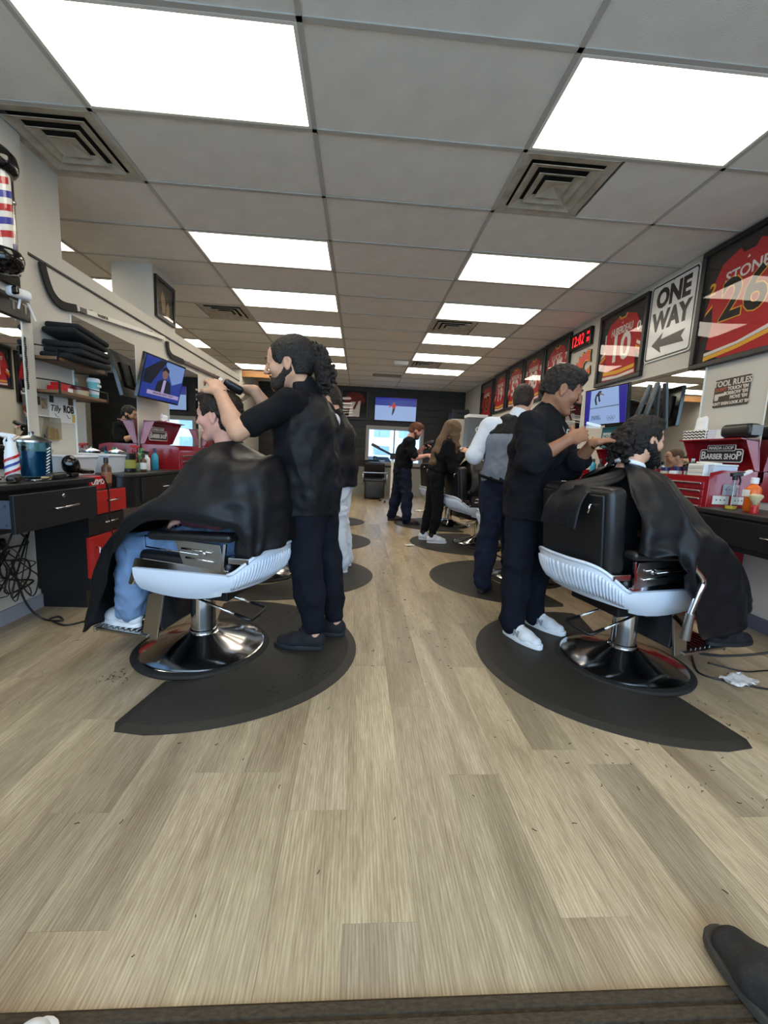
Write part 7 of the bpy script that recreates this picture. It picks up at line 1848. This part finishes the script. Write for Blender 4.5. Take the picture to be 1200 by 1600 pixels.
o = bm_.build('beads', M_BLACK, t, True); o['kind'] = 'stuff'; MB().tube([(0.016,0,0.0),(0.016,0,0.31),(0.0,0,0.315)], 0.002, 5).build('string', M_BLACK, t)
# ---- right tool chest: things on the lid and in the tray
zt = 1.3425
t = thing('tissue_box', 'black and white zigzag tissue box on the right red chest lid', 'tissue box', (XR-0.125, 3.235, zt))
MB().bx(-0.055, 0.055, -0.115, 0.115, 0.0, 0.075, 0.003).build('carton', M_WHITE, t)
for r_ in range(3):
    pts = [(-0.0555, -0.112+0.0187*i, 0.012+0.022*r_+(0.010 if i % 2 else 0.0)) for i in range(13)]; MB().ribbon(pts, 0.010, 0.0008, (0,0,1)).build('zigzag', M_INK, t)
    pts = [(-0.05+0.0125*i, -0.1155, 0.012+0.022*r_+(0.010 if i % 2 else 0.0)) for i in range(9)]; MB().ribbon(pts, 0.010, 0.0008, (0,0,1)).build('zigzag', M_INK, t)
MB().grid([[(0.03*math.cos(a)*(1-0.5*v)*(1+0.3*math.sin(3*a)), (0.055+0.02*v)*math.sin(a)*(1-0.25*v), 0.074+0.10*v+0.012*math.sin(2*a)*v) for a in np.linspace(0, 6.283, 19)[:-1]] for v in np.linspace(0, 1, 6)], 0.001, True).build('tissue_sheet', M_TISSUE, t, True)
t = thing('small_box', 'pair of white cartons between tissue box and black headrest', 'box', (XR-0.125, 3.035, zt)); MB().bx(-0.05, 0.04, -0.07, 0.0, 0.0, 0.07, 0.002).build('carton', M_WHITEP, t); MB().bx(-0.05, 0.04, 0.003, 0.075, 0.0, 0.065, 0.002).build('carton', mat('lilac_white_carton', (206,208,224), 0.5), t)
t = thing('headrest', 'black padded headrest lying on the right red chest lid', 'headrest', (XR-0.13, 2.83 if False else 2.875, zt)); MB().box((0,0,0.052), (0.11,0.25,0.10), None, 0.035, 5).build('cushion', M_VINYL, t, True, angle=70); MB().box((0,-0.128,0.052), (0.08,0.008,0.07), None, 0.004).build('side_plate', mat('grey_side_plate', (120,120,120), 0.4), t)
ztr = 1.11-0.0695
def jar(label, x, y, z, r, h, m, lidm):
    t = thing('hair_product_jar', label, 'jar', (x, y, z)); MB().lathe([(r*0.95,0.0),(r,0.004),(r,h*0.62)], (0,0,0), 20).build('jar_body', m, t, True, angle=40); MB().lathe([(r*1.05,h*0.6),(r*1.05,h*0.98),(r*0.9,h)], (0,0,0), 20).build('lid', lidm, t, True, angle=40)
jar('jar with navy lid nearest the client in the right chest tray', 2.50, 3.27, ztr, 0.034, 0.075, mat('cream_jar', (206,198,170), 0.4), M_NAVYP); jar('white jar with navy lid in the right chest tray', 2.55, 3.20, ztr, 0.032, 0.085, M_WHITEP, M_NAVYP); jar('low jar with white lid in the right chest tray', 2.50, 3.17, ztr, 0.034, 0.05, mat('cream_jar', (206,198,170), 0.4), M_WHITEP); jar('jar with navy label in front of the yellow cup', 2.60, 3.15, ztr, 0.030, 0.09, M_WHITEP, M_NAVYP)
t = thing('plastic_cup', 'yellow cup in the right chest tray', 'cup', (2.60, 3.07, ztr)); MB().lathe([(0.024,0.0),(0.026,0.002),(0.033,0.12),(0.031,0.12),(0.022,0.006)], (0,0,0), 20).build('cup_wall', mat('yellow_cup', (214,160,40), 0.5), t, True, angle=40)
t = thing('glass_tumbler', 'clear tumbler of blades in the right chest tray', 'glass', (2.52, 3.03, ztr)); MB().lathe([(0.030,0.0),(0.032,0.002),(0.038,0.12),(0.036,0.12),(0.030,0.006)], (0,0,0), 20).build('glass_wall', CLEAR, t, True, angle=40); MB().box((0,0,0.08), (0.03,0.006,0.14), rot3(0.12), 0.002).build('comb', M_STEEL, t)
t = thing('drawer_tray', 'white plastic drawer tray in the right chest', 'tray', (2.56, 2.93, ztr)); MB().bx(-0.09, 0.09, -0.075, 0.075, 0.0, 0.11, 0.006).build('tray_body', M_WHITEP, t)
for k in range(3): MB().bx(-0.094, -0.09, -0.068, 0.068, 0.012+0.032*k, 0.036+0.032*k, 0.002).build('tray_drawer', mat('ivory_plastic', (206,204,196), 0.4), t)
MB().box((0.0,-0.01,0.118), (0.10,0.12,0.012), rot3(0.05), 0.003).build('folded_towel', M_TISSUE, t)
t = thing('plastic_case', 'pale blue plastic case in the right chest', 'case', (2.58, 2.84, ztr)); MB().bx(-0.08, 0.10, -0.035, 0.012, 0.0, 0.10, 0.006).build('case_body', mat('pale_blue_plastic', (190,204,220), 0.4), t); MB().bx(-0.082, 0.102, -0.037, 0.014, 0.10, 0.112, 0.003).build('lid', M_WHITEP, t)
# papers stuck to the chest end
for i, (x, z, w, h_, lab) in enumerate(((2.62,0.975,0.10,0.075,'small grey card stuck to the end of the right chest'), (2.565,0.90,0.12,0.06,'white price card leaning on the end of the right chest'), (2.70,0.90,0.10,0.055,'pale card leaning in the corner by the right chest'))):
    t = thing('paper_card', lab, 'card', (x, 2.786, z)); MB().bx(-w/2, w/2, -0.003, -0.001, -h_/2, h_/2).build('card', M_PAPER if i else mat('grey_card', (170,176,190), 0.5), t)
    for k in range(3): MB().bx(-w*0.3+k*w*0.25, -w*0.3+k*w*0.25+0.008, -0.0036, -0.003, -0.004, 0.006).build('print_mark', M_INK, t)
# ---- on the right desk
zr = 0.8485
t = bottle('clear spray bottle with black trigger on the right desk', (2.56, 2.69, zr), 0.036, 0.20, CLEAR, None, name='spray_bottle', sh=0.72, nr=0.36); trigger(t, 0.205, M_BLACK, 1, 1.25); MB().lathe([(0.0335,0.003),(0.0335,0.022),(0.01,0.0225)], (0,0,0), 20).build('yellow_liquid', M_YELLOW, t, True, angle=40); MB().cyl((0,0,0.006), (0,0,0.2), 0.003, n=6).build('dip_tube', M_WHITEP, t)
MB().box((0.075,0,0.252), (0.07,0.03,0.02), rot3(0,-0.45,0), 0.004).build('white_nozzle', M_WHITEP, t)
t = bottle('orange bottle with white cap at the right edge of the right desk', (2.56, 2.545, zr), 0.042, 0.20, M_ORANGE, M_WHITEP, 0.035, None, 'bottle', 0.76, 0.45)
MB().bx(-0.046, -0.041, -0.02, 0.03, 0.10, 0.145, 0.001).build('paper_label', M_PAPER, t)
t = thing('shaving_brush', 'shaving brush with red handle and pale bristles on the right desk', 'brush', (2.50, 2.46, zr)); MB().lathe([(0.020,0.0),(0.022,0.004),(0.016,0.02),(0.020,0.04),(0.017,0.05),(0.012,0.055)], (0,0,0), 20).build('handle', M_REDP, t, True, angle=50); MB().lathe([(0.013,0.05),(0.020,0.075),(0.038,0.108),(0.034,0.118),(0.02,0.124),(0.001,0.125)], (0,0,0), 20).build('bristles', mat('badger_bristle', (206,190,150), 0.9, bump=0.6, bscale=200), t, True)
bottle('small white bottle behind the shaving brush', (2.70, 2.42, zr), 0.028, 0.09, M_WHITEP, M_WHITEP, 0.02)
# ---- station two on the right, seen between barber and client
zz_ = 1.05-0.0695
t = thing('display_monitor', 'small teal framed price board behind the comb', 'board', (2.66, 4.30, 1.2825)); MB().box((0,0,0.12), (0.02,0.30,0.22), rot3(0,0.06,0.25), 0.004).build('board', mat('teal_board', (40,120,132), 0.5), t); MB().box((-0.012,0,0.10), (0.008,0.24,0.14), rot3(0,0.06,0.25)).build('pale_face', M_PAPER, t); text('NO SHOW', 'lettering', 0.045, (-0.018,0.0,0.13), (0.22,-0.97,0), (0,0,1), M_INK, t)
for y, m, lab in ((4.15,M_WHITEP,'white bottle in the second right chest tray'), (4.28,M_BLACK,'black bottle in the second right chest tray'), (4.42,M_TEALP,'teal bottle in the second right chest tray')): bottle(lab, (2.55, y, zz_), 0.03, 0.17, m, M_BLACK, 0.03)
for y, m, lab in ((5.3,M_WHITEP,'white bottle on the desk by the woman barber'), (5.42,M_REDP,'red bottle on the desk by the woman barber'), (5.58,M_GREENP,'green bottle on the desk by the woman barber'), (6.8,M_WHITEP,'white bottle on the last right desk'), (6.95,mat('pink_plastic', (196,70,110), 0.4),'pink bottle on the last right desk')): bottle(lab, (2.50, y, zr), 0.032, 0.19, m, M_BLACK, 0.03)
bottle('clear pump bottle on the grey rear ledge', (-0.28, YB-0.036, 0.766), 0.014, 0.30, CLEAR, M_WHITEP, 0.05)
# ---- things in the barbers' hands
t = thing('hair_clipper', 'black clipper in the hands over the client in jeans', 'clipper', (-0.652, 2.215, 1.418))
MB().box((0,0,0.0), (0.10,0.034,0.045), rot3(0.5,0.45,0.35), 0.014, 3).build('clipper_body', M_BLACK, t, True, angle=60); MB().box((-0.058,-0.018,0.026), (0.022,0.03,0.02), rot3(0.5,0.45,0.35), 0.003).build('blade', M_STEEL, t)
t = thing('hair_comb', 'pale comb pinched in the hand of the hoodie barber', 'comb', (1.222, 2.158, 1.318)); MB().box((0,0,0), (0.085,0.004,0.014), rot3(0,0.15,0.1), 0.001, 1).build('comb_spine', M_WHITEP, t); o = MB()
for k in range(16): o.box((-0.038+0.005*k,0,-0.012), (0.002,0.003,0.016), rot3(0,0.15,0.1))
o = o.build('teeth', M_WHITEP, t); o['kind'] = 'stuff'
t = thing('hair_clipper', 'black clipper in the hand of the woman barber', 'clipper', (1.425, 5.315, 1.262)); MB().box((0,0,0), (0.14,0.045,0.05), rot3(0,-0.4,0.1), 0.016, 3).build('clipper_body', M_BLACK, t, True, angle=60); MB().box((0.074,0,0.032), (0.02,0.04,0.03), rot3(0,-0.4,0.1), 0.002).build('blade', M_STEEL, t)
t = thing('hair_dryer', 'black dryer in the hand of the red haired barber', 'hair dryer', (1.145, 6.93, 1.33)); MB().lathe([(0.03,-0.08),(0.038,-0.05),(0.036,0.05),(0.028,0.09)], (0,0,0), 16, rot3(0,1.2,-0.2)).build('barrel', M_BLACK, t, True); MB().tube([(0,0,0),(-0.02,0.01,-0.10)], 0.016, 8).build('handle', M_BLACK, t, True)
t = thing('phone_mount', 'blue lit phone behind the head of the client in jeans', 'phone', (-1.93, 6.9, 1.18))
MB().box((0,0,0.0), (0.02,0.18,0.32), rot3(0,0.15,0.3), 0.008).build('phone_case', M_BLACK, t); MB().box((0.012,-0.004,0.0), (0.003,0.16,0.29), rot3(0,0.15,0.3)).build('screen', E_LB, t); MB().bx(-0.05, 0.05, -0.08, 0.08, -0.301, -0.29).build('foot', M_BLACK, t); MB().cyl((0,0,-0.29), (0,0,-0.12), 0.012).build('stem', M_BLACK, t)
# ---- floor: papers, cords, hair clippings, shoes
def paper(label, x, y, r, seed, h=0.02, sx=1.6):
    g = np.random.default_rng(seed); n = 8; G = []
    for j in range(n): G.append([((i/(n-1)-0.5)*2*r*sx+0.006*g.normal(), (j/(n-1)-0.5)*2*r+0.006*g.normal(), 0.003+abs(h*math.sin(1.7*i+0.8*j+seed))*0.7+0.003*g.random()) for i in range(n)])
    t = thing('paper_towel', label, 'paper towel', (x, y, 0), 0.3*seed); MB().grid(G, 0.001).build('sheet', M_TISSUE, t, True); return t
paper('crumpled white paper towel on the floor at the right edge', 2.06, 1.95, 0.055, 1); paper('scrap of white tissue on the floor beside the right mats', 0.66, 5.05, 0.035, 2); paper('folded white paper on the floor near the red haired barber', 1.27, 8.4, 0.07, 3)
def cord(label, pts, r=0.005, name='power_cord', extra=None):
    t = tag(MB().tube([Vector(p) for p in pts], r, 7, smooth=8).build(name, M_BLACK, None, True), label, 'cord'); return t
cord('black cord on the floor beneath the bearded client footrest', [(2.02,2.22,0.006),(1.95,2.12,0.006),(1.90,2.03,0.006),(1.93,1.975,0.006),(2.0,1.94,0.006),(2.10,1.885,0.006),(2.35,1.82,0.006)])
cord('black cord looping down the right wall to the floor', [(2.78,2.05,0.60),(2.72,2.05,0.35),(2.60,2.08,0.16),(2.40,2.16,0.06),(2.22,2.22,0.012),(2.10,2.26,0.006)], 0.007)
cord('thin black cord along the floor at the right wall', [(2.80,1.95,0.3),(2.70,2.0,0.1),(2.50,2.06,0.008),(2.32,2.06,0.006),(2.18,2.05,0.006),(2.05,2.14,0.006)], 0.004)
cord('thin black cord hanging behind the right desk', [(2.80,2.2,0.58),(2.76,2.22,0.42),(2.70,2.28,0.36),(2.66,2.40,0.40)], 0.004)
cord('black cord looped on the floor below the near left desk', [(-2.02,2.50,0.40),(-1.98,2.52,0.15),(-1.92,2.56,0.02),(-1.80,2.56,0.006),(-1.86,2.62,0.006),(-1.885,2.58,0.006),(-1.80,2.52,0.006),(-1.72,2.50,0.006),(-1.63,2.60,0.006),(-1.55,2.66,0.006)], 0.006)
# tangle of cords hanging under the near left desk
rg = np.random.default_rng(21)
t = thing('cord_tangle', 'tangle of black cords hanging under the near left desk', 'cords', (-2.05, 2.42, 0.60))
for k in range(14):
    y0 = rg.uniform(-0.3, 0.15); pts = [(0.02+0.05*rg.random(), y0, 0.02)]
    for j in range(5): pts.append((0.01+0.10*rg.random(), y0+rg.uniform(-0.16,0.16), -0.06-0.085*j+rg.uniform(-0.05,0.05)))
    pts.append((0.03, y0+rg.uniform(-0.1,0.2), -0.05-0.1*rg.random()))
    MB().tube([Vector(p) for p in pts], rg.uniform(0.003,0.006), 6, smooth=6).build('cord', M_BLACK, t, True)
MB().box((0.03,-0.12,-0.10), (0.05,0.30,0.06), rot3(0.1), 0.01).build('power_strip', M_BLACK, t)
cord('black cord running down the front of the red fronted cabinet', [(-1.70,2.86,0.89),(-1.69,2.905,0.80),(-1.70,2.93,0.6),(-1.695,2.96,0.42),(-1.70,3.02,0.36)], 0.005)
t = thing('plastic_hanger', 'thin dark drawer rod standing by the amber bottle', 'rod', (-1.80, 3.19, 0.786)); MB().tube([(0,0,0.0),(0,0,0.08),(0.0,-0.03,0.09),(-0.03,-0.06,0.09)], 0.004, 6).build('rod', M_IRON, t, True)
# loose hair on the floor and mats
def clippings():
    g = np.random.default_rng(4); b = MB()
    spots = [(-1.13,1.93,0.05,0,26),(-0.60,2.0,0.05,1,22),(-0.38,2.75,0.10,1,30),(-0.55,2.62,0.08,1,20),(-0.35,1.80,0.05,1,14),(-0.20,1.95,0.06,1,10),(1.30,1.75,0.4,0,30),(1.75,1.55,0.25,0,30),(1.6,1.30,0.3,0,24),(1.15,1.35,0.3,0,18),(0.55,3.2,0.4,0,40),(0.6,4.3,0.5,0,50),(0.4,2.3,0.4,0,26),(0.2,5.6,0.6,0,40),(-1.5,2.6,0.25,0,26),(1.0,2.9,0.2,1,16),(-0.3,1.25,0.6,0,14),(0.9,1.1,0.5,0,14),(0.25,3.75,0.1,1,10),(-1.6,1.6,0.3,0,14),(1.05,1.9,0.3,1,10)]
    for (x, y, r, onmat, n) in spots:
        z = MATZ+0.002 if onmat else 0.0015
        for _ in range(n):
            px_, py_ = x+g.normal()*r*0.6, y+g.normal()*r*0.6; a = g.uniform(0, 6.28); l = g.uniform(0.003, 0.010)
            c = g.uniform(-0.6, 0.6); pts = [Vector((px_+l*t_*math.cos(a+c*t_), py_+l*t_*math.sin(a+c*t_), z+0.0005)) for t_ in (-1, -0.3, 0.4, 1)]
            b.tube(pts, 0.0011, 3)
    o = b.build('hair_clippings', M_HAIRBITS); tag(o, 'loose dark hair clippings scattered over the floor and mats', 'hair', kind='stuff')
clippings()
# shoes at the bottom edge
def loose_shoe(label, heel, toe, m, sole, width=1.0, laces=None, z=0.012):
    root = thing('sneaker', label, 'shoe', (heel[0], heel[1], z)); fd = nrm(V3(toe[0]-heel[0], toe[1]-heel[1], 0)); sd = np.cross(V3(0,0,1), fd)
    L = math.hypot(toe[0]-heel[0], toe[1]-heel[1]); P = lambda x, zz: fd*x*L+V3(0,0,zz); w = width
    S = Sdf(*bounds([P(0,0), P(1,0.12)], 0.1), 0.004)
    S.slab([P(0.10,0.045), P(0.35,0.050), P(0.62,0.043), P(0.86,0.036)], [0.036*w,0.040*w,0.047*w,0.036*w], [0.038,0.044,0.036,0.027], sd, 0.03); S.slab([P(0.18,0.06), P(0.25,0.11)], [0.036,0.037], [0.042,0.044], sd, 0.03)
    S.ell(P(0.21,0.135), [0.05,0.027,0.035], np.array([fd, sd, V3(0,0,1)]), 0.006, 'sub'); S.ell(P(0.46,0.092), [0.045,0.016,0.012], np.array([nrm(fd-V3(0,0,0.35)), sd, nrm(V3(0,0,1)+fd*0.35)]), 0.006, 'sub'); S.cut(V3(0,0,0.018), (0,0,-1))
    sdf_obj('upper', S, m, root, 1)
    outl = []
    for i in range(32):
        a = 2*math.pi*i/32; c, sn = math.cos(a), math.sin(a); x = (0.5+0.515*math.copysign(abs(c)**0.85, c))*L; outl.append((x, (0.050-0.006*(x < 0.35*L))*w*math.copysign(abs(sn)**0.75, sn)))
    MB().prism(outl, 0.026, (0,0,0.001), (tuple(fd), tuple(sd), (0,0,1)), 0.005).build('sole', sole, root)
    if laces:
        for i in range(6):
            x = 0.36+0.05*i; zz = 0.100-0.0075*i; s_ = 1 if i % 2 else -1
            MB().tube([P(x,zz-0.014)+sd*0.030*w, P(x+0.015*s_,zz), P(x,zz-0.014)-sd*0.030*w], 0.0035, 6, smooth=4).build('lace', laces, root, True)
loose_shoe('worn black sneaker at the lower right corner of the picture', (0.925,0.50), (0.872,0.792), mat('worn_black_suede', (38,35,32), 0.95, var=0.4, vscale=25, bump=0.4, bscale=150), mat('dark_grey_sole', (62,58,52), 0.8), 1.22, mat('black_lace', (26,26,26), 0.9), 0.0152)
loose_shoe('tip of a pale shoe at the lower left corner of the picture', (-0.60,0.41), (-0.535,0.672), SH_WHITE, SH_WSOLE, 0.9, M_LACE, 0.0152)
